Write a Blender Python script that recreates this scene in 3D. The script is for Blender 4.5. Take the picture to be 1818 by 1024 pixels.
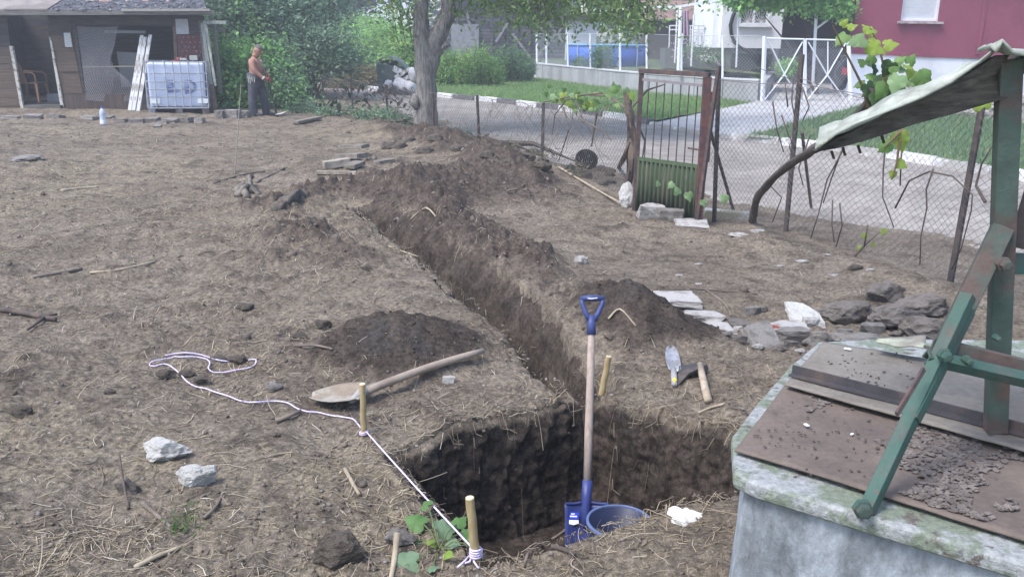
import bpy, bmesh, math, random
import numpy as np
from mathutils import Vector, Matrix

# ------------------------------------------------------------------ clear
for o in list(bpy.data.objects): bpy.data.objects.remove(o)
SC = bpy.context.scene
COL = SC.collection

# ------------------------------------------------------------------ camera
F_PX, CAM_H = 1580.0, 1.65
PITCH = math.atan(442.0 / F_PX)
ROLL = math.radians(0.8)
cp, sp = math.cos(PITCH), math.sin(PITCH)
cam_d = bpy.data.cameras.new('camera')
cam_d.sensor_width = 36.0
cam_d.lens = F_PX / 1818.0 * 36.0
cam_d.clip_start, cam_d.clip_end = 0.05, 2000
cam = bpy.data.objects.new('camera', cam_d); COL.objects.link(cam)
_R, _U, _B = Vector((1, 0, 0)), Vector((0, sp, cp)), Vector((0, -cp, sp))
_R2 = _R * math.cos(ROLL) + _U * math.sin(ROLL)
_U2 = _U * math.cos(ROLL) - _R * math.sin(ROLL)
mw = Matrix((_R2, _U2, _B)).transposed().to_4x4()
mw.translation = Vector((0, 0, CAM_H))
cam.matrix_world = mw
SC.camera = cam

# ------------------------------------------------------------------ world, sun, exposure
SUN_EL, SUN_AZ = math.radians(58), math.radians(-125)      # azimuth measured from +Y towards +X
w = bpy.data.worlds.new('World'); SC.world = w; w.use_nodes = True
nt = w.node_tree; nt.nodes.clear()
sky = nt.nodes.new('ShaderNodeTexSky'); sky.sky_type = 'NISHITA'; sky.sun_disc = False
sky.sun_elevation = SUN_EL; sky.sun_rotation = SUN_AZ
sky.air_density = 1.0; sky.dust_density = 2.2; sky.ozone_density = 1.0; sky.altitude = 300
bg = nt.nodes.new('ShaderNodeBackground'); bg.inputs['Strength'].default_value = 0.13
out = nt.nodes.new('ShaderNodeOutputWorld')
nt.links.new(sky.outputs[0], bg.inputs[0]); nt.links.new(bg.outputs[0], out.inputs[0])
sd_ = bpy.data.lights.new('sun', 'SUN'); sd_.energy = 1.5; sd_.angle = math.radians(22); sd_.color = (1, 0.98, 0.96)
sun = bpy.data.objects.new('sun', sd_); COL.objects.link(sun)
sdir = Vector((math.sin(SUN_AZ) * math.cos(SUN_EL), math.cos(SUN_AZ) * math.cos(SUN_EL), math.sin(SUN_EL)))
sun.rotation_euler = sdir.to_track_quat('Z', 'Y').to_euler()
SC.view_settings.view_transform = 'Standard'; SC.view_settings.look = 'None'
SC.view_settings.gamma = 1.0; SC.view_settings.use_curve_mapping = False
SC.view_settings.exposure = 1.52
SC.render.engine = 'CYCLES'
SC.render.resolution_x, SC.render.resolution_y = 1024, 576

# ------------------------------------------------------------------ pixel helpers (directions only)
def _ray(px, py):
    u, v = px - 909.0, 512.0 - py
    cr, sr = math.cos(ROLL), math.sin(ROLL)
    u0, v0 = u * cr - v * sr, u * sr + v * cr
    return u0, F_PX * cp + v0 * sp, -F_PX * sp + v0 * cp
def P(px, py, z=0.0):                 # where the ray meets the level z
    a, b, c = _ray(px, py); t = (z - CAM_H) / c
    return Vector((a * t, b * t, z))
def Q(px, py, Y):                     # where the ray meets the upright plane y = Y
    a, b, c = _ray(px, py); t = Y / b
    return Vector((a * t, Y, CAM_H + c * t))

# ------------------------------------------------------------------ numpy noise
_rng = np.random.RandomState(7)
_PERM = _rng.permutation(512); _PERM = np.concatenate([_PERM, _PERM, _PERM])
_VAL = _rng.rand(512) * 2 - 1
def vnoise(x, y, seed=0):
    x = np.asarray(x, float) + seed * 17.31; y = np.asarray(y, float) - seed * 9.77
    xi, yi = np.floor(x).astype(int), np.floor(y).astype(int)
    fx, fy = x - xi, y - yi
    fx, fy = fx * fx * fx * (fx * (fx * 6 - 15) + 10), fy * fy * fy * (fy * (fy * 6 - 15) + 10)
    def h(a, b): return _VAL[_PERM[(_PERM[a & 511] + (b & 511)) & 1023] & 511]
    a, b, c, d = h(xi, yi), h(xi + 1, yi), h(xi, yi + 1), h(xi + 1, yi + 1)
    return (a * (1 - fx) + b * fx) * (1 - fy) + (c * (1 - fx) + d * fx) * fy
def vnoise3(x, y, z, seed=0):
    z = np.asarray(z, float) + seed * 3.3; zi = np.floor(z); fz_ = z - zi; fz_ = fz_ * fz_ * (3 - 2 * fz_)
    return vnoise(x + zi * 37.17, y + zi * 91.73, seed) * (1 - fz_) + vnoise(x + (zi + 1) * 37.17, y + (zi + 1) * 91.73, seed) * fz_
def fbm(x, y, octs=4, seed=0, gain=0.5):
    s, a, f = 0.0, 1.0, 1.0
    for i in range(octs):
        s = s + a * vnoise(x * f + i * 3.1, y * f - i * 5.7, seed + i); a *= gain; f *= 2.03
    return s
def sstep(a, b, x):
    t = np.clip((x - a) / (b - a), 0, 1); return t * t * (3 - 2 * t)
def sd_poly(x, y, pts):               # signed distance, positive inside
    x = np.asarray(x, float); y = np.asarray(y, float)
    d = np.full(x.shape, 1e9); ins = np.zeros(x.shape, bool); n = len(pts)
    for i in range(n):
        ax, ay = pts[i]; bx, by = pts[(i + 1) % n]
        ex, ey = bx - ax, by - ay
        t = np.clip(((x - ax) * ex + (y - ay) * ey) / (ex * ex + ey * ey), 0, 1)
        d = np.minimum(d, np.hypot(x - ax - t * ex, y - ay - t * ey))
        c = ((ay > y) != (by > y)) & (x < ex * (y - ay) / (ey if ey else 1e-9) + ax)
        ins ^= c
    return np.where(ins, d, -d)
def sd_line(x, y, pts):               # signed distance to an open polyline (positive on its right), and length along it
    x = np.asarray(x, float); y = np.asarray(y, float)
    best = np.full(x.shape, 1e9); sg = np.ones(x.shape); al = np.zeros(x.shape); acc = 0.0
    for i in range(len(pts) - 1):
        ax, ay = pts[i]; bx, by = pts[i + 1]; ex, ey = bx - ax, by - ay; L = math.hypot(ex, ey)
        t0 = ((x - ax) * ex + (y - ay) * ey) / (L * L); t = np.clip(t0, 0, 1)
        dd = np.hypot(x - ax - t * ex, y - ay - t * ey)
        side = np.sign((x - ax) * ey - (y - ay) * ex)
        m = dd < best
        best = np.where(m, dd, best); sg = np.where(m, side, sg); al = np.where(m, acc + t * L, al); acc += L
    return best * sg, al

# ------------------------------------------------------------------ objects and tags
BASE = {}
def tag(o, label=None, cat=None, group=None, kind=None):
    if label: o['label'] = label
    if cat: o['category'] = cat
    if group: o['group'] = group
    if kind: o['kind'] = kind
    return o
def thing(name, label, cat, loc=(0, 0, 0), group=None):
    o = bpy.data.objects.new(name, None); COL.objects.link(o); o.location = loc; o.empty_display_size = 0.1
    BASE[o] = Vector(loc); return tag(o, label, cat, group)
def link(name, me, mat=None, parent=None, loc=None):
    o = bpy.data.objects.new(name, me); COL.objects.link(o)
    if mat is not None and not me.materials: me.materials.append(mat)
    if parent is not None:
        o.parent = parent; BASE[o] = BASE[parent]
    elif loc is not None:
        o.location = loc; BASE[o] = Vector(loc)
    else: BASE[o] = Vector((0, 0, 0))
    return o
def npmesh(name, V, F, mat=None, parent=None, col=None, smooth=False, loc=None):
    """V (n,3) world coordinates, F (m,k) or list of such arrays"""
    V = np.asarray(V, np.float32)
    off = BASE[parent] if parent is not None else (Vector(loc) if loc is not None else None)
    if off is not None: V = V - np.array(off, np.float32)
    me = bpy.data.meshes.new(name)
    Fs = F if isinstance(F, list) else [F]
    Fs = [np.asarray(f, np.int32) for f in Fs if len(f)]
    me.vertices.add(len(V)); me.vertices.foreach_set('co', V.ravel())
    nl = sum(f.size for f in Fs); nf = sum(len(f) for f in Fs)
    me.loops.add(nl); me.polygons.add(nf)
    me.loops.foreach_set('vertex_index', np.concatenate([f.ravel() for f in Fs]))
    st, tot, acc = [], [], 0
    for f in Fs:
        st.append(acc + np.arange(len(f)) * f.shape[1]); tot.append(np.full(len(f), f.shape[1])); acc += f.size
    me.polygons.foreach_set('loop_start', np.concatenate(st).astype(np.int32))
    me.polygons.foreach_set('loop_total', np.concatenate(tot).astype(np.int32))
    if smooth: me.polygons.foreach_set('use_smooth', np.ones(nf, bool))
    if col is not None:
        ca = me.color_attributes.new('col', 'FLOAT_COLOR', 'POINT')
        c4 = np.ones((len(V), 4), np.float32); c4[:, :3] = col; ca.data.foreach_set('color', c4.ravel())
    me.update(calc_edges=True)
    return link(name, me, mat, parent, loc)

class MB:
    """collects shapes in world coordinates and links them as one mesh"""
    def __init__(s): s.v, s.f = [], []
    def add(s, vs, fs):
        o = len(s.v); s.v += [Vector(v) for v in vs]; s.f += [tuple(i + o for i in f) for f in fs]; return s
    def box(s, c, size, rz=0.0, rx=0.0, ry=0.0):
        x, y, z = [d / 2 for d in size]
        m = Matrix.Rotation(rz, 3, 'Z') @ Matrix.Rotation(ry, 3, 'Y') @ Matrix.Rotation(rx, 3, 'X'); c = Vector(c)
        vs = [c + m @ Vector((a * x, b * y, d * z)) for a in (-1, 1) for b in (-1, 1) for d in (-1, 1)]
        return s.add(vs, [(0, 1, 3, 2), (4, 6, 7, 5), (0, 4, 5, 1), (2, 3, 7, 6), (0, 2, 6, 4), (1, 5, 7, 3)])
    def bar(s, a, b, wd, th, up=(0, 0, 1), w2=None, t2=None):
        """rectangular bar from a to b; wd across, th along up"""
        a, b = Vector(a), Vector(b); d = (b - a).normalized(); up = Vector(up)
        if abs(d.dot(up)) > 0.99: up = Vector((0, 1, 0))
        r = d.cross(up).normalized(); u = r.cross(d)
        w2 = w2 or wd; t2 = t2 or th; vs = []
        for p, ww, tt in ((a, wd, th), (b, w2, t2)):
            vs += [p + r * (i * ww / 2) + u * (j * tt / 2) for i, j in ((-1, -1), (1, -1), (1, 1), (-1, 1))]
        return s.add(vs, [(3, 2, 1, 0), (4, 5, 6, 7), (0, 1, 5, 4), (1, 2, 6, 5), (2, 3, 7, 6), (3, 0, 4, 7)])
    def tube(s, pts, r, n=6, cap=True):
        pts = [Vector(p) for p in pts]; k = len(pts)
        if k < 2: return s
        rs = list(r) if hasattr(r, '__len__') else [r] * k
        up = None; o = len(s.v)
        for i, p in enumerate(pts):
            d = (pts[min(i + 1, k - 1)] - pts[max(i - 1, 0)])
            d = d.normalized() if d.length > 1e-9 else Vector((0, 0, 1))
            if up is None: up = Vector((0, 0, 1)) if abs(d.z) < 0.9 else Vector((1, 0, 0))
            rr = d.cross(up)
            rr = rr.normalized() if rr.length > 1e-6 else Vector((1, 0, 0))
            up = rr.cross(d).normalized()
            for j in range(n):
                a = 2 * math.pi * j / n
                s.v.append(p + (rr * math.cos(a) + up * math.sin(a)) * rs[i])
        for i in range(k - 1):
            for j in range(n):
                s.f.append((o + i * n + j, o + i * n + (j + 1) % n, o + (i + 1) * n + (j + 1) % n, o + (i + 1) * n + j))
        if cap:
            s.f.append(tuple(o + j for j in reversed(range(n)))); s.f.append(tuple(o + (k - 1) * n + j for j in range(n)))
        return s
    def lathe(s, c, prof, n=24, axis='Z', m=None, cap=True):
        """prof list of (r, h)"""
        o = len(s.v); c = Vector(c)
        for r, h in prof:
            for j in range(n):
                a = 2 * math.pi * j / n; p = Vector((r * math.cos(a), r * math.sin(a), h))
                if m is not None: p = m @ p
                s.v.append(c + p)
        for i in range(len(prof) - 1):
            for j in range(n):
                s.f.append((o + i * n + j, o + i * n + (j + 1) % n, o + (i + 1) * n + (j + 1) % n, o + (i + 1) * n + j))
        if cap and prof[0][0] > 1e-5: s.f.append(tuple(o + j for j in reversed(range(n))))
        if cap and prof[-1][0] > 1e-5: s.f.append(tuple(o + (len(prof) - 1) * n + j for j in range(n)))
        return s
    def prism(s, poly, off):
        """polygon (3d points) pushed along the vector off"""
        poly = [Vector(p) for p in poly]; off = Vector(off); n = len(poly)
        fs = [tuple(range(n)), tuple(reversed(range(n, 2 * n)))]
        fs += [(i, i + n, (i + 1) % n + n, (i + 1) % n) for i in range(n)]
        return s.add(poly + [p + off for p in poly], fs)
    def mesh(s, name):
        me = bpy.data.meshes.new(name); me.from_pydata([tuple(v) for v in s.v], [], s.f)
        bm = bmesh.new(); bm.from_mesh(me); bmesh.ops.recalc_face_normals(bm, faces=bm.faces); bm.to_mesh(me); bm.free()
        return me
    def build(s, name, mat, parent=None, smooth=False, loc=None, bevel=0.0, seg=2, jit=0.0):
        off = BASE[parent] if parent is not None else (Vector(loc) if loc is not None else Vector((0, 0, 0)))
        rj = random.Random(len(s.v))
        s.v = [v - off + (Vector((rj.uniform(-jit, jit), rj.uniform(-jit, jit), rj.uniform(-jit, jit))) if jit else Vector()) for v in s.v]
        me = s.mesh(name)
        if bevel > 0:
            bm = bmesh.new(); bm.from_mesh(me)
            bmesh.ops.bevel(bm, geom=list(bm.edges), offset=bevel, segments=seg, profile=0.6, affect='EDGES', clamp_overlap=True)
            bm.to_mesh(me); bm.free()
        o = link(name, me, mat, parent, loc)
        if smooth:
            for p in me.polygons: p.use_smooth = True
        return o

# ------------------------------------------------------------------ materials
def srgb(r, g, b):
    f = lambda c: (c / 255 / 12.92) if c / 255 <= 0.04045 else ((c / 255 + 0.055) / 1.055) ** 2.4
    return (f(r), f(g), f(b))
MATS = {}
def M(name, a, b=None, scale=6.0, lo=0.45, hi=0.6, rough=0.85, var=0.18, vscale=25.0, bump=0.25, bscale=60.0, bdist=0.01,
      metal=0.0, attr=False, transl=0.0, stretch=(1, 1, 1), spec=0.3, c=None, cscale=14.0, clo=0.6, chi=0.68, alpha=None, trans=0.0, ior=1.45):
    """procedural material: colour a, patches of b and of c by noise, fine value variation and relief"""
    if name in MATS: return MATS[name]
    m = bpy.data.materials.new(name); m.use_nodes = True; t = m.node_tree; N, L = t.nodes, t.links
    bs = N['Principled BSDF']; bs.inputs['Roughness'].default_value = rough; bs.inputs['Metallic'].default_value = metal
    bs.inputs['Specular IOR Level'].default_value = spec
    tc = N.new('ShaderNodeTexCoord'); mp = N.new('ShaderNodeMapping'); mp.inputs['Scale'].default_value = stretch
    L.new(tc.outputs['Object'], mp.inputs[0])
    def noise(sc, det=6, rg=0.6):
        n = N.new('ShaderNodeTexNoise'); n.inputs['Scale'].default_value = sc; n.inputs['Detail'].default_value = det
        n.inputs['Roughness'].default_value = rg; L.new(mp.outputs[0], n.inputs['Vector']); return n
    def mix(f, x, y, mode='MIX'):
        n = N.new('ShaderNodeMix'); n.data_type = 'RGBA'; n.blend_type = mode
        for sck, val in ((n.inputs[0], f), (n.inputs[6], x), (n.inputs[7], y)):
            if hasattr(val, 'default_value'): L.new(val, sck)
            elif isinstance(val, (int, float)): sck.default_value = val
            else: sck.default_value = (*val, 1)
        return n.outputs[2]
    def ramp(src, l, h):
        n = N.new('ShaderNodeMapRange'); n.interpolation_type = 'SMOOTHSTEP'
        n.inputs[1].default_value = l; n.inputs[2].default_value = h; L.new(src, n.inputs[0]); return n.outputs[0]
    if attr:
        at = N.new('ShaderNodeAttribute'); at.attribute_name = 'col'; cur = at.outputs['Color']
    else:
        rg = N.new('ShaderNodeRGB'); rg.outputs[0].default_value = (*a, 1); cur = rg.outputs[0]
    if b is not None: cur = mix(ramp(noise(scale).outputs['Fac'], lo, hi), cur, b)
    if c is not None: cur = mix(ramp(noise(cscale, 8, 0.7).outputs['Fac'], clo, chi), cur, c)
    if var > 0:
        nv = noise(vscale, 5, 0.65)
        mr = N.new('ShaderNodeMapRange'); mr.inputs[1].default_value = 0.25; mr.inputs[2].default_value = 0.75
        mr.inputs[3].default_value = 1 - var; mr.inputs[4].default_value = 1 + var; L.new(nv.outputs['Fac'], mr.inputs[0])
        cb = N.new('ShaderNodeCombineColor')
        for i in range(3): L.new(mr.outputs[0], cb.inputs[i])
        cur = mix(1.0, cur, cb.outputs[0], 'MULTIPLY')
    L.new(cur, bs.inputs['Base Color'])
    if bump > 0:
        bn = N.new('ShaderNodeBump'); bn.inputs['Strength'].default_value = bump; bn.inputs['Distance'].default_value = bdist
        L.new(noise(bscale, 8, 0.7).outputs['Fac'], bn.inputs['Height']); L.new(bn.outputs[0], bs.inputs['Normal'])
    if trans: bs.inputs['Transmission Weight'].default_value = trans; bs.inputs['IOR'].default_value = ior
    if alpha is not None: bs.inputs['Alpha'].default_value = alpha
    if transl > 0:
        tr = N.new('ShaderNodeBsdfTranslucent'); L.new(cur, tr.inputs[0]); ms = N.new('ShaderNodeMixShader'); ms.inputs[0].default_value = transl
        L.new(bs.outputs[0], ms.inputs[1]); L.new(tr.outputs[0], ms.inputs[2]); L.new(ms.outputs[0], N['Material Output'].inputs[0])
    MATS[name] = m; return m
# ================================================================== THE GROUND
FENCE = [(4.1, 3.2), (3.55, 4.9), (3.08, 6.06), (2.41, 7.72), (1.82, 8.45), (1.24, 8.95), (0.86, 10.6), (0.42, 12.5), (-0.52, 14.6),
         (-1.42, 16.6), (-3.0, 21.0), (-4.6, 25.5), (-8.0, 33.0), (-14, 45)]
_p = lambda px, py: tuple(P(px, py)[:2])
PIT = [_p(864, 984), _p(697, 792), _p(1045, 694), (1.02, 3.44), (1.0, 3.10), _p(1180, 889), _p(1010, 945)]
TRENCH = [_p(1019, 698), _p(1010, 690), _p(940, 638), _p(880, 572), _p(800, 512), _p(720, 452), _p(655, 398), _p(628, 372)]
TR_L = sum(math.dist(TRENCH[i], TRENCH[i + 1]) for i in range(len(TRENCH) - 1))
def bell(x, y, cx, cy, rx, ry, rot=0.0, p=1.4):
    c, s = math.cos(rot), math.sin(rot); dx, dy = x - cx, y - cy
    u, v = (dx * c + dy * s) / rx, (-dx * s + dy * c) / ry
    return np.clip(1 - (u * u + v * v) ** (p / 2), 0, 1)
CUT = [False]                          # True while the coarse cut behind the crumbly faces is built
def ground_z(x, y, full=False):
    x = np.asarray(x, float); y = np.asarray(y, float)
    fd, fa = sd_line(x, y, FENCE)                       # > 0 towards the street
    yard = sstep(0.5, -0.1, fd); fy_ = sstep(10, 13, y)
    n1 = fbm(x * 0.5, y * 0.5, 3, 1); n2 = fbm(x * 2.3, y * 2.3, 3, 5); n3 = fbm(x * 9, y * 9, 3, 9); n4 = fbm(x * 34, y * 34, 2, 14)
    rough = 0.6 + 0.5 * sstep(-0.2, 0.5, fbm(x * 0.8, y * 0.8, 2, 30))
    z = 0.03 * n1 + 0.018 * n2 + rough * (0.014 * n3 + 0.0075 * n4)
    # heaps of dug soil
    m1 = bell(x, y, *_p(706, 622), 0.53, 0.50, 0.1, 1.35) * 0.19
    c2 = _p(1108, 584)
    m2 = bell(x, y, *c2, 0.34, 0.60, 0, 1.15) * 0.19 + bell(x, y, *_p(1195, 604), 0.42, 0.28, -0.30) * 0.10
    q, al = sd_line(x, y, TRENCH)                       # q > 0 to the right of the trench's left lip
    tl = al / TR_L
    on = sstep(0.0, 0.006, tl) * sstep(1.0, 0.985, tl)
    bn = 0.75 + 0.35 * fbm(x * 1.6, y * 1.6, 3, 41)
    bermr = np.exp(-((q - 0.62) / 0.34) ** 2) * (0.06 + 0.12 * sstep(0.1, 0.6, tl)) * bn * sstep(-0.05, 0.25, tl)
    berml = np.exp(-((q + 0.62) / 0.62) ** 2) * 0.13 * sstep(0.38, 0.68, tl) * bn
    far = bell(x, y, *_p(790, 345), 1.55, 1.15, -0.35, 1.2) * 0.24 * (0.85 + 0.3 * n2) + bell(x, y, *_p(640, 300), 1.3, 1.4, 0, 1.5) * 0.06
    bank = np.exp(-((fd + 0.85) / 0.5) ** 2) * sstep(8.9, 10.4, y) * sstep(19.0, 14.5, y) * 0.17 * (0.9 + 0.6 * fbm(x * 1.6, y * 1.6, 3, 50))
    bank2 = np.exp(-((fd + 0.3) / 0.35) ** 2) * sstep(8.2, 7.2, y) * 0.07
    heap = np.maximum(np.maximum(m1, m2), 0)
    clodn = np.abs(fbm(x * 9, y * 9, 4, 60, 0.6)) * 0.085 + np.abs(fbm(x * 4, y * 4, 2, 62)) * 0.04
    z = z + heap + bermr + berml + far + bank + bank2
    z = z + clodn * np.clip(heap * 1.6 + bermr * 8 + berml * 9 + far * 5.0 + bank * 5.0, 0, 1) * 0.8
    fresh_top = np.clip(sstep(0.005, 0.08, heap + 0.03 * n3 + 0.02 * n2), 0, 1)
    red = np.clip(sstep(0.02, 0.11, bermr * 1.1 + far * 1.1 + berml * 0.95 + bank * 0.8 + 0.03 * n3 + 0.02 * n2), 0, 1)
    # trench
    wid = 0.13 + 0.10 * sstep(0.02, 0.3, tl); qq = q + 0.05 * n2 + 0.02 * n3
    dep = (0.22 * (1 - tl) + 0.40) * on
    prof = sstep(0.0, 0.05, qq) * sstep(wid + 0.10, 0.10, qq)
    prof2 = sstep(-0.075, -0.03, q) * sstep(wid + 0.14, wid + 0.05, q) if CUT[0] else sstep(0.0, 0.04, qq) * sstep(wid + 0.16, 0.10, qq)
    ztr = z - (dep + (0.12 if CUT[0] else -0.03)) * prof2 * on
    # pit
    d = sd_poly(x, y, PIT) + 0.022 * n2 + 0.005 * n3
    tp = sstep(-0.055, 0.0, d) if CUT[0] else sstep(-0.01, 0.06, d)
    zp = -0.68 + 0.03 * n2 + 0.02 * n3
    # fan out slumping at the bottom of the walls
    zp = zp + 0.05 * sstep(0.3, 0.15, d)
    zpit = z * (1 - tp) + zp * tp 
    z = np.minimum(ztr, zpit)
    z = z * yard + (1 - yard) * (-0.045 - (0.065 + 0.10 * fy_) * sstep(0, 1, (fd + 0.5 * n1 + .2 * n2 - 1.0 + 0.8 * fy_) / (1.2 - 0.7 * fy_)) + 0.010 * n2 + 0.008 * n3)
    if not full: return z
    dig = np.clip(np.maximum(sstep(-0.02, 0.025, d), sstep(0.05, 0.3, prof) * on * (0.92 + 0.2 * n3) * sstep(1.0, 0.9, tl)), 0, 1)
    return z, dig, fresh_top, red, fd, q, al
def gz(x, y): return float(ground_z(np.array([x]), np.array([y]))[0])
def G(px, py, lift=0.0):              # ground point seen at a pixel, on the uneven soil
    z = 0.0
    for _ in range(6):
        p = P(px, py, z); z = 0.5 * z + 0.5 * gz(p.x, p.y)
    return Vector((p.x, p.y, gz(p.x, p.y) + lift))

rows = [0.4]
while rows[-1] < 40:
    y = rows[-1]
    rows.append(y + (0.035 if y < 2.2 else 0.0115 if y < 4.4 else 0.0044 * y if y < 19 else 0.012 * y))
rows = np.array(rows); NC = 680
ss = np.linspace(-0.78, 0.78, NC)
Yg, Sg = np.meshgrid(rows, ss, indexing='ij'); Xg = Sg * (Yg + 1.2)
CUT[0] = True
zg, dig, fresh, red, fd, qg, alg = ground_z(Xg, Yg, True)
CUT[0] = False
# make the steep cut faces uneven sideways
gy, gx = np.gradient(zg); steep = np.clip((np.abs(gx) + np.abs(gy)) * 25, 0, 1) * dig
nx = fbm(Xg * 8 + zg * 9, Yg * 8 + zg * 13, 3, 70); ny = fbm(Xg * 8 - zg * 11, Yg * 8 + zg * 8, 3, 75)
V = np.stack([Xg + nx * 0.03 * steep, Yg + ny * 0.03 * steep, zg], -1).reshape(-1, 3)
idx = np.arange(len(rows) * NC).reshape(len(rows), NC)
Fg = np.stack([idx[:-1, :-1], idx[:-1, 1:], idx[1:, 1:], idx[1:, :-1]], -1).reshape(-1, 4)
straw_g = np.clip(sstep(-0.25, 0.45, fbm(Xg * 0.55, Yg * 0.55, 3, 80)) * sstep(1.3, -0.6, Xg + 0.15 * (Yg - 3)) + 0.15, 0, 1) * (1 - fresh) * (1 - dig)
street = sstep(0.1, 0.7, fd)
mask = np.stack([np.clip(np.maximum(dig, fresh), 0, 1) * (1 - street), straw_g * (1 - street), red * (1 - street)], -1).reshape(-1, 3)
mg = bpy.data.materials.new('soil'); mg.use_nodes = True
def soil_nodes(m):
    t = m.node_tree; N, L = t.nodes, t.links; bs = N['Principled BSDF']
    bs.inputs['Roughness'].default_value = 0.97; bs.inputs['Specular IOR Level'].default_value = 0.12
    tc = N.new('ShaderNodeTexCoord')
    at = N.new('ShaderNodeAttribute'); at.attribute_name = 'col'
    sep = N.new('ShaderNodeSeparateColor'); L.new(at.outputs['Color'], sep.inputs[0])
    def noise(sc, det=6, rg=0.6):
        n = N.new('ShaderNodeTexNoise'); n.inputs['Scale'].default_value = sc; n.inputs['Detail'].default_value = det
        n.inputs['Roughness'].default_value = rg; L.new(tc.outputs['Object'], n.inputs['Vector']); return n.outputs['Fac']
    def mix(f, a, b, mode='MIX'):
        n = N.new('ShaderNodeMix'); n.data_type = 'RGBA'; n.blend_type = mode
        for s, v in ((n.inputs[0], f), (n.inputs[6], a), (n.inputs[7], b)):
            if hasattr(v, 'default_value'): L.new(v, s)
            elif isinstance(v, (int, float)): s.default_value = v
            else: s.default_value = (*v, 1)
        return n.outputs[2]
    def mr(src, l, h, a=0.0, b=1.0):
        n = N.new('ShaderNodeMapRange'); n.interpolation_type = 'SMOOTHSTEP'
        for i, v in ((1, l), (2, h), (3, a), (4, b)): n.inputs[i].default_value = v
        L.new(src, n.inputs[0]); return n.outputs[0]
    def mul(a, b):
        n = N.new('ShaderNodeMath'); n.operation = 'MULTIPLY'; L.new(a, n.inputs[0]); L.new(b, n.inputs[1]); return n.outputs[0]
    dry = mix(mr(noise(1.1, 5), 0.35, 0.65), (0.165, 0.135, 0.105), (0.225, 0.188, 0.149))
    dry = mix(mr(noise(4.5, 7), 0.45, 0.68), dry, (0.120, 0.096, 0.076))
    straw = mix(mr(noise(60, 4), 0.4, 0.62), (0.19, 0.158, 0.115), (0.30, 0.255, 0.18))
    dry = mix(mul(sep.outputs[1], mr(noise(7, 8, 0.75), 0.40, 0.62)), dry, straw)
    redc = mix(mr(noise(9, 7), 0.38, 0.65), (0.068, 0.053, 0.044), (0.116, 0.092, 0.076))
    c = mix(sep.outputs[2], dry, redc)
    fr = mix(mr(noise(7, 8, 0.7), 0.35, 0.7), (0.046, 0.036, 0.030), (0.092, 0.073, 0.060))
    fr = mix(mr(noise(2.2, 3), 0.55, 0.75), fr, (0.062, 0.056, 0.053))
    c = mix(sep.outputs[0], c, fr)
    g0 = mr(noise(38, 5, 0.7), 0.32, 0.70, 0.55, 1.42)
    g = mul(mr(noise(170, 6, 0.75), 0.3, 0.72, 0.58, 1.42), g0)
    cb = N.new('ShaderNodeCombineColor')
    for i in range(3): L.new(g, cb.inputs[i])
    c = mix(1.0, c, cb.outputs[0], 'MULTIPLY')
    c = mix(mr(noise(240, 2), 0.70, 0.76), c, (0.34, 0.30, 0.24))
    L.new(c, bs.inputs['Base Color'])
    b1 = N.new('ShaderNodeBump'); b1.inputs['Strength'].default_value = 0.8; b1.inputs['Distance'].default_value = 0.02
    L.new(noise(55, 10, 0.78), b1.inputs['Height']); L.new(b1.outputs[0], bs.inputs['Normal'])
soil_nodes(mg)
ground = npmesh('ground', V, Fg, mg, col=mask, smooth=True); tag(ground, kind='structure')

# cut faces of pit and trench: dense crumbly surfaces set in front of the coarse cut
def crumb(p, amp=1.0):
    x, y, z = p[..., 0], p[..., 1], p[..., 2]
    return amp * (0.016 * vnoise3(x * 2.3, y * 2.3, z * 3, 1) + 0.020 * vnoise3(x * 5, y * 5, z * 6, 3) + 0.008 * vnoise3(x * 13, y * 13, z * 9, 5) + 0.009 * vnoise3(x * 30, y * 30, z * 30, 8) + 0.005 * np.abs(vnoise3(x * 60, y * 60, z * 60, 11)))
def resample(pts, step, closed):
    q = [Vector((*p, 0)) for p in pts] + ([Vector((*pts[0], 0))] if closed else []); o = []
    for i in range(len(q) - 1):
        n = max(1, int((q[i + 1] - q[i]).length / step)); o += [q[i].lerp(q[i + 1], k / n) for k in range(n)]
    if not closed: o.append(q[-1])
    o = np.array([[v.x, v.y] for v in o])
    for _ in range(14):
        if closed: o = (np.roll(o, 1, 0) + 2 * o + np.roll(o, -1, 0)) / 4
        else: o[1:-1] = (o[:-2] + 2 * o[1:-1] + o[2:]) / 4
    return o
pp = resample(PIT, 0.0085, True); tn = np.roll(pp, -1, 0) - np.roll(pp, 1, 0); tn /= np.linalg.norm(tn, axis=1)[:, None]
inw = np.stack([tn[:, 1], -tn[:, 0]], -1)
ctr = pp.mean(0); inw *= np.sign(((ctr - pp) * inw).sum(1).mean())
nvw = 84; WV = []; per = np.arange(len(pp)) * 0.0085
lip = ground_z(pp[:, 0] - inw[:, 0] * 0.075, pp[:, 1] - inw[:, 1] * 0.075)
wob = 0.022 * vnoise(pp[:, 0] * 3, pp[:, 1] * 3, 31) + 0.010 * vnoise(pp[:, 0] * 11, pp[:, 1] * 11, 32)
for j in range(nvw + 1):
    v = j / nvw; z = lip * (1 - v) ** 0.5 - 0.010 - 0.70 * v
    off = -0.075 + 0.065 * sstep(0, 0.05, v) + 0.012 * sstep(0.03, .2, v) + 0.045 * v + wob * sstep(0, .06, v)
    xy = pp + inw * np.asarray(off)[:, None] if np.ndim(off) else pp + inw * off
    p3 = np.concatenate([xy, z[:, None]], 1); c = crumb(p3, 0.5 + 0.8 * sstep(0, 0.08, v)) + sstep(0.05, .15, v) * 0.017 * (((per / 0.155 + 0.6 * vnoise(per * 3, per * 0 + v * 2.2, 61)) % 1.0) - 0.5); p3[:, :2] += inw * c[:, None]; p3[:, 2] += 0.4 * c * (v > 0.02)
    WV.append(p3)
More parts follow.
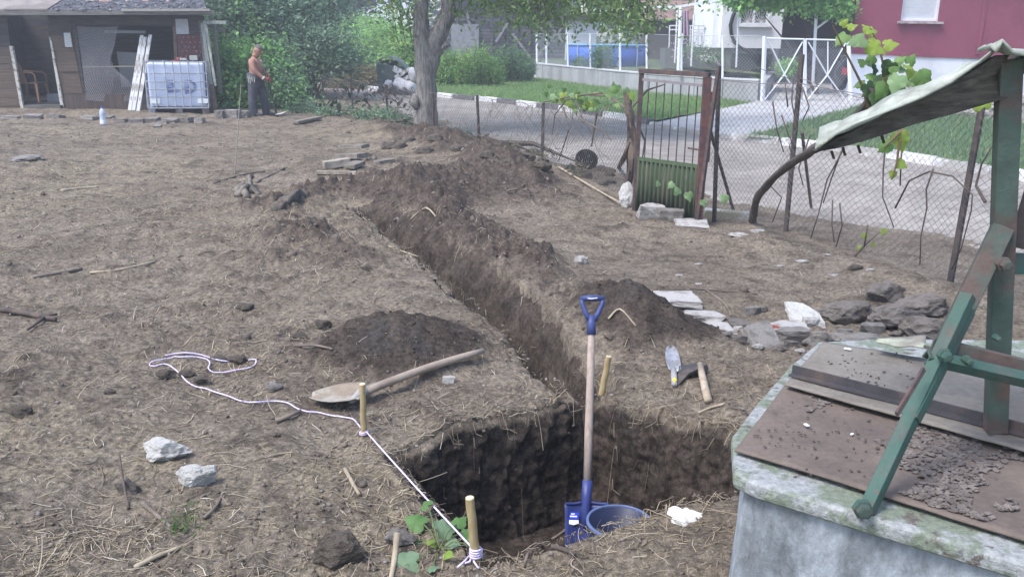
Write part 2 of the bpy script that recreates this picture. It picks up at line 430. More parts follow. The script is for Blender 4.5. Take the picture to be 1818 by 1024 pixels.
WV = np.array(WV).reshape(-1, 3); m_ = len(pp); wi = np.arange((nvw + 1) * m_).reshape(nvw + 1, m_); wr = np.roll(wi, -1, 1)
WF = np.stack([wi[:-1], wr[:-1], wr[1:], wi[1:]], -1).reshape(-1, 4)
top_v = np.repeat(np.arange(nvw + 1) / nvw, m_); wn_ = vnoise(WV[:, 0] * 9, WV[:, 1] * 9, 40)
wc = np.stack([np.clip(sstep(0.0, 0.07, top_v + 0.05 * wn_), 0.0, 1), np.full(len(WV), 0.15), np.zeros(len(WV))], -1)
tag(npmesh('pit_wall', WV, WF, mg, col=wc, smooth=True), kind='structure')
tp_ = resample(TRENCH, 0.011, False); tt = np.gradient(tp_, axis=0); tt /= np.linalg.norm(tt, axis=1)[:, None]; rgt = np.stack([tt[:, 1], -tt[:, 0]], -1)
sl = np.concatenate([[0], np.cumsum(np.linalg.norm(np.diff(tp_, axis=0), axis=1))]) / TR_L
widt = 0.13 + 0.10 * sstep(0.02, 0.3, sl); dpt = (0.22 * (1 - sl) + 0.40) * sstep(1.0, 0.93, sl)
wob = 0.03 * vnoise(tp_[:, 0] * 2.5, tp_[:, 1] * 2.5, 51) + 0.016 * vnoise(tp_[:, 0] * 9, tp_[:, 1] * 9, 52)
zl = ground_z(tp_[:, 0] - rgt[:, 0] * 0.10, tp_[:, 1] - rgt[:, 1] * 0.10); qr = widt + 0.17; zr_ = ground_z(tp_[:, 0] + rgt[:, 0] * (qr + .02), tp_[:, 1] + rgt[:, 1] * (qr + .02))
prof_ = [(-0.10, 1.0, 0), (-0.05, 0.99, 0), (-0.02, 0.95, 0), (0.0, 0.85, 0), (0.012, .65, 0), (0.02, .4, 0), (0.028, 0.15, 0), (0.05, 0.02, 0)]
profr = [(0.45, 0.0), (0.56, 0.03), (0.63, 0.16), (0.67, 0.36), (0.71, 0.58), (0.77, 0.78), (0.87, 0.93), (1.0, 1.0)]
secs = []
def dense(a, k): 
    a = np.array([[q[0], q[1]] for q in a], float); i = np.linspace(0, len(a) - 1, k); return np.stack([np.interp(i, np.arange(len(a)), a[:, c]) for c in (0, 1)], -1)
for qa, h in dense(prof_, 30): secs.append((qa + wob * (1 - h), zl - dpt + dpt * h - 0.010))
for f_, h in dense(profr, 44): secs.append((0.05 + (qr - 0.05) * (f_ - 0.45) / 0.55 + wob * (1 - h) + 0.05 * h, (zl - dpt) + (zr_ - zl + dpt) * h - 0.010))
TV = []
for qa, zz_ in secs:
    xy = tp_ + rgt * qa[:, None]; p3 = np.concatenate([xy, zz_[:, None]], 1); c = crumb(p3, 1.0) + 0.022 * vnoise3(p3[:, 0] * 8, p3[:, 1] * 8, p3[:, 2] * 8, 21) + 0.010 * np.abs(vnoise3(p3[:, 0] * 15, p3[:, 1] * 15, p3[:, 2] * 15, 22)); p3[:, :2] += rgt * (c * (-0.75 if qa.mean() > .08 else 0.6))[:, None]; p3[:, 2] += c * 0.6; TV.append(p3)
TV = np.array(TV); ns_, mt_ = TV.shape[:2]; ti = np.arange(ns_ * mt_).reshape(ns_, mt_)
TF = np.stack([ti[:-1, :-1], ti[:-1, 1:], ti[1:, 1:], ti[1:, :-1]], -1).reshape(-1, 4)
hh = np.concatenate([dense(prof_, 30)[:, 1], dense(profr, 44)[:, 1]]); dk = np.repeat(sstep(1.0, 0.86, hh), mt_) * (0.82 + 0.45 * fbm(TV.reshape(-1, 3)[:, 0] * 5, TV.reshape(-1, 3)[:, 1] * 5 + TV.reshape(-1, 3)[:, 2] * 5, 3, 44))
rdm = np.repeat(np.concatenate([np.zeros(30), np.linspace(0.2, 1.0, 44)]), mt_)
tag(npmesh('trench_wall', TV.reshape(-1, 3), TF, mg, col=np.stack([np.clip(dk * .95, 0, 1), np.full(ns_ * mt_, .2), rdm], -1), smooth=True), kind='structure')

# far land out to the horizon
mt_far = M('meadow', (0.07, 0.10, 0.04), (0.13, 0.13, 0.07), scale=0.4, var=0.3, vscale=3, bump=0)
far_land = MB().box((0, 0, -0.66), (1600, 1600, 1.0)).build('terrain', mt_far); tag(far_land, kind='structure')
# take the camera-side square of the far land away from under the yard (pit floor lies lower than its top)
me = far_land.data; me.clear_geometry()
o_, i_ = 800.0, [(-24, -6), (24, -6), (44, 39.5), (-44, 39.5)]
O_ = [(-o_, -o_), (o_, -o_), (o_, o_), (-o_, o_)]
me.from_pydata([(a, b, -0.13) for a, b in O_] + [(a, b, -0.13) for a, b in [(-1.2, 0.45), (1.2, 0.45), (31, 39.2), (-31, 39.2)]], [],
               [(0, 1, 5, 4), (1, 2, 6, 5), (2, 3, 7, 6), (3, 0, 4, 7)])
me.materials.append(mt_far)

# ------------------------------------------------------------------ street
KERB = [(8.2, 7.5)] + [_p(1818, 312), _p(1600, 276), _p(1440, 256), _p(1310, 243)] + [_p(1110, 208), _p(980, 190), _p(880, 178), _p(790, 170)] + [(-4.4, 30.0), (-8.0, 35.0), (-16, 46)]
def line_at(pts, s):
    for i in range(len(pts) - 1):
        L = math.dist(pts[i], pts[i + 1])
        if s <= L or i == len(pts) - 2:
            t = s / L; d = Vector((pts[i + 1][0] - pts[i][0], pts[i + 1][1] - pts[i][1])) / L
            return Vector((pts[i][0] + (pts[i + 1][0] - pts[i][0]) * t, pts[i][1] + (pts[i + 1][1] - pts[i][1]) * t)), d
        s -= L
def line_len(pts): return sum(math.dist(pts[i], pts[i + 1]) for i in range(len(pts) - 1))
mt_road = M('road_surface', (0.225, 0.203, 0.182), (0.30, 0.273, 0.246), scale=0.55, lo=0.4, hi=0.62, var=0.35, vscale=5, bump=0.5, bscale=70,
            c=(0.17, 0.165, 0.165), cscale=0.9, clo=0.60, chi=0.72)
kl = line_len(KERB); nk, nw = 160, 46; RV = []
fpl = FENCE
fl = line_len(fpl)
for i in range(nk):
    a, _ = line_at(KERB, kl * i / (nk - 1)); b, _ = line_at([(5.2, 0.5)] + fpl, (fl + 3.0) * i / (nk - 1))
    for j in range(nw):
        t = j / (nw - 1); p = a.lerp(b, t); n = float(fbm(p.x * 1.3, p.y * 1.3, 3, 90))
        e = max(0, t - 0.55) / 0.45
        RV.append((p.x, p.y, -0.062 + 0.018 * math.sin(min(t, 0.8) * math.pi) - 0.085 * e * e * (1 + 0.9 * n) + 0.006 * n))
RF = [(i * nw + j, i * nw + j + 1, (i + 1) * nw + j + 1, (i + 1) * nw + j) for i in range(nk - 1) for j in range(nw - 1)]
tag(npmesh('road', RV, np.array(RF), mt_road, smooth=True), kind='structure')

# kerb of painted stones
kerb = bpy.data.objects.new('kerb', None); COL.objects.link(kerb); BASE[kerb] = Vector((0, 0, 0)); tag(kerb, kind='structure')
mt_kw = M('kerb_white', (0.66, 0.66, 0.68), (0.34, 0.33, 0.33), scale=7, lo=0.52, hi=0.66, bump=0.3)
mt_kb = M('kerb_black', (0.12, 0.12, 0.13), (0.30, 0.29, 0.28), scale=6, lo=0.55, hi=0.7, bump=0.3)
mt_kg = M('kerb_grey', (0.36, 0.35, 0.34), (0.55, 0.55, 0.55), scale=4, lo=0.52, hi=0.62, bump=0.4)
def kstone():
    return MB().box((0, 0, 0), (0.985, 0.15, 0.24)).build('kerb_stone', None, bevel=0.018)
rk = random.Random(3); s_ = 0.5; n_ = 0
drive_a, drive_b = P(1190, 220), P(1320, 246)
kmesh = {}
while s_ < kl - 14:
    p, d = line_at(KERB, s_); px_right = p.y < 17.0
    ondrive = 16.4 < p.y < 18.9
    mk = mt_kg if (ondrive or (px_right and p.y < 11)) else (mt_kw if n_ % 2 == 0 else (mt_kb if not px_right else mt_kg))
    if mk.name not in kmesh:
        me = MB().box((0, 0, 0), (0.985, 0.15, 0.24)); mm = me.mesh('kerb_stone'); bm = bmesh.new(); bm.from_mesh(mm)
        bmesh.ops.bevel(bm, geom=list(bm.edges), offset=0.02, segments=2, affect='EDGES'); bm.to_mesh(mm); bm.free(); kmesh[mk.name] = mm
    o = link('kerb_stone', kmesh[mk.name], mk, kerb)
    o.location = (p.x, p.y, -0.055 + rk.uniform(-0.012, 0.012) - (0.075 if ondrive else 0)); o.rotation_euler = (rk.uniform(-.04, .04), 0, math.atan2(d.y, d.x) + rk.uniform(-.02, .02))
    s_ += 1.0; n_ += 1

# verge, driveway, neighbour's raised garden
WALL = [P(1347, 185)[:2], P(1267, 179.5)[:2], P(1130, 166)[:2], P(1020, 152)[:2], P(952, 142)[:2]]
WALL = [tuple(a) for a in WALL]
GATE_L, GATE_R = P(1352, 186), P(1502, 190)
STONE = [tuple(P(1560, 192)[:2]), tuple(P(1700, 214)[:2]), tuple(P(1830, 232)[:2]), (12.5, 12.5)]
mt_verge = M('verge_turf', (0.14, 0.19, 0.075), (0.19, 0.20, 0.10), scale=1.1, lo=0.42, hi=0.65, var=0.35, vscale=30, bump=0.6, bscale=90, bdist=0.03,
             c=(0.17, 0.145, 0.10), cscale=2.2, clo=0.62, chi=0.75)
mt_conc = M('pale_concrete', (0.42, 0.415, 0.42), (0.33, 0.32, 0.315), scale=1.3, lo=0.42, hi=0.66, var=0.12, bump=0.25)
def sheet(name, front, back, z0, z1, mat, n=60, m=14, rough=0.012, kind='structure', sink=0.0):
    vs = []
    lf, lb = line_len(front), line_len(back)
    for i in range(n):
        a, _ = line_at(front, lf * i / (n - 1)); b, _ = line_at(back, lb * i / (n - 1))
        for j in range(m):
            t = j / (m - 1); p = a.lerp(b, t); q = float(fbm(p.x * 1.7, p.y * 1.7, 3, 95))
            vs.append((p.x, p.y, z0 + (z1 - z0) * t + rough * q))
    fs = [(i * m + j, i * m + j + 1, (i + 1) * m + j + 1, (i + 1) * m + j) for i in range(n - 1) for j in range(m - 1)]
    return tag(npmesh(name, vs, np.array(fs), mat, smooth=True), kind=kind)
DL0, DL1 = tuple(P(1165, 217)[:2]), tuple(P(1340, 188)[:2])          # left edge of the driveway
DR0, DR1 = tuple(P(1325, 246)[:2]), tuple(P(1545, 191)[:2])          # right edge
kv = KERB[4:]
kv_left = [DL0] + KERB[6:10]
sheet('grass_verge', kv_left, [DL1] + WALL[1:] + [(-3.0, 42.0), (-8, 46)], 0.045, 0.07, mt_verge, 90, 20, 0.02)
kv_right = [DR0, KERB[3], KERB[2], KERB[1], KERB[0]]
sheet('grass_verge', kv_right, [DR1] + STONE[1:], 0.045, 0.12, mt_verge, 70, 16, 0.02)
sheet('driveway', [DL0, KERB[4], DR0], [tuple(P(1340, 187)[:2]), (9.6, 24.0), tuple(P(1548, 189)[:2])], 0.0, 0.10, mt_conc, 30, 12, 0.004)
sheet('courtyard', [tuple(P(1338, 186.5)[:2]), (9.6, 24.0), tuple(P(1548, 188.5)[:2])], [(10.0, 38), (14, 38), (22, 38)], 0.095, 0.2, mt_conc, 20, 10, 0.004)
mt_lawn = M('garden_lawn', (0.075, 0.11, 0.045), (0.12, 0.135, 0.07), scale=0.8, lo=0.4, hi=0.65, var=0.3, vscale=20, bump=0.5)
sheet('neighbour_garden', WALL, [(10.5, 50.0), (9, 52), (5, 56), (-1, 60)], 0.60, 0.85, mt_lawn, 40, 14, 0.02)
sheet('neighbour_garden', [WALL[0], (7.8, 28.0), (9.0, 34), (10.4, 40)], [WALL[0], (6.0, 30), (6.4, 38), (6.8, 46)], 0.60, 0.80, mt_lawn, 20, 8, 0.01)
# ================================================================== BUILDINGS
R = random.Random(11)
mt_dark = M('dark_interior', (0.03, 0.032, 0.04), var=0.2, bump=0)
mt_plank = M('brown_weathered_plank', (0.10, 0.072, 0.056), (0.15, 0.115, 0.09), scale=3, lo=0.4, hi=0.65, stretch=(0.6, 4, 14), var=0.3, vscale=20, bump=0.5,
             c=(0.36, 0.33, 0.30), cscale=16, clo=0.68, chi=0.72)
mt_darkplank = M('dark_weathered_plank', (0.05, 0.044, 0.046), (0.08, 0.066, 0.06), scale=3, stretch=(1, 4, 10), var=0.3, bump=0.4)
mt_flake = M('flaking_white_paint', (0.52, 0.50, 0.46), (0.20, 0.16, 0.13), scale=14, lo=0.5, hi=0.6, stretch=(1, 1, 1), bump=0.4)
mt_roofl = M('weathered_roof_sheet', (0.27, 0.235, 0.215), (0.19, 0.165, 0.155), scale=1.5, var=0.25, bump=0.4)
mt_roofd = M('tar_felt', (0.13, 0.13, 0.15), (0.07, 0.07, 0.08), scale=6, lo=0.4, hi=0.6, var=0.4, vscale=30, bump=0.9, bdist=0.04, c=(0.42, 0.41, 0.43), cscale=30, clo=0.66, chi=0.7)
mt_fascia = M('grey_old_board', (0.17, 0.16, 0.15), (0.10, 0.09, 0.085), scale=4, stretch=(0.5, 3, 10), bump=0.4)
mt_greyb = M('pale_green_grey_board', (0.34, 0.37, 0.35), (0.24, 0.25, 0.23), scale=3, stretch=(8, 4, 0.7), bump=0.35)
SY = 20.35
shed = thing('wooden_shed', 'old brown wooden shed with open doorway, torn net window and debris on its roof', 'shed', (-9.5, SY, 0.0))
def quad(mb, pts, Y, th): return mb.prism([Q(x, y, Y) for x, y in pts], (0, th, 0))
def lerp2(a, b, t): return (a[0] + (b[0] - a[0]) * t, a[1] + (b[1] - a[1]) * t)
wl = bpy.data.objects.new('front_wall', None)
# plank cladding: each board its own piece; left of door, between door and window
def planks(lt, rt, lb, rb, n, mat, Y=SY, th=0.025):
    for i in range(n):
        a, b = i / n, (i + 1) / n - 0.004
        q = [lerp2(lt, lb, a), lerp2(rt, rb, a), lerp2(rt, rb, b), lerp2(lt, lb, b)]
        mb = MB(); dy = R.uniform(-0.012, 0.012)
        quad(mb, q, Y + dy, th); mb.build('plank', mat, shed)
planks((-75, 84), (18, 84), (-60, 206), (41, 203), 8, mt_plank)
planks((-75, 26), (12, 26), (-75, 83.5), (18, 83.5), 3, mt_darkplank, SY + 0.02)
planks((87, 64), (127, 64), (113, 166), (147, 166), 8, mt_plank)
planks((84, 26), (127, 26), (87, 63.5), (127, 63.5), 2, mt_darkplank, SY + 0.01)
def part(name, pts, Y, th, mat, parent=shed, bevel=0.0):
    mb = MB(); quad(mb, pts, Y, th); return mb.build(name, mat, parent, bevel=bevel)
part('door_jamb', [(16, 82), (22, 82), (43, 201), (38, 201)], SY - 0.03, 0.06, mt_flake)
part('door_jamb', [(87, 66), (91, 70), (115, 201), (109, 201)], SY - 0.03, 0.06, mt_flake)
part('threshold', [(41, 187), (112, 187), (114, 201), (42, 202)], SY - 0.03, 0.3, mt_fascia)
part('floor_step', [(83, 167), (106, 167), (109, 187), (84, 187)], SY + 0.5, 0.3, M('grey_step', (0.2, 0.21, 0.23), bump=0.2))
part('lower_panel', [(113.5, 166.5), (232, 168), (232, 200), (115, 201)], SY, 0.03, M('dark_red_brown_board', (0.075, 0.055, 0.05), (0.10, 0.075, 0.065), scale=2, stretch=(10, 4, 1)))
part('lower_panel', [(232.5, 168), (362, 168), (366, 206), (232.5, 203)], SY, 0.03, mt_darkplank)
part('lintel_board', [(127, 27), (362, 29), (362, 46), (129, 45)], SY, 0.03, mt_darkplank)
part('window_frame', [(127.5, 45.5), (134, 45.5), (151, 165.5), (147.5, 165.5)], SY - 0.015, 0.05, mt_darkplank)
part('window_frame', [(306, 46), (312, 46), (318, 165), (313, 165)], SY - 0.015, 0.05, mt_plank)
part('cross_rail', [(185, 54), (258, 55), (258, 60), (185, 59)], SY + 0.02, 0.04, M('faded_rail', (0.17, 0.17, 0.18), bump=0.2))
part('cross_rail', [(143, 118), (240, 117), (240, 119.2), (143, 120.2)], SY + 0.03, 0.02, M('yellowish_lath', (0.30, 0.27, 0.18), bump=0.2))
part('inner_slab', [(207, 92), (245, 94), (247, 155), (216, 154)], SY + 0.55, 0.04, M('dim_grey_sheet', (0.22, 0.22, 0.23), bump=0.1))
# torn net over the window: wires of a slack mesh
nb = MB(); rn = random.Random(5)
def net_pt(u, v):                      # u across 0..1 (to the torn edge), v down 0..1
    tear = 0.98 - 0.10 * math.sin(v * 5.5) - (0.32 * math.exp(-((v - 0.5) / 0.18) ** 2)) * 0.7 + 0.25 * max(0, v - 0.6)
    l = (134 + 18 * v, 46 + 132 * v); w_ = 78 * tear
    x, y = l[0] + w_ * u, l[1] + 3 * math.sin(u * 3)
    return Q(x, y, SY - 0.005 + 0.03 * math.sin(u * 7 + v * 4))
for i in range(-26, 27):
    for sgn in (1, -1):
        pts = []
        for k in range(25):
            v = k / 24; u = i / 26 + sgn * v * 1.0 + (0 if sgn > 0 else 1.0)
            if 0 <= u <= 1: pts.append(net_pt(u, v))
        if len(pts) > 1: nb.tube(pts, 0.0032, 3, False)
nb.build('torn_net', M('grey_net_cord', (0.42, 0.40, 0.42), bump=0), shed)
# right pillar with a red patterned rug and pale sheet
part('pillar_wall', [(312.5, 30), (358, 30), (362, 167), (318.5, 167)], SY + 0.01, 0.03, mt_darkplank)
rug = part('patterned_rug', [(313, 62), (357, 63), (358, 116), (318, 116)], SY - 0.012, 0.018, M('dark_red_rug', (0.11, 0.045, 0.042), (0.06, 0.04, 0.05), scale=9, var=0.3, bump=0.4))
mb = MB(); rr = random.Random(8)
for j in range(6):
    for i in range(5):
        x, y = 319 + i * 8.2 + (j % 2) * 3 + j * 0.6, 67 + j * 8.2
        if rr.random() < 0.8:
            for k in range(2):
                a = Q(x + rr.uniform(-1, 1), y + rr.uniform(-1, 1), SY - 0.015); b = Q(x + rr.uniform(-3, 3), y + rr.uniform(-2, 2), SY - 0.015)
                mb.bar(a, b, 0.006, 0.012, (0, 1, 0))
tag(mb.build('rug_motif', M('cream_thread', (0.40, 0.36, 0.33), bump=0), rug), kind='stuff')
part('pale_sheet', [(311, 34), (333, 34), (336, 61), (313, 61)], SY - 0.02, 0.01, M('pale_grey_card', (0.36, 0.37, 0.40), bump=0.05), bevel=0.002)
part('wall_plaque', [(112.5, 58.5), (124.5, 58.5), (128.5, 84), (115.5, 84)], SY - 0.03, 0.02, M('pale_plaque', (0.45, 0.48, 0.48), bump=0.05), bevel=0.012)
# side boards and posts at the right end
part('corner_post', [(352, 36), (359, 36), (381, 206), (372, 206)], SY - 0.06, 0.12, mt_fascia)
part('side_board', [(356, 42), (362, 42), (377, 150), (370, 150)], SY - 0.10, 0.035, mt_greyb)
part('side_board', [(363, 44), (367, 44), (384, 152), (380, 153)], SY - 0.13, 0.03, M('white_flaked_board', (0.5, 0.5, 0.46), (0.3, 0.3, 0.26), scale=6, bump=0.3))
part('side_board', [(372, 151), (379, 151), (388, 205), (380, 208)], SY - 0.16, 0.04, mt_plank)
part('side_post', [(374, 34), (380, 34), (394, 165), (388, 165)], SY + 0.25, 0.08, M('green_grey_post', (0.18, 0.19, 0.15), bump=0.4))
bm_ = MB().bar(Q(362, 40, SY - 0.15), Q(402, 40.5, SY - 0.15), 0.09, 0.07); bm_.build('roof_beam', mt_greyb, shed, bevel=0.006)
bm_ = MB().bar(Q(366, 45, SY + 0.7), Q(400, 56, SY + 0.7), 0.06, 0.06); bm_.build('roof_beam', mt_fascia, shed, bevel=0.006)
# enclosure: floor, back and side walls, roof
x0, x1 = Q(-75, 100, SY).x, Q(358, 100, SY).x
zt = Q(200, 27, SY).z
xb = x1 * 1.16
MB().box(((x0 + xb) / 2, SY + 2.9, zt / 2 + 0.05), (xb - x0 + 0.1, 0.08, zt + 0.6)).build('back_wall', mt_darkplank, shed)
MB().box((x0 - 0.05, SY + 1.5, zt / 2), (0.06, 2.8, zt + 0.3)).build('side_wall', mt_darkplank, shed)
MB().bar(Vector((x1 + 0.0, SY + 0.15, zt / 2)), Vector((xb, SY + 2.85, zt / 2)), 0.06, zt + 0.1).build('side_wall', mt_plank, shed)
MB().box(((x0 + x1) / 2, SY + 1.52, 0.10), (x1 - x0 - 0.06, 2.68, 0.06)).build('floor', mt_darkplank, shed)
part('fascia', [(-75, 20), (380, 19), (381, 26.5), (-75, 28)], SY - 0.42, 0.04, mt_fascia, bevel=0.004)
part('fascia', [(215, 16), (372, 16), (372, 20), (215, 20.5)], SY - 0.47, 0.03, M('pale_edge_strip', (0.30, 0.29, 0.27), bump=0.3))
e0, e1 = Q(-75, 21, SY - 0.40), Q(368, 21, SY - 0.40); rise = Vector((0, 3.6, 1.15))
def roofpanel(a, b, mat, nm, lift=0.0):
    mb = MB(); u = Vector((0, 0, lift)); A, B = e0.lerp(e1, a) + u, e0.lerp(e1, b) + u
    mb.prism([A, B, B + rise + Vector((-1.5 if b > .9 else 0, 0, 0)), A + rise], (0, 0, 0.03)); return mb.build(nm, mat, shed)
roofpanel(0, 0.19, mt_roofl, 'roof_sheet', 0.012); roofpanel(0.185, 0.36, mt_roofl, 'roof_sheet', 0.026)
roofpanel(0.355, 1.0, mt_roofd, 'roof_sheet', 0.0)
mb = MB(); rd = random.Random(21)
for i in range(420):
    t = rd.uniform(0.36, 0.99); v = rd.random() ** 1.6; p = e0.lerp(e1, t) + rise * v * 0.8 + Vector((-1.4 * v * .8 * (t > .8), 0, 0)) + Vector((0, 0, 0.035)); s = rd.uniform(0.015, 0.055)
    mb.box(p, (s * rd.uniform(1, 2.4), s * rd.uniform(1, 2), s * 0.7), rd.uniform(0, 3), rd.uniform(-.3, .5), rd.uniform(-.4, .4))
db = mb.build('roof_debris', M('roof_rubble', (0.14, 0.14, 0.155), (0.45, 0.44, 0.45), scale=9, lo=0.60, hi=0.66, bump=0.3), shed); tag(db, kind='stuff')
for (px, py, s, rz) in ((190, 5, 0.32, 0.3), (165, 1, 0.22, -0.2), (230, 3, 0.22, 0.8), (262, 1, 0.2, 0.1), (300, 4, 0.2, -0.5)):
    p = Q(px, py, SY + 0.35)
    t = (p.y - (SY - 0.4)) / 3.6; p.z = e0.z + 1.15 * t + 0.075
    MB().box(p, (s, s * 1.15, 0.03), rz, 0.35).build('loose_tile', M('clay_tile', (0.26, 0.17, 0.14), (0.34, 0.30, 0.28), scale=5, bump=0.3), shed, bevel=0.008)

# ------------------------------------------------------------------ plastic chair in the doorway
mt_chair = M('faded_brown_plastic', (0.23, 0.125, 0.075), rough=0.5, var=0.08, bump=0)
cb_ = Q(58, 186, SY + 0.35); FZ = 0.13
ch = thing('plastic_chair', 'faded brown plastic armchair standing in the dark shed doorway', 'chair', (cb_.x, SY + 0.42, FZ))
c0 = Vector((cb_.x, SY + 0.42, FZ))
def cpt(x, y, z): return c0 + Vector((x, y, z))
sm = MB()
sm.prism([cpt(-.24, -.22, .40), cpt(.22, -.24, .41), cpt(.22, .22, .41), cpt(-.24, .20, .39)], (0, 0, 0.025)); sm.build('seat', mt_chair, ch, bevel=0.01)
for x, y in ((-.25, -.25), (.26, -.26), (-.26, .24), (.26, .25)):
    MB().bar(cpt(x, y, 0), cpt(x * 0.86, y * 0.86, .415), 0.035, 0.035, (0, 1, 0), 0.06, 0.06).build('leg', mt_chair, ch, bevel=0.006)
for y in (-.24, .24):
    MB().tube([cpt(.23, y, .42), cpt(.22, y, .60), cpt(.16, y, .65), cpt(-.10, y, .66), cpt(-.27, y, .67)], 0.022, 6).build('armrest', mt_chair, ch, smooth=True)
bk = MB()
for y in (-.20, -.10, 0, .10, .20): bk.bar(cpt(-.23, y, .41), cpt(-.36, y * 1.05, .84), 0.055, 0.014, (0, 1, 0))
bk.tube([cpt(-.24, -.23, .42), cpt(-.30, -.25, .66), cpt(-.36, -.2, .84), cpt(-.375, 0, .88), cpt(-.36, .2, .84), cpt(-.30, .25, .66), cpt(-.24, .23, .42)], 0.02, 6)
bk.build('backrest', mt_chair, ch)

# ------------------------------------------------------------------ red house and white house
mt_red = M('raspberry_stucco', (0.27, 0.066, 0.105), (0.235, 0.056, 0.09), scale=0.8, var=0.12, vscale=40, bump=0.8, bscale=45, bdist=0.03)
mt_white = M('white_render', (0.76, 0.77, 0.80), (0.68, 0.69, 0.72), scale=0.7, var=0.05, bump=0.2)
mt_plinth = M('white_plinth', (0.72, 0.74, 0.80), (0.60, 0.62, 0.66), scale=0.8, var=0.06, bump=0.2)
HY = 28.5
rh = thing('red_house', 'raspberry red stucco house with white plinth and shuttered window', 'house', tuple(P(1505, 165)[:2]) + (0.1,))
hl = Q(1508, 120, HY).x
b0, b1 = 1.36, 1.20                  # plinth top falls a little to the right
XR = hl + 13
mb = MB(); wx0, wx1 = Q(1601, 20, HY).x, Q(1669, 20, HY).x; wz0, wz1 = Q(1640, 38, HY).z, Q(1640, 38, HY).z + 1.25
def wallrect(xa, xb, za, zb, zb2=None, za2=None):
    mb.prism([Vector((xa, HY, za)), Vector((xb, HY, za if za2 is None else za2)), Vector((xb, HY, zb)), Vector((xa, HY, zb))], (0, 0.3, 0))
def bz(x): return b0 + (b1 - b0) * (x - hl) / 5.0 if x < hl + 5 else b1
wallrect(hl, wx0, bz(hl), 5.2, za2=bz(wx0)); wallrect(wx0, wx1, bz(wx0), wz0, za2=bz(wx1)); wallrect(wx0, wx1, wz1, 5.2); wallrect(wx1, XR, bz(wx1), 5.2, za2=bz(XR))
mb.build('wall', mt_red, rh)
_k = (HY + 8) / HY * 1.04
MB().bar(Vector((hl + 0.16, HY + 0.3, 3.3)), Vector((hl * _k, HY + 8, 3.3)), 0.3, 3.8).build('side_wall', mt_red, rh)
mb = MB(); mb.prism([Vector((hl + 0.03, HY + 0.04, -0.1)), Vector((XR, HY + 0.04, -0.1)), Vector((XR, HY + 0.04, bz(XR))), Vector((hl + 5, HY + 0.04, bz(hl + 5))), Vector((hl + 0.03, HY + 0.04, bz(hl)))], (0, 0.24, 0))
mb.build('plinth', mt_plinth, rh)
MB().bar(Vector((hl + 0.2, HY + 0.3, 0.62)), Vector((hl * _k, HY + 8, 0.62)), 0.24, 1.5).build('plinth', mt_plinth, rh)
MB().prism([Vector((hl - 0.6, HY - 0.6, 5.1)), Vector((XR, HY - 0.6, 5.1)), Vector((XR, HY + 4, 7.2)), Vector((hl - 0.6, HY + 4, 7.2))], (0, 0, 0.2)).build('roof', M('roof_tiles', (0.22, 0.09, 0.06), var=0.3, bump=0.5), rh)
wn = MB()
for (xa, xb, za, zb) in ((wx0, wx0 + 0.07, wz0, wz1), (wx1 - 0.07, wx1, wz0, wz1), (wx0 + 0.07, wx1 - 0.07, wz0, wz0 + 0.06), (wx0 + 0.07, wx1 - 0.07, wz1 - 0.06, wz1)):
    wn.box(((xa + xb) / 2, HY + 0.14, (za + zb) / 2), (xb - xa, 0.1, zb - za))
wn = wn.build('window', M('white_pvc', (0.78, 0.79, 0.82), rough=0.4, var=0.02, bump=0), rh)
nsl = 22
sl_me = None
for i in range(nsl):
    z = wz0 + 0.06 + (wz1 - wz0 - 0.12) * (i + 0.5) / nsl
    MB().box(((wx0 + wx1) / 2, HY + 0.16, z), (wx1 - wx0 - 0.14, 0.02, (wz1 - wz0 - 0.12) / nsl * 0.9), 0, 0.25).build('shutter_slat', M('shutter_white', (0.70, 0.71, 0.74), rough=0.5, var=0.03, bump=0), wn)
MB().box(((wx0 + wx1) / 2, HY - 0.02, wz0 - 0.05), (wx1 - wx0 + 0.2, 0.24, 0.07)).build('window_sill', M('weathered_sill', (0.42, 0.36, 0.35), (0.25, 0.2, 0.2), scale=6, bump=0.2), rh, bevel=0.01)
MB().box((Q(1742, 50, HY).x, HY - 0.015, 3.3), (0.12, 0.03, 3.8)).build('wall_joint', mt_red, rh)

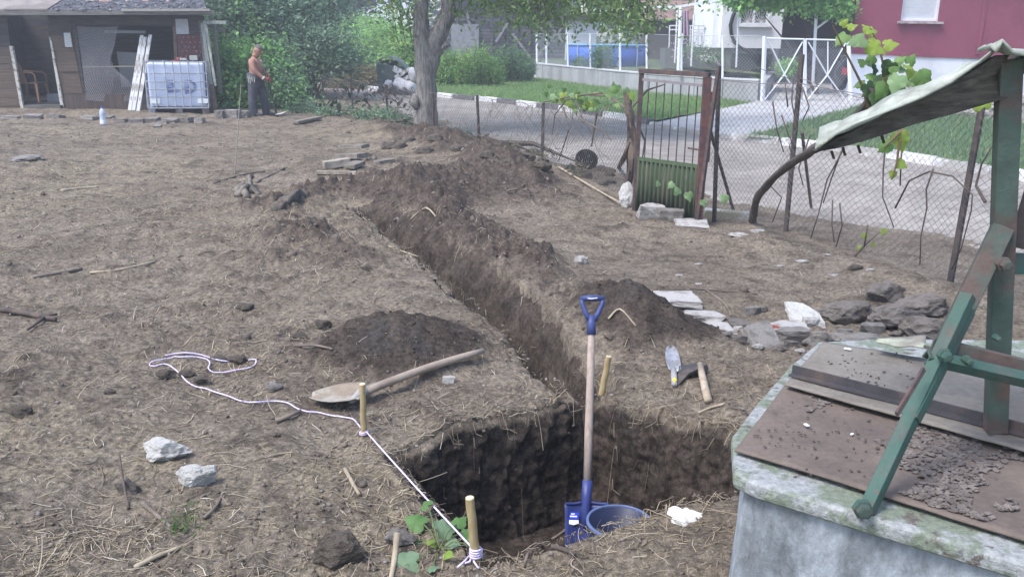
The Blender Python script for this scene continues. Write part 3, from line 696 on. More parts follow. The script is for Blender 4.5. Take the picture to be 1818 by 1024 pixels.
# low stone wall under the house
mt_mort = M('wall_mortar', (0.34, 0.32, 0.31), (0.26, 0.25, 0.24), scale=3, bump=0.5)
sw = thing('stone_wall', 'low grey stone wall below the red house along the grass', 'wall', (STONE[1][0], STONE[1][1], 0.05))
mb = MB()
for i in range(3):
    a, b = Vector((*STONE[i], 0)), Vector((*STONE[i + 1], 0)); mb.bar(a + Vector((0.1, 0.1, 0.33)), b + Vector((0.1, 0.1, 0.33)), 0.28, 0.66)
mb.build('core', mt_mort, sw)
st_mats = [M('wall_stone_%d' % i, c, tuple(v * 0.75 for v in c), scale=4, bump=0.5) for i, c in enumerate(((0.36, 0.34, 0.34), (0.30, 0.28, 0.27), (0.40, 0.37, 0.35)))]
def stone_mesh(seed, sub=2, flat=1.0, ang=0.0, name='stone'):
    r = random.Random(seed); bm = bmesh.new(); bmesh.ops.create_icosphere(bm, subdivisions=sub, radius=1.0)
    planes = [(Vector((r.uniform(-1, 1), r.uniform(-1, 1), r.uniform(-1, 1))).normalized(), r.uniform(0.58, 0.92)) for _ in range(int(4 + 8 * ang))]
    from mathutils import noise as mn
    for v in bm.verts:
        if ang > 0:
            for n, d in planes:
                e = v.co.dot(n) - d
                if e > 0: v.co -= n * e
        k = mn.noise(v.co * 1.3 + Vector((seed * 3.7, 0, 0))) * 0.34 + mn.noise(v.co * 3.1 + Vector((0, seed * 1.9, 0))) * 0.20 + mn.noise(v.co * 7 + Vector((0, 0, seed))) * 0.11 + mn.noise(v.co * 15 + Vector((0, 0, seed))) * 0.05
        v.co *= 1 + k * (1.0 if ang == 0 else 0.8)
        v.co.z *= flat
    me = bpy.data.meshes.new(name); bm.to_mesh(me); bm.free()
    return me
wst = [[stone_mesh(100 + i, 1) for i in range(8)] for _ in range(3)]
for k in range(3):
    for i in range(8): wst[k][i].materials.append(st_mats[k])
rs = random.Random(9); L_ = line_len(STONE)
for row in range(4):
    s = rs.uniform(0, 0.1)
    while s < L_:
        wd = rs.uniform(0.16, 0.30); p, d = line_at(STONE, min(s + wd / 2, L_))
        if p.x < 11.8:
            o = link('stone', wst[rs.randrange(3)][rs.randrange(8)], None, sw)
            z = 0.10 + row * 0.15 + rs.uniform(-0.01, 0.01)
            o.location = Vector((p.x, p.y, z)) - BASE[sw]; o.scale = (wd / 2 * 1.0, 0.09, 0.078); o.rotation_euler = (0, 0, math.atan2(d.y, d.x))
        s += wd + 0.015
# retaining wall of cast panels
mt_rw = M('cast_concrete_wall', (0.36, 0.37, 0.385), (0.28, 0.28, 0.29), scale=2.0, lo=0.4, hi=0.65, stretch=(1, 1, 0.35), var=0.15, bump=0.3, c=(0.20, 0.20, 0.205), cscale=3.0, clo=0.60, chi=0.75)
rw = thing('retaining_wall', 'grey concrete retaining wall with scribbled mark below the mesh fence', 'wall', (WALL[1][0], WALL[1][1], 0.0))
Lw = line_len(WALL); s = 0.0; rp = random.Random(2)
WTOP = lambda t: 0.62 + 0.04 * t
while s < Lw - 0.3:
    wd = min(1.15, Lw - s); a, d = line_at(WALL, s); b, _ = line_at(WALL, s + wd - 0.012)
    dz = rp.uniform(-0.005, 0.005); n = Vector((d.y, -d.x, 0)) * (-1)
    off = rp.uniform(-0.006, 0.006)
    t = s / Lw; zt_ = WTOP(t)
    MB().bar(Vector((a.x, a.y, zt_ / 2 - 0.05)) + n * off, Vector((b.x, b.y, zt_ / 2 - 0.05)) + n * off, 0.2, zt_ + 0.1).build('concrete_panel', mt_rw, rw, bevel=0.006)
    MB().bar(Vector((a.x, a.y, zt_ + 0.03)), Vector((b.x, b.y, zt_ + 0.03)), 0.24, 0.05).build('coping', M('pale_coping', (0.52, 0.52, 0.54), bump=0.3), rw, bevel=0.005)
    s += wd
# the end panel facing the driveway
a = Vector((*WALL[0], 0.28)); MB().bar(a + Vector((0.1, 0.12, 0)), a + Vector((2.1, 6.5, 0.05)), 0.2, 0.72).build('concrete_panel', mt_rw, rw, bevel=0.006)
# scribble on the wall
def wall_pt(px, py, lift=0.012):
    a3 = _ray(px, py); best = None
    for i in range(len(WALL) - 1):
        ax, ay = WALL[i]; bx, by = WALL[i + 1]; ex, ey = bx - ax, by - ay
        den = a3[0] * ey - a3[1] * ex
        t = (ax * ey - ay * ex) / den; sx = ((a3[0] * t - ax) * ex + (a3[1] * t - ay) * ey) / (ex * ex + ey * ey)
        if -0.01 <= sx <= 1.01: best = t
    t = best; p = Vector((a3[0] * t, a3[1] * t, CAM_H + a3[2] * t)); d = Vector((p.x, p.y, 0)).normalized()
    return p - d * (0.125 + lift)
sc = MB(); rsb = random.Random(4)
for cx in (1048, 1053, 1058, 1062):
    pts = [wall_pt(cx + 3.0 * math.sin(t * 1.3 + cx) + rsb.uniform(-.5, .5), 134 + 4.0 * math.cos(t * 0.9 + cx * 0.7)) for t in range(9)]
    sc.tube(pts, 0.006, 4)
sc.tube([wall_pt(1045, 131), wall_pt(1050, 128.5), wall_pt(1057, 129), wall_pt(1063, 132), wall_pt(1071, 138)], 0.006, 4)
sc.tube([wall_pt(1046, 139), wall_pt(1054, 143), wall_pt(1064, 141), wall_pt(1071, 137.5)], 0.006, 4)
sc.build('scribbled_mark', M('dark_scribble', (0.10, 0.10, 0.12), bump=0), rw)

# small white pillar with an opening at the wall's far end
pb = P(946, 142); pp = thing('gate_pillar', 'small white masonry pillar with dark opening at the end of the grey retaining wall', 'pillar', (pb.x, pb.y, 0))
k = pb.y / F_PX
mb = MB(); W2 = 18 * k; H2 = 27 * k
mb.box((pb.x - W2 * .38, pb.y, H2 / 2), (W2 * .24, 0.4, H2)); mb.box((pb.x + W2 * .38, pb.y, H2 / 2), (W2 * .24, 0.4, H2))
mb.box((pb.x, pb.y, H2 * 0.92), (W2 * .52, 0.4, H2 * .16)); mb.box((pb.x, pb.y, H2 * 0.15), (W2 * .52, 0.4, H2 * .3))
mb.build('body', mt_white, pp); MB().box((pb.x, pb.y + 0.1, H2 * .57), (W2 * .52, 0.15, H2 * .54)).build('recess', mt_dark, pp)

# ------------------------------------------------------------------ white house with carport
WY = 34.0
wh = thing('white_house', 'white rendered house on a grey basement with barred window under the vine', 'house', tuple(Q(1320, 85, WY)[:2]) + (0.6,))
def X(px, Y=WY, py=60): return Q(px, py, Y).x
def Z(py, Y=WY, px=1330): return Q(px, py, Y).z
mb = MB()
wa, wb, wz_, wzt = X(1313), X(1362), Z(44), Z(10)
def wrect(m, xa, xb, za, zb, Y=WY, th=0.25): m.box(((xa + xb) / 2, Y + th / 2, (za + zb) / 2), (xb - xa, th, zb - za))
zt_, zb_ = 6.0, Z(86)
wrect(mb, X(1280), wa, zb_, zt_); wrect(mb, wb, X(1388), zb_, zt_); wrect(mb, wa, wb, zb_, wz_); wrect(mb, wa, wb, wzt, zt_)
mb.build('wall', mt_white, wh)
MB().box((X(1280) - 0.125, WY + 2.2, (zb_ + zt_) / 2), (0.25, 3.9, zt_ - zb_)).build('side_wall', mt_white, wh)
mb = MB(); wrect(mb, X(1249, WY + 1.5), X(1280) - 0.25, Z(50), zt_, WY + 1.5); mb.build('wall', mt_white, wh)
mb = MB(); wrect(mb, X(1274), X(1280) - 0.01, Z(42), zt_, WY + 1.40, 0.08); mb.build('downpipe', M('grey_pipe', (0.3, 0.31, 0.32), bump=0), wh)
MB().box(((X(1280) + X(1388)) / 2, WY + 0.20, (zb_ + 0.5) / 2), (X(1388) - X(1280) - 0.05, 0.2, zb_ - 0.5)).build('basement_wall', M('grey_basement', (0.24, 0.245, 0.26), (0.18, 0.18, 0.19), scale=1.5, bump=0.4), wh)
wn = MB()
for px in (1313, 1337, 1361): wn.box((X(px), WY + 0.10, (wz_ + wzt) / 2), (0.07, 0.08, wzt - wz_))
wn.box(((wa + wb) / 2, WY + 0.10, wz_ + 0.03), (wb - wa, 0.07, 0.06)); wn = wn.build('window', M('white_pvc', (0.7, 0.7, 0.7)), wh)
for a_, b_ in ((1314, 1336), (1338, 1360)):
    MB().box(((X(a_) + X(b_)) / 2, WY + 0.14, (wz_ + wzt) / 2), (X(b_) - X(a_) - 0.05, 0.02, wzt - wz_)).build('pane', M('dark_glass', (0.05, 0.06, 0.065), rough=0.15, spec=0.5, var=0, bump=0), wn)
bars = MB()
for px0 in (1325, 1349):
    c = Vector((X(px0), WY - 0.03, wz_ + 0.02))
    for i in range(9):
        t = math.pi * (i + 0.5) / 9; bars.tube([c, c + Vector((math.cos(t) * 0.45, 0, 0.08 + math.sin(t) * 0.62))], 0.008, 4)
bars.build('window_bars', M('white_bar', (0.6, 0.6, 0.6), bump=0), wn)
MB().box(((wa + wb) / 2, WY - 0.06, wz_ - 0.05), (wb - wa + 0.2, 0.2, 0.07)).build('window_sill', mt_white, wh)
MB().box((X(1338) , WY + 0.05, 0.95), (1.5, 0.2, 0.62)).build('basement_window', M('dark_basement_glass', (0.06, 0.065, 0.07), rough=0.3, bump=0), wh)
MB().prism([Vector((X(1245), WY - 0.5, 6)), Vector((X(1520), WY - 0.5, 6)), Vector((X(1520), WY + 5, 7.5)), Vector((X(1245), WY + 5, 7.5))], (0, 0, 0.2)).build('roof', M('roof_tiles', (0.2, 0.1, 0.07)), wh)
# open carport at its right: recess with brown back wall
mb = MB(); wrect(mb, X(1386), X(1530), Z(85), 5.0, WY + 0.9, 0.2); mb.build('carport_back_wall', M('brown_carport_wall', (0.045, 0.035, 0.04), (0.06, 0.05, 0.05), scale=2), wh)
mb = MB(); wrect(mb, X(1386), X(1530), 0.2, Z(85), WY + 0.95, 0.2)
mb.build('carport_lower_wall', M('grey_carport_wall', (0.13, 0.13, 0.15), (0.10, 0.10, 0.115), scale=2), wh)
MB().box((X(1458), WY - 1.2, 4.2), (X(1530) - X(1386), 4.2, 0.15)).build('carport_roof', mt_darkplank, wh)
hose = MB().tube([Q(1306, 18, WY - .12), Q(1301, 30, WY - .12), Q(1297, 45, WY - .12), Q(1298, 60, WY - .12), Q(1303, 74, WY - .12), Q(1313, 84, WY - .12), Q(1328, 91, WY - .12), Q(1345, 99, WY - .12), Q(1362, 107, WY - .2)], [0.07, 0.07, 0.07, 0.06, 0.055, 0.05, 0.05, 0.045, 0.045], 8)
tag(hose.build('drain_hose', M('black_rubber', (0.02, 0.02, 0.022), rough=0.6, bump=0.1), smooth=True, loc=tuple(Q(1345, 99, WY - .12))), 'curved black hose hanging on the white house wall', 'hose')

# ------------------------------------------------------------------ barn and sheds far behind
BY = 47.0
barn = thing('wooden_barn', 'grey weathered wooden barn with diagonal braces behind the tall weeds', 'barn', (X(890, BY), BY, 0.5))
mt_barn = [M('barn_board_%d' % i, c, tuple(v * 0.7 for v in c), scale=2, stretch=(1, 1, 6), bump=0.4) for i, c in enumerate(((0.15, 0.14, 0.145), (0.11, 0.10, 0.105), (0.18, 0.17, 0.175), (0.13, 0.11, 0.11)))]
bx0, bx1 = X(800, BY), X(1012, BY); zz = 0.4; rb = random.Random(6)
nb_ = 22
for i in range(nb_):
    h = 0.16; z = 0.35 + i * 0.165
    MB().box(((bx0 + bx1) / 2 + rb.uniform(-.1, .1), BY + rb.uniform(-0.03, 0.03), z + h / 2), (bx1 - bx0, 0.04, h * rb.uniform(0.8, 0.97)), 0, 0, rb.uniform(-.003, .003)).build('board', mt_barn[rb.randrange(4)], barn)
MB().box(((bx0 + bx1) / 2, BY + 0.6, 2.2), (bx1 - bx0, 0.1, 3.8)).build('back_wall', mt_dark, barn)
for px in (812, 832, 850, 873, 895, 918, 940, 968):
    MB().box((X(px, BY), BY - 0.08, 2.2), (0.13, 0.12, 3.7)).build('post', mt_barn[1], barn)
for a_, b_ in (((838, 62), (828, 20)), ((910, 60), (948, 112)), ((958, 20), (1000, 75)), ((1015, 30), (955, 100)), ((955, 45), (985, 75)), ((880, 75), (905, 35))):
    MB().bar(Q(*a_, BY - 0.2), Q(*b_, BY - 0.2), 0.12, 0.1, (0, 1, 0)).build('brace', M('pale_brace', (0.24, 0.23, 0.235), bump=0.3), barn)
MB().prism([Vector((bx0 - .4, BY - 0.7, 3.9)), Vector((bx1 + .3, BY - 0.7, 3.9)), Vector((bx1 + .3, BY + 4, 6)), Vector((bx0 - .4, BY + 4, 6))], (0, 0, 0.12)).build('roof', M('old_roof_tile', (0.24, 0.15, 0.12), (0.16, 0.11, 0.10), scale=3, bump=0.6), barn)
MB().box((X(826, BY), BY - 0.15, 1.4), (1.4, 0.1, 1.9)).build('stone_infill', M('grey_infill', (0.27, 0.27, 0.285), (0.2, 0.2, 0.21), scale=5, bump=0.5), barn)
hut = thing('white_hut', 'plain whitewashed hut wall standing behind the blue pool', 'hut', (X(1034, 43), 43, 0.6))
mb = MB(); wrect(mb, X(1008, 43), X(1059, 43), 0.6, Z(36, 43, 1030), 43, 2.0); mb.build('wall', M('lilac_whitewash', (0.62, 0.62, 0.68), bump=0.2), hut)
MB().box((X(1034, 43), 43.9, Z(36, 43, 1030) + 0.11), (X(1059, 43) - X(1008, 43) + 0.5, 2.7, 0.2)).build('roof', mt_darkplank, hut)
s2 = thing('garden_shed', 'low brown shed with red tiled roof behind the blue pool garden', 'shed', (X(1190, 46), 46, 0.7))
mb = MB(); wrect(mb, X(1150, 46), X(1240, 46), 0.6, Z(38, 46, 1190), 46, 2.5); mb.build('wall', M('dark_brown_boarding', (0.07, 0.05, 0.05), (0.10, 0.075, 0.07), scale=2, stretch=(8, 8, 1)), s2)
zr = Z(37, 46, 1190)
tl = MB()
for i in range(26):
    a = X(1142, 46) + i * 0.125
    tl.prism([Vector((a, 45.5, zr)), Vector((a + 0.1, 45.5, zr + 0.03)), Vector((a + 0.1, 48, zr + 1.0)), Vector((a, 48, zr + 0.97))], (0, 0, 0.05))
tl.build('roof', M('faded_red_tile', (0.25, 0.16, 0.14), (0.18, 0.12, 0.11), scale=4, bump=0.4), s2)
fh = thing('far_house', 'pale white house corner showing between the far trees', 'house', (X(690, 75), 75, 0))
mb = MB(); wrect(mb, X(644, 75), X(738, 75), -0.1, 8.0, 75, 6); mb.build('wall', mt_white, fh)
mb = MB(); wrect(mb, X(661, 75), X(667, 75), 4.2, 5.6, 74.9, 0.05); mb.build('window', M('far_window', (0.12, 0.13, 0.15), bump=0), fh)
MB().box((X(692, 75), 78, 8.2), (6, 8, 0.4)).build('roof', M('roof_tiles', (0.2, 0.1, 0.07)), fh)
up = Q(512, 40, 34); tag(MB().tube([(up.x + 0.12, 34, -0.1), (up.x, 34, 3), (up.x - 0.15, 34, 7.5)], [0.09, 0.08, 0.07], 8).build('utility_pole', M('grey_green_pole', (0.24, 0.27, 0.23), bump=0.3), loc=(up.x, 34, 0)), 'slim pale utility pole rising from the roadside bushes', 'pole')
# ================================================================== FENCES AND GATES
mt_rust = M('rusty_iron', (0.115, 0.075, 0.065), (0.07, 0.055, 0.055), scale=14, lo=0.4, hi=0.6, var=0.25, bump=0.5, bscale=80, bdist=0.004)
mt_wire = M('rusty_wire', (0.15, 0.13, 0.125), (0.22, 0.20, 0.20), scale=5, bump=0)
mt_darkpost = M('dark_fence_post', (0.085, 0.068, 0.062), (0.05, 0.045, 0.045), scale=12, bump=0.4)
def grid_net(mb, pt, nu, nv, r, cell_u, seg=None, sides=3):
    """diamond netting over a patch: pt(u, v) with u, v in 0..1; nu cells along, nv cells up"""
    for i in range(-nv, nu + 1):
        for sg in (1, -1):
            pts = []; n = seg or (nv * 2)
            for k in range(n + 1):
                v = k / n; u = (i + v * nv) / nu if sg > 0 else (i + (1 - v) * nv) / nu
                if -1e-6 <= u <= 1 + 1e-6: pts.append(pt(min(max(u, 0), 1), v))
            if len(pts) > 1: mb.tube(pts, r, sides, False)
# ---- street fence: right stretch (gate to the edge), left stretch (gate to the tree and beyond)
fence = thing('chain_link_fence', 'sagging rusty chain link fence with leaning posts right of the green gate', 'fence', (2.41, 7.72, 0))
def post(parent, base, top, r, mat=mt_darkpost, n=6):
    base = Vector(base); top = Vector(top)
    return MB().tube([base + (base - top).normalized() * 0.15, top], r, n).build('post', mat, parent)
g1 = G(1395, 410); t1 = Q(1424, 97, g1.y + 0.02); post(fence, g1, t1, 0.024)
g2 = G(1687, 500); t2 = Q(1744, 186, g2.y - 0.05); post(fence, g2, t2, 0.024)
g0 = G(1272, 372); g0 = Vector((1.98, 8.62, gz(1.98, 8.62))); t0 = Q(1277, 118, 8.62); post(fence, g0, t0, 0.022)
gm = Vector((2.62, 8.6, -0.05)); t = Q(1436, 130, 8.6)
post(fence, G(1441, 372), Q(1424, 235, 8.5), 0.016, M('twisted_dry_vine', (0.12, 0.095, 0.08), bump=0.6))
g3 = Vector((3.72, 4.3, gz(3.72, 4.3))); post(fence, g3, g3 + Vector((0.02, 0.0, 1.45)), 0.024)
MB().tube([Q(1259, 225, 8.55), G(1304, 380)], 0.017, 6).build('brace', mt_rust, fence)
def fence_pt(A, B, za, zb, ta, tb, sag, seed, zo=0.03, bow=0.05):
    A, B = Vector(A), Vector(B)
    def pt(u, v):
        p = A.lerp(B, u); z0 = za + (zb - za) * u + zo; z1 = ta + (tb - ta) * u - sag * math.sin(math.pi * u)
        n = Vector((B.y - A.y, A.x - B.x, 0)).normalized()
        w_ = bow * math.sin(u * 5 + seed) * math.sin(v * math.pi * 0.9) + 0.012 * math.sin(u * 23 + v * 9 + seed)
        lean = (u - 0.5) * 0.0
        q = p + n * w_; q.z = z0 + (z1 - z0) * v; q += (B - A).normalized() * 0.02 * math.sin(v * 7 + seed)
        return q
    return pt
def lean_pt(g_a, t_a, g_b, t_b, seed, drop=0.02, low=0.03, bow=0.05):
    ga, ta, gb, tb = map(Vector, (g_a, t_a, g_b, t_b)); n = Vector((gb.y - ga.y, ga.x - gb.x, 0)).normalized()
    def pt(u, v):
        lo_, hi_ = ga.lerp(gb, u), ta.lerp(tb, u)
        lo_.z += low
        hi_.z -= drop * math.sin(math.pi * u)
        return lo_.lerp(hi_, v) + n * (bow * math.sin(u * 5 + seed) * math.sin(v * 2.6) + 0.012 * math.sin(u * 21 + v * 11 + seed)) + (gb - ga).normalized() * 0.015 * math.sin(v * 8 + seed)
    return pt
wtop0, wtop1, wtop2 = Q(1262, 140, 8.62), Q(1417, 148, g1.y + .02), Q(1735, 182, g2.y - .05)
wtop2 = t2.copy(); wtop3 = g3 + Vector((0.02, 0, 1.42)); wtop1.z = Q(1417, 148, g1.y).z
mb = MB()
grid_net(mb, lean_pt(g0, wtop0, g1, wtop1, 1, 0.03), 19, 22, 0.0017, .06)
grid_net(mb, lean_pt(g1, wtop1, g2, wtop2, 2, 0.05), 27, 20, 0.0017, .065)
grid_net(mb, lean_pt(g2, wtop2, g3, wtop3, 3, 0.04), 26, 20, 0.0017, .065)
tag(mb.build('netting', mt_wire, fence), kind='stuff')
mb = MB()
def barbed(mb, pts, r=0.0035, seed=0):
    rb_ = random.Random(seed); mb.tube(pts, r, 4)
    for i in range(len(pts) - 1):
        a, b = Vector(pts[i]), Vector(pts[i + 1]); L = (b - a).length
        for k in range(int(L / 0.12)):
            p = a.lerp(b, (k + .5) / max(1, int(L / 0.12))); d = Vector((rb_.uniform(-1, 1), rb_.uniform(-1, 1), rb_.uniform(-1, 1))).normalized() * 0.018
            mb.tube([p - d, p + d], 0.0015, 3)
def sagline(a, b, n, s): return [Vector(a).lerp(Vector(b), i / n) - Vector((0, 0, s * math.sin(math.pi * i / n))) for i in range(n + 1)]
barbed(mb, sagline(wtop0, wtop1, 8, 0.02) + sagline(wtop1, wtop2, 10, 0.03)[1:] + sagline(wtop2, wtop3, 8, 0.02)[1:], 0.004, 1)
barbed(mb, sagline(Q(1283, 136, 8.6), Q(1345, 120, 8.2), 6, 0.0) + sagline(Q(1345, 120, 8.2), wtop1 + Vector((0, 0, 0.02)), 6, 0.01)[1:], 0.003, 2)
barbed(mb, sagline(wtop1 + Vector((0, 0, .05)), wtop2 + Vector((0, 0, -.08)), 10, 0.06), 0.003, 3)
tag(mb.build('barbed_wire', mt_wire, fence), kind='stuff')

lf = thing('chain_link_fence', 'low rusty wire fence running from the green gate to the forked tree', 'fence', (0.42, 12.5, 0))
lp = []
for (bx, by, tx, ty) in ((1116, 345, 1118, 172), (962, 284, 965, 183), (851, 256, 847, 169), (770, 236, 768, 165), (689, 205, 684, 150), (627, 197, 622, 140), (575, 188, 572, 135)):
    b_ = P(bx, by, 0.0); b_.z = gz(b_.x, b_.y) - 0.02; t_ = Q(tx, ty, b_.y)
    lp.append((b_, t_)); post(lf, b_, t_, 0.026, mt_rust if bx == 770 else mt_darkpost)
mb = MB()
for i in range(len(lp) - 1):
    (a, ta), (b, tb) = lp[i], lp[i + 1]; L = (b - a).length
    ta2, tb2 = ta - Vector((0, 0, 0.02)), tb - Vector((0, 0, 0.02)); nu = max(8, int(L / 0.075)); nv = max(9, int((ta - a).length / 0.075))
    grid_net(mb, lean_pt(a, ta2, b, tb2, i + 7, 0.05, 0.02, 0.04), nu, nv, 0.0019, .075)
tag(mb.build('netting', mt_wire, lf), kind='stuff')
mb = MB()
for i in range(len(lp) - 1): barbed(mb, sagline(lp[i][1], lp[i + 1][1], 8, 0.05), 0.004, 10 + i)
tag(mb.build('barbed_wire', mt_wire, lf), kind='stuff')

# ---- green and rusty yard gate
mt_gpanel = M('green_corrugated_tin', (0.050, 0.070, 0.041), (0.095, 0.098, 0.068), scale=6, lo=0.45, hi=0.65, stretch=(3, 3, 0.6), bump=0.3, c=(0.12, 0.08, 0.055), cscale=9, clo=0.58, chi=0.68)
yg = thing('yard_gate', 'rusty iron yard gate with green corrugated lower panel and thin bars above', 'gate', (1.5, 8.6, 0))
YL, YR = 8.95, 8.42
def gate_p(u, py_t):                  # point on the gate plane: u across, t up 0..1
    Lb, Lt, Rb, Rt = Q(1126, 372, YL), Q(1139, 130, YL), Q(1240, 392, YR), Q(1256, 137, YR)
    return Lb.lerp(Rb, u).lerp(Lt.lerp(Rt, u), py_t)
MB().bar(gate_p(0, -0.02), gate_p(0, 1.0), 0.045, 0.04, (0, 1, 0)).build('frame_rail', mt_rust, yg, bevel=0.004)
MB().bar(gate_p(1, -0.02), gate_p(1, 1.0), 0.075, 0.05, (0, 1, 0)).build('frame_rail', M('red_rust_iron', (0.125, 0.062, 0.055), (0.08, 0.05, 0.05), scale=10, bump=0.4), yg, bevel=0.004)
MB().bar(gate_p(-0.03, 1.0) + Vector((0, 0, .02)), gate_p(1.03, 1.0) + Vector((0, 0, .02)), 0.045, 0.045).build('frame_rail', mt_rust, yg, bevel=0.004)
MB().bar(gate_p(0.02, 0.955), gate_p(0.98, 0.94), 0.02, 0.025).build('frame_rail', M('pale_worn_iron', (0.22, 0.20, 0.21), bump=0.2), yg)
MB().bar(gate_p(0.0, 0.385), gate_p(1.0, 0.385), 0.03, 0.035).build('frame_rail', M('green_rail', (0.07, 0.10, 0.055), bump=0.3), yg)
for i in range(7):
    u = 0.13 + i * 0.123
    MB().tube([gate_p(u - 0.01, 0.39), gate_p(u, 0.95)], 0.006, 6).build('bar', mt_darkpost, yg)
n = 96; pv = []; nrm = Vector((gate_p(1, 0) - gate_p(0, 0))).cross(Vector((0, 0, 1))).normalized()
for i in range(n + 1):
    for t_ in (0.0, 0.19, 0.385):
        pv.append(gate_p(0.02 + 0.96 * i / n, t_) + nrm * 0.016 * math.sin(i / n * math.pi * 2 * 14))
pf = [(i * 3 + j, i * 3 + j + 1, i * 3 + j + 4, i * 3 + j + 3) for i in range(n) for j in (0, 1)]
o = npmesh('corrugated_panel', [tuple(v) for v in pv], np.array(pf), mt_gpanel, yg, smooth=True)
so = o.modifiers.new('thickness', 'SOLIDIFY'); so.thickness = 0.004
MB().bar(gate_p(0.97, 0.50), gate_p(0.78, 0.505), 0.012, 0.016).build('latch', mt_rust, yg)
MB().tube([gate_p(1.0, 0.42) + Vector((0.05, 0, 0)), gate_p(1.0, 0.54) + Vector((0.05, 0, 0))], 0.02, 8).build('hinge', mt_rust, yg)
MB().tube([gate_p(1.0, 0.83) + Vector((0.05, 0, 0)), gate_p(1.0, 0.9) + Vector((0.05, 0, 0))], 0.02, 8).build('hinge', mt_rust, yg)
gp_ = thing('gate_post', 'leaning rusty angle iron post beside the hinge of the green gate', 'post', (1.95, 8.4, 0))
MB().tube([Q(1238, 392, 8.4), Q(1262, 215, 8.4), Q(1276, 120, 8.4)], [0.028, 0.026, 0.02], 4).build('post', mt_rust, gp_)
kl_ = MB(); kb = G(1300, 385); kl0 = G(1250, 384)
tag(MB().bar(kl0 + Vector((0, 0, 0.0)), kb + Vector((0.15, -0.05, -0.02)), 0.14, 0.16).build('concrete_sill', M('mossy_blue_concrete', (0.33, 0.35, 0.38), (0.24, 0.23, 0.17), scale=5, bump=0.5), loc=tuple(kl0), bevel=0.012), 'pale concrete sill at the foot of the green gate', 'sill')

# ---- neighbour's white post and mesh fence on the retaining wall
mt_wp = M('white_paint_metal', (0.74, 0.75, 0.78), rough=0.5, var=0.05, bump=0)
mt_fine = M('galvanised_wire', (0.48, 0.50, 0.53), bump=0)
nf = thing('mesh_fence', 'white posted wire mesh fence standing on the grey retaining wall', 'fence', (WALL[1][0], WALL[1][1], 0.6))
pxs = [(1228, 158), (1178, 0), (1147, 0), (1100, 0), (1050, 0), (1008, 0), (970, 0), (953, 0)]
def wall_base(px):
    a3 = _ray(px, 140)
    for i in range(len(WALL) - 1):
        ax, ay = WALL[i]; bx, by = WALL[i + 1]; ex, ey = bx - ax, by - ay; den = a3[0] * ey - a3[1] * ex
        t = (ax * ey - ay * ex) / den; s_ = ((a3[0] * t - ax) * ex + (a3[1] * t - ay) * ey) / (ex * ex + ey * ey)
        if -0.02 <= s_ <= 1.02: return Vector((a3[0] * t, a3[1] * t, 0.66))
    return Vector((*WALL[-1], 0.66))
npst = []
for px in (1347, 1283, 1256, 1210, 1148, 1101, 1048, 1008, 970, 953):
    b_ = wall_base(px)
    top = Q(px, 60.5 if px < 1150 else 64, b_.y); npst.append((b_, top))
    if px not in (1256, 1347): MB().tube([b_ - Vector((0, 0, 0.05)), top], 0.035 if px > 1000 else 0.045, 8).build('post', mt_wp, nf)
mb = MB()
for i in range(len(npst) - 1):
    (a, ta), (b, tb) = npst[i], npst[i + 1]; L = (b - a).length; nu = max(4, int(L / 0.10)); nv = 12
    grid_net(mb, (lambda u, v, a=a, ta=ta, b=b, tb=tb: a.lerp(b, u).lerp(ta.lerp(tb, u), v)), nu, nv, 0.0028, .1, seg=4)
    mb.tube([ta, tb], 0.006, 4)
tag(mb.build('netting', mt_fine, nf), kind='stuff')

# ---- neighbour's white double gate
ng = thing('driveway_gate', 'white metal double gate with crossed braces across the concrete driveway', 'gate', tuple(GATE_L))
A, B = Q(1352, 190, GATE_L.y), Q(1512, 192, GATE_L.y + 0.6)
At, Bt = Q(1357, 67, GATE_L.y), Q(1507, 71, GATE_L.y + 0.6)
def ngp(u, v): return A.lerp(B, u).lerp(At.lerp(Bt, u), v)
MB().tube([ngp(0, -0.05), ngp(0, 1.02)], 0.05, 8).build('gate_post', mt_wp, ng)
MB().tube([ngp(1, -0.05), ngp(1, 1.02)], 0.05, 8).build('gate_post', mt_wp, ng)
for u0, u1 in ((0.02, 0.465), (0.485, 0.98)):
    leaf = MB(); r_ = 0.022
    for a_, b_ in (((u0, .03), (u0, .99)), ((u1, .03), (u1, .99)), ((u0, .99), (u1, .99)), ((u0, .03), (u1, .03))):
        leaf.tube([ngp(*a_), ngp(*b_)], r_ * 1.2, 6)
    leaf = leaf.build('gate_leaf', mt_wp, ng)
    um = (u0 + u1) / 2
    for a_, b_ in (((u0 + .03, .95), (um, .48)), ((um, .48), (u1, .03)), ((u1 - .02, .95), (um, .48)), ((um, .48), (u0, .08))):
        MB().tube([ngp(*a_), ngp(*b_)], 0.02, 6).build('brace', mt_wp, leaf)
    if u0 > .3: MB().tube([ngp(um + .005, .46), ngp(um + .015, .97)], 0.018, 6).build('brace', mt_wp, leaf)
    mb = MB(); grid_net(mb, (lambda u, v, u0=u0, u1=u1: ngp(u0 + (u1 - u0) * u, .03 + .96 * v)), 14, 18, 0.0025, .1, seg=4); tag(mb.build('netting', mt_fine, leaf), kind='stuff')

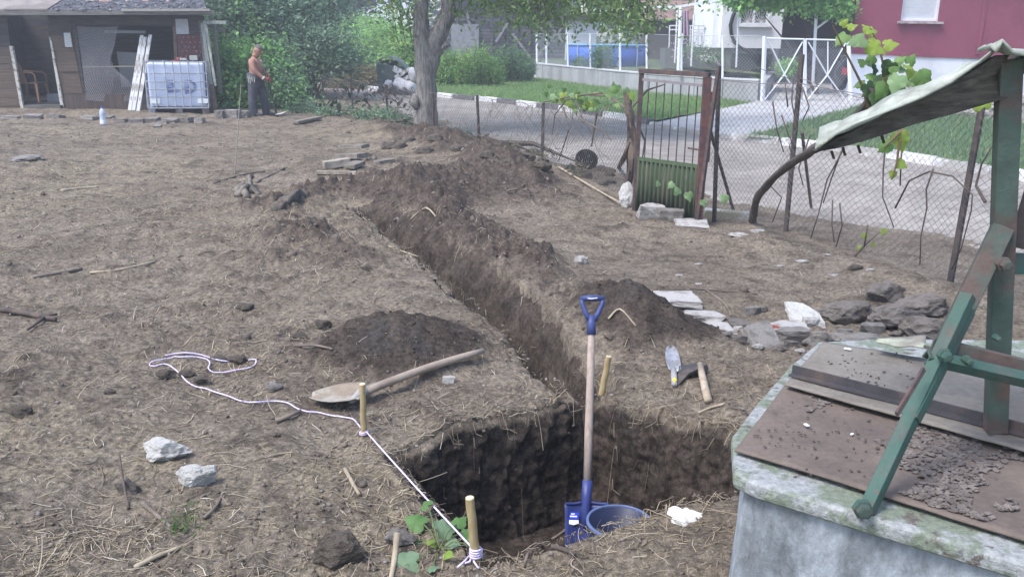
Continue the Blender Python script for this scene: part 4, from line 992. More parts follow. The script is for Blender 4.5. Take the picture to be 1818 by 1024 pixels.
# ---- white pergola frame, porch railing, pool, garden things
pg = thing('garden_pergola', 'white steel pergola frame with a slanting top beam in the neighbour garden', 'pergola', tuple(Q(1208, 118, 29)[:2]) + (0.62,))
for (px, py0, py1, Yp, r_) in ((1209, 134, 12, 27.5, .055), (1203, 112, 14, 31, .03), (1312, 120, 14, 29, .03), (1450, 185, 10, 28.5, .05), (1232, 118, 26, 31, .03), (1212, 122, 60, 28.2, .04)):
    MB().tube([Q(px - (5 if px < 1400 else 9), py0, Yp), Q(px, py1, Yp)], r_, 8).build('post', mt_wp, pg)
MB().bar(Q(1172, 18, 28), Q(1278, 0, 28.0), 0.09, 0.07).build('beam', mt_wp, pg)
MB().bar(Q(1120, 15, 29), Q(1205, 12, 29), 0.07, 0.06).build('beam', mt_wp, pg)
MB().bar(Q(1058, 22, 30), Q(1135, 14, 29), 0.06, 0.05).build('beam', mt_wp, pg)
MB().bar(Q(1448, 52, 28.5), Q(1470, 36, 28.5), 0.05, 0.05).build('strut', mt_wp, pg)
ra = thing('porch_railing', 'white porch railing on a stone base beside the white house', 'railing', tuple(Q(1220, 80, 33.5)[:2]) + (1.2,))
for px in (1189, 1207, 1226, 1240, 1250): MB().tube([Q(px - 1, 84, 33.5), Q(px, 46, 33.5)], 0.025, 6).build('post', mt_wp, ra)
for py in (46, 53): MB().bar(Q(1189, py, 33.5), Q(1250, py + .5, 33.5), 0.05, 0.045).build('rail', mt_wp, ra)
MB().prism([Q(1182, 86, 33.2), Q(1280, 88, 33.2), Q(1280, 122, 33.2), Q(1180, 120, 33.2)], (0, 1.2, 0)).build('base', M('grey_porch_stone', (0.17, 0.17, 0.175), (0.11, 0.11, 0.11), scale=3, bump=0.5), ra)
wb = thing('white_bench', 'white slatted bench standing on the porch by the railing', 'bench', tuple(Q(1240, 84, 34.2)[:2]) + (1.25,))
for px in (1230, 1238, 1246): MB().bar(Q(px, 84, 34.2), Q(px, 55, 34.2), 0.05, 0.05, (0, 1, 0)).build('leg', mt_wp, wb)
for py in (58, 63): MB().bar(Q(1228, py, 34.15), Q(1249, py, 34.15), 0.04, 0.07).build('slat', mt_wp, wb)
# floral cloth
fv = []; c_ = Q(1216, 45, 32.8); nfu, nfv = 16, 24
for j in range(nfv):
    for i in range(nfu):
        u, v = i / (nfu - 1) - .5, j / (nfv - 1)
        px, py = 1216 + u * (12 + 6 * v), 18 + 46 * v
        p = Q(px, py, 32.8 + 0.09 * math.sin(u * 17) * (0.4 + v)); fv.append(tuple(p))
ff = [(j * nfu + i, j * nfu + i + 1, (j + 1) * nfu + i + 1, (j + 1) * nfu + i) for j in range(nfv - 1) for i in range(nfu - 1)]
o = npmesh('floral_cloth', fv, np.array(ff), M('pink_floral_print', (0.42, 0.34, 0.45), (0.55, 0.30, 0.36), scale=7, lo=0.5, hi=0.55, c=(0.22, 0.17, 0.30), cscale=9, clo=0.58, chi=0.6, bump=0), loc=tuple(c_), smooth=True)
o.modifiers.new('thickness', 'SOLIDIFY').thickness = 0.01
tag(o, 'pink floral cloth hanging beside the white porch railing', 'cloth')
# pool
pc = P(1082, 119, 0.66); plr = 70 * pc.y / F_PX * 1.02; pc.y += plr * 0.9
pool = thing('garden_pool', 'round blue above ground pool behind the white mesh fence', 'pool', (pc.x, pc.y, 0.66))
mt_pool = M('blue_pool_liner', (0.05, 0.145, 0.58), rough=0.5, var=0.06, vscale=4, bump=0.1)
MB().lathe(pc, [(plr, 0), (plr * 1.005, 0.4), (plr * .985, 0.80), (plr * .97, 0.80), (plr * .97, 0.05)], 48).build('wall', mt_pool, pool, smooth=True)
MB().lathe(pc, [(plr * .965, 0.845), (plr * 1.01, 0.85), (plr * 1.015, 0.79), (plr * .988, 0.785), (plr * .965, 0.845)], 48, cap=False).build('rim', M('pale_blue_rim', (0.18, 0.42, 0.72), rough=0.4, bump=0), pool, smooth=True)
MB().lathe(pc, [(0.001, 0.70), (plr * .965, 0.70)], 48, cap=False).build('water', M('pool_water', (0.10, 0.33, 0.55), rough=0.05, spec=0.5, bump=0.1, bscale=4), pool)
for i in range(12):
    a_ = i * math.pi / 6 + .2; d = Vector((math.cos(a_), math.sin(a_), 0))
    MB().tube([pc + d * (plr * 1.02), pc + d * (plr * 1.02) + Vector((0, 0, .80))], 0.022, 6).build('leg', M('pool_leg', (0.4, 0.5, 0.62), bump=0), pool)
# bag by the red house plinth
bgp = Q(1488, 160, 27.4); bg_ = thing('trolley_bag', 'black upright bag with red patch standing against the white plinth', 'bag', (bgp.x, bgp.y, bgp.z))
mb = MB(); mb.lathe(bgp, [(0.13, 0.0), (0.21, 0.10), (0.22, 0.45), (0.19, 0.72), (0.15, 0.84), (0.05, 0.90)], 12, m=Matrix.Rotation(0.12, 3, 'Y')); mb.build('body', M('black_fabric', (0.035, 0.035, 0.045), bump=0.2), bg_, smooth=True)
MB().box(bgp + Vector((0.06, -0.21, 0.55)), (0.16, 0.02, 0.2), 0, 0, 0.12).build('patch', M('red_fabric', (0.35, 0.05, 0.06), bump=0.1), bg_, bevel=0.005)
MB().tube([bgp + Vector((.02, 0, .86)), bgp + Vector((-.03, 0, .98)), bgp + Vector((.2, 0, 1.0)), bgp + Vector((.2, 0, .84))], 0.015, 6).build('handle', M('grey_handle', (0.2, 0.2, 0.2), bump=0), bg_)
for dx in (-.1, .1): MB().lathe(bgp + Vector((dx, 0.02, 0.03)), [(0.06, -.02), (0.06, .02)], 12, m=Matrix.Rotation(math.pi / 2, 3, 'Y')).build('wheel', M('black_rubber', (0.02,) * 3), bg_)

# ================================================================== THE WELL
WZ = 0.70
mt_slab = M('green_painted_concrete', (0.31, 0.32, 0.32), (0.185, 0.215, 0.165), scale=11, lo=0.44, hi=0.54, var=0.4, vscale=70, bump=0.9, bscale=60, c=(0.12, 0.105, 0.09), cscale=17, clo=0.56, chi=0.64)
mt_ring = M('bluish_whitewash_concrete', (0.29, 0.315, 0.345), (0.17, 0.185, 0.20), scale=7, lo=0.45, hi=0.62, var=0.35, vscale=50, bump=0.8, bscale=40, stretch=(1, 1, 0.5), c=(0.10, 0.10, 0.09), cscale=7, clo=0.62, chi=0.72)
mt_lid = M('brown_rust_sheet', (0.150, 0.118, 0.099), (0.110, 0.088, 0.075), scale=5, lo=0.4, hi=0.65, var=0.2, vscale=60, bump=0.25, c=(0.075, 0.06, 0.055), cscale=26, clo=0.62, chi=0.68)
mt_lid2 = M('grey_brown_rust_sheet', (0.20, 0.18, 0.155), (0.15, 0.13, 0.11), scale=4, lo=0.4, hi=0.65, var=0.2, vscale=60, bump=0.3, c=(0.09, 0.075, 0.065), cscale=20, clo=0.62, chi=0.7)
mt_grn = M('chipped_green_paint', (0.040, 0.088, 0.070), (0.060, 0.082, 0.070), scale=14, rough=0.55, var=0.2, bump=0.2, c=(0.10, 0.065, 0.055), cscale=26, clo=0.60, chi=0.66)
mt_grnr = M('rusty_green_paint', (0.062, 0.090, 0.075), (0.10, 0.068, 0.06), scale=7, lo=0.42, hi=0.6, rough=0.7, var=0.25, bump=0.35)
wl_ = thing('covered_well', 'concrete well with green rimmed slab, rusty sheet lids and green iron winch frame', 'well', (1.35, 1.75, 0))
slab = [P(x, y, WZ) for x, y in ((1299, 772), (1303, 838), (1345, 858), (1500, 905), (1818, 1000))] + [Vector((1.35, 1.02, WZ)), Vector((1.9, 0.95, WZ)), Vector((2.35, 1.5, WZ)), Vector((2.3, 2.4, WZ)), Vector((1.85, 2.85, WZ))] + [P(x, y, WZ) for x, y in ((1560, 600), (1452, 606), (1405, 645), (1345, 712))]
MB().prism([v - Vector((0, 0, 0.042)) for v in slab], (0, 0, 0.042)).build('slab', mt_slab, wl_, bevel=0.014, seg=3)
# ring: slightly inside the slab outline, down to the ground
cen = sum(slab, Vector()) / len(slab)
ring_top = [cen + (v - cen) * 0.955 for v in slab]
mb = MB(); n = len(slab); nh = 10; nseg = 8
pts = []
for i in range(n):
    for k in range(nseg): pts.append(ring_top[i].lerp(ring_top[(i + 1) % n], k / nseg))
m_ = len(pts); vs = []
for h in range(nh + 1):
    z = WZ - 0.036 - (WZ + 0.25) * h / nh
    for i, p in enumerate(pts):
        d = (p - cen); d.z = 0; r_ = 1 + 0.012 * float(fbm(i * 0.35, h * 0.7, 3, 33)) + 0.02 * h / nh
        vs.append(Vector((cen.x + d.x * r_, cen.y + d.y * r_, z)))
mb.add(vs, [(h * m_ + i, h * m_ + (i + 1) % m_, (h + 1) * m_ + (i + 1) % m_, (h + 1) * m_ + i) for h in range(nh) for i in range(m_)])
mb.build('ring', mt_ring, wl_, smooth=True)
def lid(name, poly, z, th, mat, nx=40, ny=26, warp=0.004, seed=0, parent=None):
    """sheet metal lid over a 4-corner outline with warp"""
    a, b, c, d = [P(x, y, z) for x, y in poly]; vs = []
    for j in range(ny + 1):
        for i in range(nx + 1):
            u, v = i / nx, j / ny; p = a.lerp(b, u).lerp(d.lerp(c, u), v)
            vs.append((p.x, p.y, z + warp * float(fbm(p.x * 4, p.y * 4, 3, seed))))
    fs = [(j * (nx + 1) + i, j * (nx + 1) + i + 1, (j + 1) * (nx + 1) + i + 1, (j + 1) * (nx + 1) + i) for j in range(ny) for i in range(nx)]
    o = npmesh(name, vs, np.array(fs), mat, parent or wl_, smooth=True); o.modifiers.new('thickness', 'SOLIDIFY').thickness = th; o.modifiers['thickness'].offset = 1
    return o
l1 = lid('lid', [(1304, 800), (1900, 985), (1990, 790), (1396, 684)], WZ + 0.012, 0.005, mt_lid, seed=3)
l2 = lid('lid', [(1394, 684), (1960, 842), (1960, 690), (1462, 609)], WZ + 0.034, 0.005, mt_lid2, seed=4)
# angle iron laid over the joint
a_, b_ = P(1403, 664, WZ + 0.044), P(1930, 800, WZ + 0.044)
d_ = (b_ - a_).normalized(); nrm = Vector((0, 0, 1)).cross(d_)
mb = MB(); mb.bar(a_, b_, 0.026, 0.005); mb.bar(a_ + nrm * 0.012 + Vector((0, 0, .012)), b_ + nrm * 0.012 + Vector((0, 0, .012)), 0.005, 0.026)
mb.build('angle_iron', M('dark_angle_iron', (0.055, 0.052, 0.058), (0.09, 0.07, 0.065), scale=9, rough=0.6, bump=0.3), wl_)
# peeling flakes on the near lid
rf = random.Random(17); mb = MB()
k = 0
while k < 1700:
    px, py = rf.uniform(1430, 1818), rf.uniform(690, 930)
    if float(fbm(px * 0.011, py * 0.014, 3, 44)) < 0.02 + (0.3 if px < 1520 else 0): k += 0.2; continue
    p = P(px, py, WZ + 0.0195)
    if py > 786 + (px - 1304) * 0.31: k += 0.05; continue
    if p.y < 1.15: k += 0.5; continue
    s = rf.uniform(0.003, 0.013); a = rf.uniform(0, 6.28); e = [p + Vector((math.cos(a + q * 1.05) * s * rf.uniform(.5, 1.2), math.sin(a + q * 1.05) * s * rf.uniform(.4, 1.0), rf.uniform(-0.003, 0.003))) for q in range(6)]
    mb.prism(e, (0, 0, 0.0015)); k += 1
tag(mb.build('rust_flake', M('rust_flake', (0.125, 0.105, 0.095), (0.17, 0.145, 0.13), scale=20, lo=0.45, hi=0.55, bump=0.4), l1), kind='stuff')
for (px, py, s) in ((1432, 754, .009), (1513, 770, .006), (1505, 619, .012)):
    p = P(px, py, WZ + (0.022 if py > 690 else 0.046)); MB().box(p, (s * 1.7, s, 0.003), rf.uniform(0, 3)).build('white_dropping', M('chalk_white', (0.7, 0.7, 0.68), bump=0), l1 if py > 690 else l2, bevel=0.001)
rsp = random.Random(71)
def specks(parent, n, box, z):
    mb = MB()
    for _ in range(n):
        p = P(rsp.uniform(box[0], box[2]), rsp.uniform(box[1], box[3]), z); s_ = rsp.uniform(.0015, .0045); a0 = rsp.uniform(0, 6.28)
        mb.prism([p + Vector((math.cos(a0 + q) * s_ * rsp.uniform(.6, 1.5), math.sin(a0 + q) * s_ * rsp.uniform(.5, 1.0), rsp.uniform(-.001, .002))) for q in (0, 1.3, 2.5, 3.8, 5)], (0, 0, .002))
    tag(mb.build('leaf_speck', M('dark_speck', (0.085, 0.068, 0.06), bump=0), parent), kind='stuff')
specks(l1, 60, (1390, 700, 1560, 850), WZ + 0.0195); specks(l1, 20, (1340, 760, 1420, 800), WZ + 0.0195); specks(l2, 70, (1470, 625, 1660, 695), WZ + 0.0415)
# bent pale scrap of sheet on the slab's back edge
lid('scrap_sheet', [(1553, 622), (1642, 636), (1640, 618), (1560, 612)], WZ + 0.06, 0.004, M('pale_lichen_tin', (0.36, 0.38, 0.29), (0.22, 0.20, 0.17), scale=9, bump=0.3), nx=10, ny=6, warp=0.03, seed=8)
# winch frame: post, raking legs, cross brace. Channel = web + two flanges
def channel(name, a, b, wd, dp, face, mat, th=0.006):
    a, b, face = Vector(a), Vector(b), Vector(face); d = (b - a).normalized(); r_ = d.cross(face).normalized(); f_ = r_.cross(d).normalized()
    mb = MB(); mb.bar(a, b, wd, th, f_)
    for s_ in (-1, 1):
        o_ = r_ * (s_ * (wd / 2 - th / 2)) + f_ * (-(dp / 2 + th / 2)); mb.bar(a + o_, b + o_, th, dp, f_)
    return mb.build(name, mat, wl_, bevel=0.0012, seg=1)
cam_dir = Vector((-0.35, -0.9, 0.2))
pb_ = P(1771, 770, WZ + 0.04); pt_ = Q(1797, 105, pb_.y - 0.03)
channel('post', pb_, pt_, 0.046, 0.03, (-0.15, -1, 0.0), mt_grnr)
jn = pb_.lerp(pt_, 0.50); jn.y -= 0.06
lg0 = P(1535, 905, WZ + 0.012); jn2 = Q(1716, 520, pb_.y - 0.10)
channel('leg', lg0, lg0.lerp(jn2, 1.0), 0.029, 0.020, (-0.8, -0.6, 0.25), mt_grn)
channel('leg', lg0.lerp(jn2, 0.42), Q(1712, 545, pb_.y - 0.09), 0.036, 0.022, (-0.8, -0.62, 0.25), mt_grn)
channel('leg', Q(1668, 640, pb_.y - 0.12), Q(1783, 402, pb_.y - 0.02), 0.045, 0.025, (-0.3, -1, 0.2), mt_grnr)
MB().bar(Q(1592, 735, pb_.y - 0.33), Q(1640, 655, pb_.y - 0.22), 0.010, 0.006, (0, 1, 0)).build('strap', mt_rust, wl_)
br0, br1 = Q(1648, 628, pb_.y - 0.16), Q(1960, 700, pb_.y - 0.16)
channel('brace', br0, br1, 0.028, 0.02, (0, -0.5, 0.9), mt_grn); channel('brace', br0 + Vector((0.02, .03, 0.012)), br1 + Vector((0, .03, 0.012)), 0.03, 0.03, (0, -1, 0.1), mt_grnr)
channel('brace', Q(1800, 468, pb_.y + 0.05), Q(1960, 470, pb_.y + 0.2), 0.05, 0.04, (0, -1, 0.2), mt_grn)
channel('leg', Q(1806, 440, pb_.y + 0.04), Q(1840, 330, pb_.y + 0.04), 0.04, 0.03, (-0.5, -1, 0.2), mt_darkpost)
for (px, py, Yb, r_) in ((1784, 470, pb_.y - 0.085, .013), (1679, 632, pb_.y - 0.20, .012), (1770, 600, pb_.y - .055, .006), (1533, 905, lg0.y - .02, .016), (1718, 640, pb_.y - .17, .008)):
    c_ = Q(px, py, Yb); MB().lathe(c_, [(r_ * 1.3, -.012), (r_ * 1.3, 0), (r_, .001), (r_, 0.012), (r_ * .6, .014)], 6, m=Matrix.Rotation(math.pi / 2, 3, 'X')).build('bolt', mt_grnr if py < 600 else mt_grn, wl_)
# little roof: bowed tin sheet with a timber board under its front edge
RYf, RYb = pb_.y - 0.06, pb_.y + 0.16
prof = [(1449, 267), (1485, 248), (1520, 230), (1560, 207), (1600, 183), (1640, 165), (1690, 146), (1735, 122), (1770, 97)]
mt_tin = M('lichen_tin', (0.36, 0.38, 0.33), (0.24, 0.25, 0.21), scale=9, lo=0.42, hi=0.62, var=0.25, bump=0.4, c=(0.5, 0.52, 0.46), cscale=20, clo=0.6, chi=0.7)
top_ = [Q(x, y, RYf) for x, y in prof]; vs = []
nvv = 7
for i, p in enumerate(top_):
    for j in range(nvv):
        t_ = j / (nvv - 1); u = i / (len(top_) - 1)
        vs.append(p + Vector((0.02 * t_ + 0.06 * t_ * (1 - u), (RYb - RYf) * t_, 0.012 * math.sin(t_ * 9 + i) - 0.07 * t_ * u + 0.02 * t_)))
fs = [(i * nvv + j, i * nvv + j + 1, (i + 1) * nvv + j + 1, (i + 1) * nvv + j) for i in range(len(top_) - 1) for j in range(nvv - 1)]
o = npmesh('roof_sheet', [tuple(v) for v in vs], np.array(fs), mt_tin, wl_, smooth=True); o.modifiers.new('thickness', 'SOLIDIFY').thickness = 0.006
low = [(1449, 270), (1490, 263), (1530, 252), (1575, 238), (1620, 222), (1680, 206), (1735, 190), (1790, 173)]
mb = MB(); up_ = [Q(x, y + 2, RYf + 0.012) for x, y in prof] + [Q(1792, 98, RYf + 0.012)]; lo_ = [Q(x, y, RYf + 0.03) for x, y in low]
m_ = 24
def samp(pl, t):
    f_ = t * (len(pl) - 1); i = min(int(f_), len(pl) - 2); return pl[i].lerp(pl[i + 1], f_ - i)
A_ = [samp(up_, i / m_) for i in range(m_ + 1)]; B_ = [samp(lo_, i / m_) for i in range(m_ + 1)]
C_ = [a.lerp(b, 0.5) + Vector((0, 0.035, 0)) for a, b in zip(A_, B_)]
vs = A_ + C_ + B_; th = Vector((0, 0.016, 0)); q_ = m_ + 1
vs2 = vs + [v + th for v in vs]; N3 = 3 * q_; fs = []
for r0 in (0, q_):
    for i in range(m_): fs += [(r0 + i, r0 + i + 1, r0 + q_ + i + 1, r0 + q_ + i), (N3 + r0 + i, N3 + r0 + q_ + i, N3 + r0 + q_ + i + 1, N3 + r0 + i + 1)]
for i in range(m_): fs += [(i, N3 + i, N3 + i + 1, i + 1), (2 * q_ + i, 2 * q_ + i + 1, N3 + 2 * q_ + i + 1, N3 + 2 * q_ + i)]
fs += [(0, q_, N3 + q_, N3), (q_, 2 * q_, N3 + 2 * q_, N3 + q_), (m_, N3 + m_, N3 + q_ + m_, q_ + m_), (q_ + m_, N3 + q_ + m_, N3 + 2 * q_ + m_, 2 * q_ + m_)]
mb.add(vs2, fs); mb.build('barge_board', M('grey_weathered_timber', (0.145, 0.125, 0.105), (0.085, 0.072, 0.062), scale=5, lo=0.4, hi=0.62, stretch=(1.4, 6, 9), var=0.3, vscale=25, bump=0.5, c=(0.05, 0.04, 0.035), cscale=5, clo=0.64, chi=0.7), wl_, smooth=True)
for (x, y) in ((1476, 268), (1496, 262), (1523, 258), (1565, 240)):
    p = Q(x, y, RYf + 0.1); MB().bar(p, p + Vector((0.008, 0, -0.018)), 0.005, 0.005).build('nail_stub', mt_darkpost, wl_)
rc = [Q(x, y, RYf - 0.03) for x, y in ((1772, 95), (1779, 84), (1798, 90), (1850, 104), (1960, 120))]
vs = []
for i, p in enumerate(rc):
    for j in range(4): vs.append(p + Vector((0, j * 0.03, 0.01 * math.sin(i * 2 + j))))
fs = [(i * 4 + j, i * 4 + j + 1, (i + 1) * 4 + j + 1, (i + 1) * 4 + j) for i in range(4) for j in range(3)]
o = npmesh('ridge_sheet', [tuple(v) for v in vs], np.array(fs), mt_tin, wl_, smooth=True); o.modifiers.new('thickness', 'SOLIDIFY').thickness = 0.008
MB().bar(Q(1800, 108, pb_.y + .02), Q(1960, 125, pb_.y + .02), 0.05, 0.05).build('ridge_beam', mt_darkplank, wl_)
# ================================================================== PLANTS
mt_leaf = M('foliage', (0.1, 0.15, 0.05), attr=True, rough=0.6, var=0.15, vscale=3, bump=0, transl=0.42, spec=0.25)
mt_bark = M('grey_ridged_bark', (0.245, 0.228, 0.215), (0.145, 0.133, 0.125), scale=9, lo=0.42, hi=0.58, stretch=(3.2, 3.2, 0.55), var=0.3, bump=1.0, bscale=14, bdist=0.03)
mt_twig = M('brown_twig', (0.11, 0.085, 0.07), (0.07, 0.055, 0.05), scale=9, bump=0.4)
def leaf_mesh(name, pos, size, cols, parent, rs, aspect=0.45, fold=0.25, droop=0.0, mat=mt_leaf, upbias=0.3):
    """one mesh of many folded leaves; pos (n,3), size (n,), cols (n,3)"""
    n = len(pos)
    d = rs.normal(size=(n, 3)); d[:, 2] = d[:, 2] * 0.6 - droop; d /= np.linalg.norm(d, axis=1)[:, None]
    up = rs.normal(size=(n, 3)) * 0.7; up[:, 2] += upbias * 3
    r = np.cross(d, up); r /= np.linalg.norm(r, axis=1)[:, None] + 1e-9; u = np.cross(r, d)
    s = size[:, None]
    p0 = pos; p1 = pos + d * s * 0.45 + r * s * aspect * 0.5 + u * s * fold * 0.3
    p2 = pos + d * s - u * s * 0.12; p3 = pos + d * s * 0.45 - r * s * aspect * 0.5 + u * s * fold * 0.3
    V = np.stack([p0, p1, p2, p3], 1).reshape(-1, 3); b = np.arange(n)[:, None] * 4
    F = np.concatenate([b + np.array([[0, 1, 2]]), b + np.array([[0, 2, 3]])])
    return npmesh(name, V, F, mat, parent, col=np.repeat(cols, 4, 0))
def clumps(rs, blobs, nclump, per, crad, shell=0.55):
    """leaf positions gathered in clumps spread through ellipsoids"""
    wts = np.array([b[3] * b[4] * b[5] for b in blobs]) ** 0.67; wts = wts / wts.sum()
    bi = rs.choice(len(blobs), nclump, p=wts); B = np.array([b[:6] for b in blobs])[bi]
    d = rs.normal(size=(nclump, 3)); d /= np.linalg.norm(d, axis=1)[:, None]
    r = shell + (1 - shell) * rs.rand(nclump) ** 0.7
    c = B[:, :3] + d * r[:, None] * B[:, 3:6]
    pos = np.repeat(c, per, 0) + rs.normal(size=(nclump * per, 3)) * np.repeat(crad * rs.uniform(0.6, 1.4, nclump), per)[:, None] * np.array([1, 1, 0.75])
    return c, pos, np.repeat(np.arange(nclump), per)
def crown_cols(rs, ci, nclump, pal, jit=0.18):
    pal = np.array(pal); k = pal[rs.randint(len(pal), size=nclump)] * rs.uniform(0.8, 1.2, (nclump, 1))
    return np.clip(2.2 * k[ci] * rs.uniform(1 - jit, 1 + jit, (len(ci), 1)), 0.005, 0.9)
def bush(name, label, cat, base, blobs, nclump, per, crad, lsize, pal, seed, stems=5, group=None, aspect=0.45, parent_names=('foliage', 'stem'), droop=0.1, zmin=-0.05):
    rs = np.random.RandomState(seed); t = thing(name, label, cat, base, group)
    c, pos, ci = clumps(rs, blobs, nclump, per, crad)
    ok = pos[:, 2] > zmin; pos, ci = pos[ok], ci[ok]
    leaf_mesh(parent_names[0], pos, lsize * rs.uniform(0.6, 1.3, len(pos)), crown_cols(rs, ci, nclump, pal), t, rs, aspect, droop=droop)
    b = Vector(base); mb = MB()
    pick = rs.permutation(nclump)[:stems]
    for k in pick:
        e = Vector(c[k]); m = b.lerp(e, 0.5) + Vector((rs.uniform(-.15, .15), rs.uniform(-.15, .15), 0.1)); h = max((e - b).length, 0.3)
        mb.tube([b + Vector((rs.uniform(-.1, .1), rs.uniform(-.1, .1), -0.05)), m, e], [0.012 * h + 0.01, 0.008 * h + 0.006, 0.004], 5)
    mb.build(parent_names[1], mt_twig, t)
    return t
GREY = [(0.075, 0.118, 0.078), (0.095, 0.142, 0.092), (0.055, 0.09, 0.06), (0.115, 0.162, 0.108)]
MID = [(0.065, 0.125, 0.050), (0.085, 0.15, 0.062), (0.05, 0.10, 0.04), (0.10, 0.17, 0.068)]
BRIGHT = [(0.10, 0.20, 0.058), (0.125, 0.24, 0.068), (0.085, 0.17, 0.05), (0.16, 0.26, 0.08)]
YELL = [(0.14, 0.215, 0.068), (0.11, 0.195, 0.065), (0.18, 0.25, 0.085), (0.095, 0.165, 0.055)]
DARK = [(0.035, 0.055, 0.035), (0.05, 0.075, 0.045), (0.028, 0.045, 0.03)]
def bl(px, py, Y, wpx, hpx, dy=None):     # ellipsoid from a pixel centre, its half sizes in pixels and its distance
    c = Q(px, py, Y); k = Y / F_PX * 1.04
    return (c.x, c.y, c.z, wpx * k, dy if dy else wpx * k, hpx * k)
# big grey green willow-like bush behind the man
b = P(560, 192); bush('willow_bush', 'large grey green leafy bush overhanging the road behind the bare chested man', 'bush', (-5.6, 25.0, -0.1),
     [bl(500, 60, 26, 70, 70), bl(560, 85, 25.5, 55, 45), bl(605, 92, 25.5, 42, 34), bl(470, -20, 27, 80, 70), bl(560, 10, 27, 50, 60), bl(530, 118, 25, 42, 26)], 420, 46, 0.26, 0.15, GREY, 1, 26, aspect=0.36)
bush('tall_shrub', 'tall dusky green shrub growing beside the shed wall', 'shrub', (-7.4, 24.5, -0.1),
     [bl(410, 40, 25, 45, 60), bl(400, -30, 26, 60, 60), bl(440, 110, 24.5, 40, 40)], 200, 42, 0.24, 0.15, GREY + MID, 2, 12, aspect=0.4)
bush('leafy_bush', 'bright green leafy bush between the shed and the bare chested man', 'bush', (-6.75, 21.6, -0.05),
     [bl(412, 120, 21.7, 26, 34), bl(408, 165, 21.5, 24, 34), bl(430, 182, 21.3, 22, 22)], 150, 40, 0.24, 0.12, BRIGHT + MID, 3, 10, aspect=0.55)
bush('leafy_bush', 'bright green bush growing in front of the man holding a hoe', 'bush', (-5.0, 21.8, -0.05),
     [bl(494, 130, 21.8, 18, 30), bl(504, 168, 21.5, 24, 26), bl(488, 95, 22.2, 14, 16)], 100, 38, 0.24, 0.11, BRIGHT[:1] + MID + GREY, 4, 10, aspect=0.5)
bush('low_weeds', 'low green weeds along the foot of the fence by the forked tree', 'weeds', (-3.2, 18.8, 0.0),
     [bl(600, 205, 20, 45, 12), bl(670, 210, 18.8, 40, 12), bl(722, 220, 17.6, 26, 12), bl(545, 200, 20.6, 30, 14), bl(800, 240, 16.2, 20, 6)], 170, 30, 0.13, 0.08, GREY + DARK + MID[:1], 5, 8, aspect=0.4)
bush('roadside_hedge', 'pale green roadside hedge beyond the parked waste bin', 'hedge', (-6.2, 38.5, -0.1),
     [bl(640, 95, 39, 60, 36), bl(690, 80, 40, 50, 36), bl(600, 110, 38, 45, 26), bl(735, 95, 38, 26, 36), bl(650, 60, 42, 60, 26)], 360, 34, 0.34, 0.20, YELL + BRIGHT, 6, 16, aspect=0.35)
bush('yellow_green_bush', 'yellow green feathery bush just left of the forked tree trunk', 'bush', (-4.6, 33.0, -0.1),
     [bl(715, 112, 33, 30, 30), bl(738, 100, 33, 20, 30)], 120, 36, 0.24, 0.16, YELL, 7, 10, aspect=0.3)
rsd = random.Random(44)
bush('dark_trees', 'dark distant trees above the pale hedge', 'trees', (-12, 58, -0.1), [bl(600, -10, 58, 60, 55), bl(540, -20, 56, 60, 60), bl(480, 0, 55, 60, 70)], 260, 34, 0.7, 0.42, DARK + GREY[:1], 8, 8, aspect=0.5)
# tall feathery weeds right of the trunk: bundles of upright stems with narrow leaves
def reed_clump(name, label, base_px, Y, wpx, hpx, n, pal, seed, lean=0.12, leafs=9):
    rs = np.random.RandomState(seed); c = Q(base_px[0], base_px[1], Y); k = Y / F_PX * 1.04; t = thing(name, label, 'weeds', (c.x, Y, -0.1))
    pos, cols, szs = [], [], []; mb = MB()
    for i in range(n):
        x = c.x + rs.uniform(-1, 1) * wpx * k; y = Y + rs.uniform(-0.8, 0.8); h = hpx * k * rs.uniform(0.35, 1.0) ** .7 * (0.8 + .35 * float(vnoise(x * 1.3, y * 1.3, seed))) * (1 - 0.3 * abs(x - c.x) / (wpx * k))
        tip = Vector((x + rs.normal() * lean * h, y + rs.normal() * lean * h, h)); b0 = Vector((x, y, -0.1)); mid = b0.lerp(tip, 0.5) + Vector((rs.normal() * .05, 0, 0.05))
        mb.tube([b0, mid, tip], [0.010, 0.008, 0.003], 3, False)
        kc = np.array(pal[rs.randint(len(pal))]) * rs.uniform(.8, 1.2)
        for q in range(leafs):
            t_ = 0.18 + 0.82 * (q + rs.rand()) / leafs; p = b0.lerp(mid, t_ * 2) if t_ < .5 else mid.lerp(tip, t_ * 2 - 1)
            for _ in range(2): pos.append(tuple(p)); cols.append(2.0 * kc * rs.uniform(.85, 1.15)); szs.append(rs.uniform(0.12, 0.26))
    leaf_mesh('leaves', np.array(pos), np.array(szs), np.array(cols), t, rs, 0.16, droop=-0.5)
    tag(mb.build('stem', M('green_stem', (0.10, 0.13, 0.05), bump=0), t), kind='stuff')
    return t
reed_clump('tall_weeds', 'tall bright green feathery weeds in front of the barn', (835, 150), 32.5, 48, 82, 330, YELL + BRIGHT, 21, lean=.2)
reed_clump('tall_weeds', 'dull green tangled weeds beside the white pillar', (905, 145), 35.5, 36, 72, 240, MID + GREY, 22, lean=.25)
reed_clump('tall_weeds', 'bright weeds growing on the verge between trunk and hedge', (775, 150), 33.5, 26, 70, 130, BRIGHT + YELL, 23, lean=.2)
bush('round_shrub', 'rounded dull green shrub in front of the blue pool', 'shrub', tuple(P(1070, 122, 0.66)), [bl(1070, 103, 32.6, 17, 20)], 70, 36, 0.12, 0.09, MID + GREY, 9, 4, aspect=0.3, zmin=0.6)
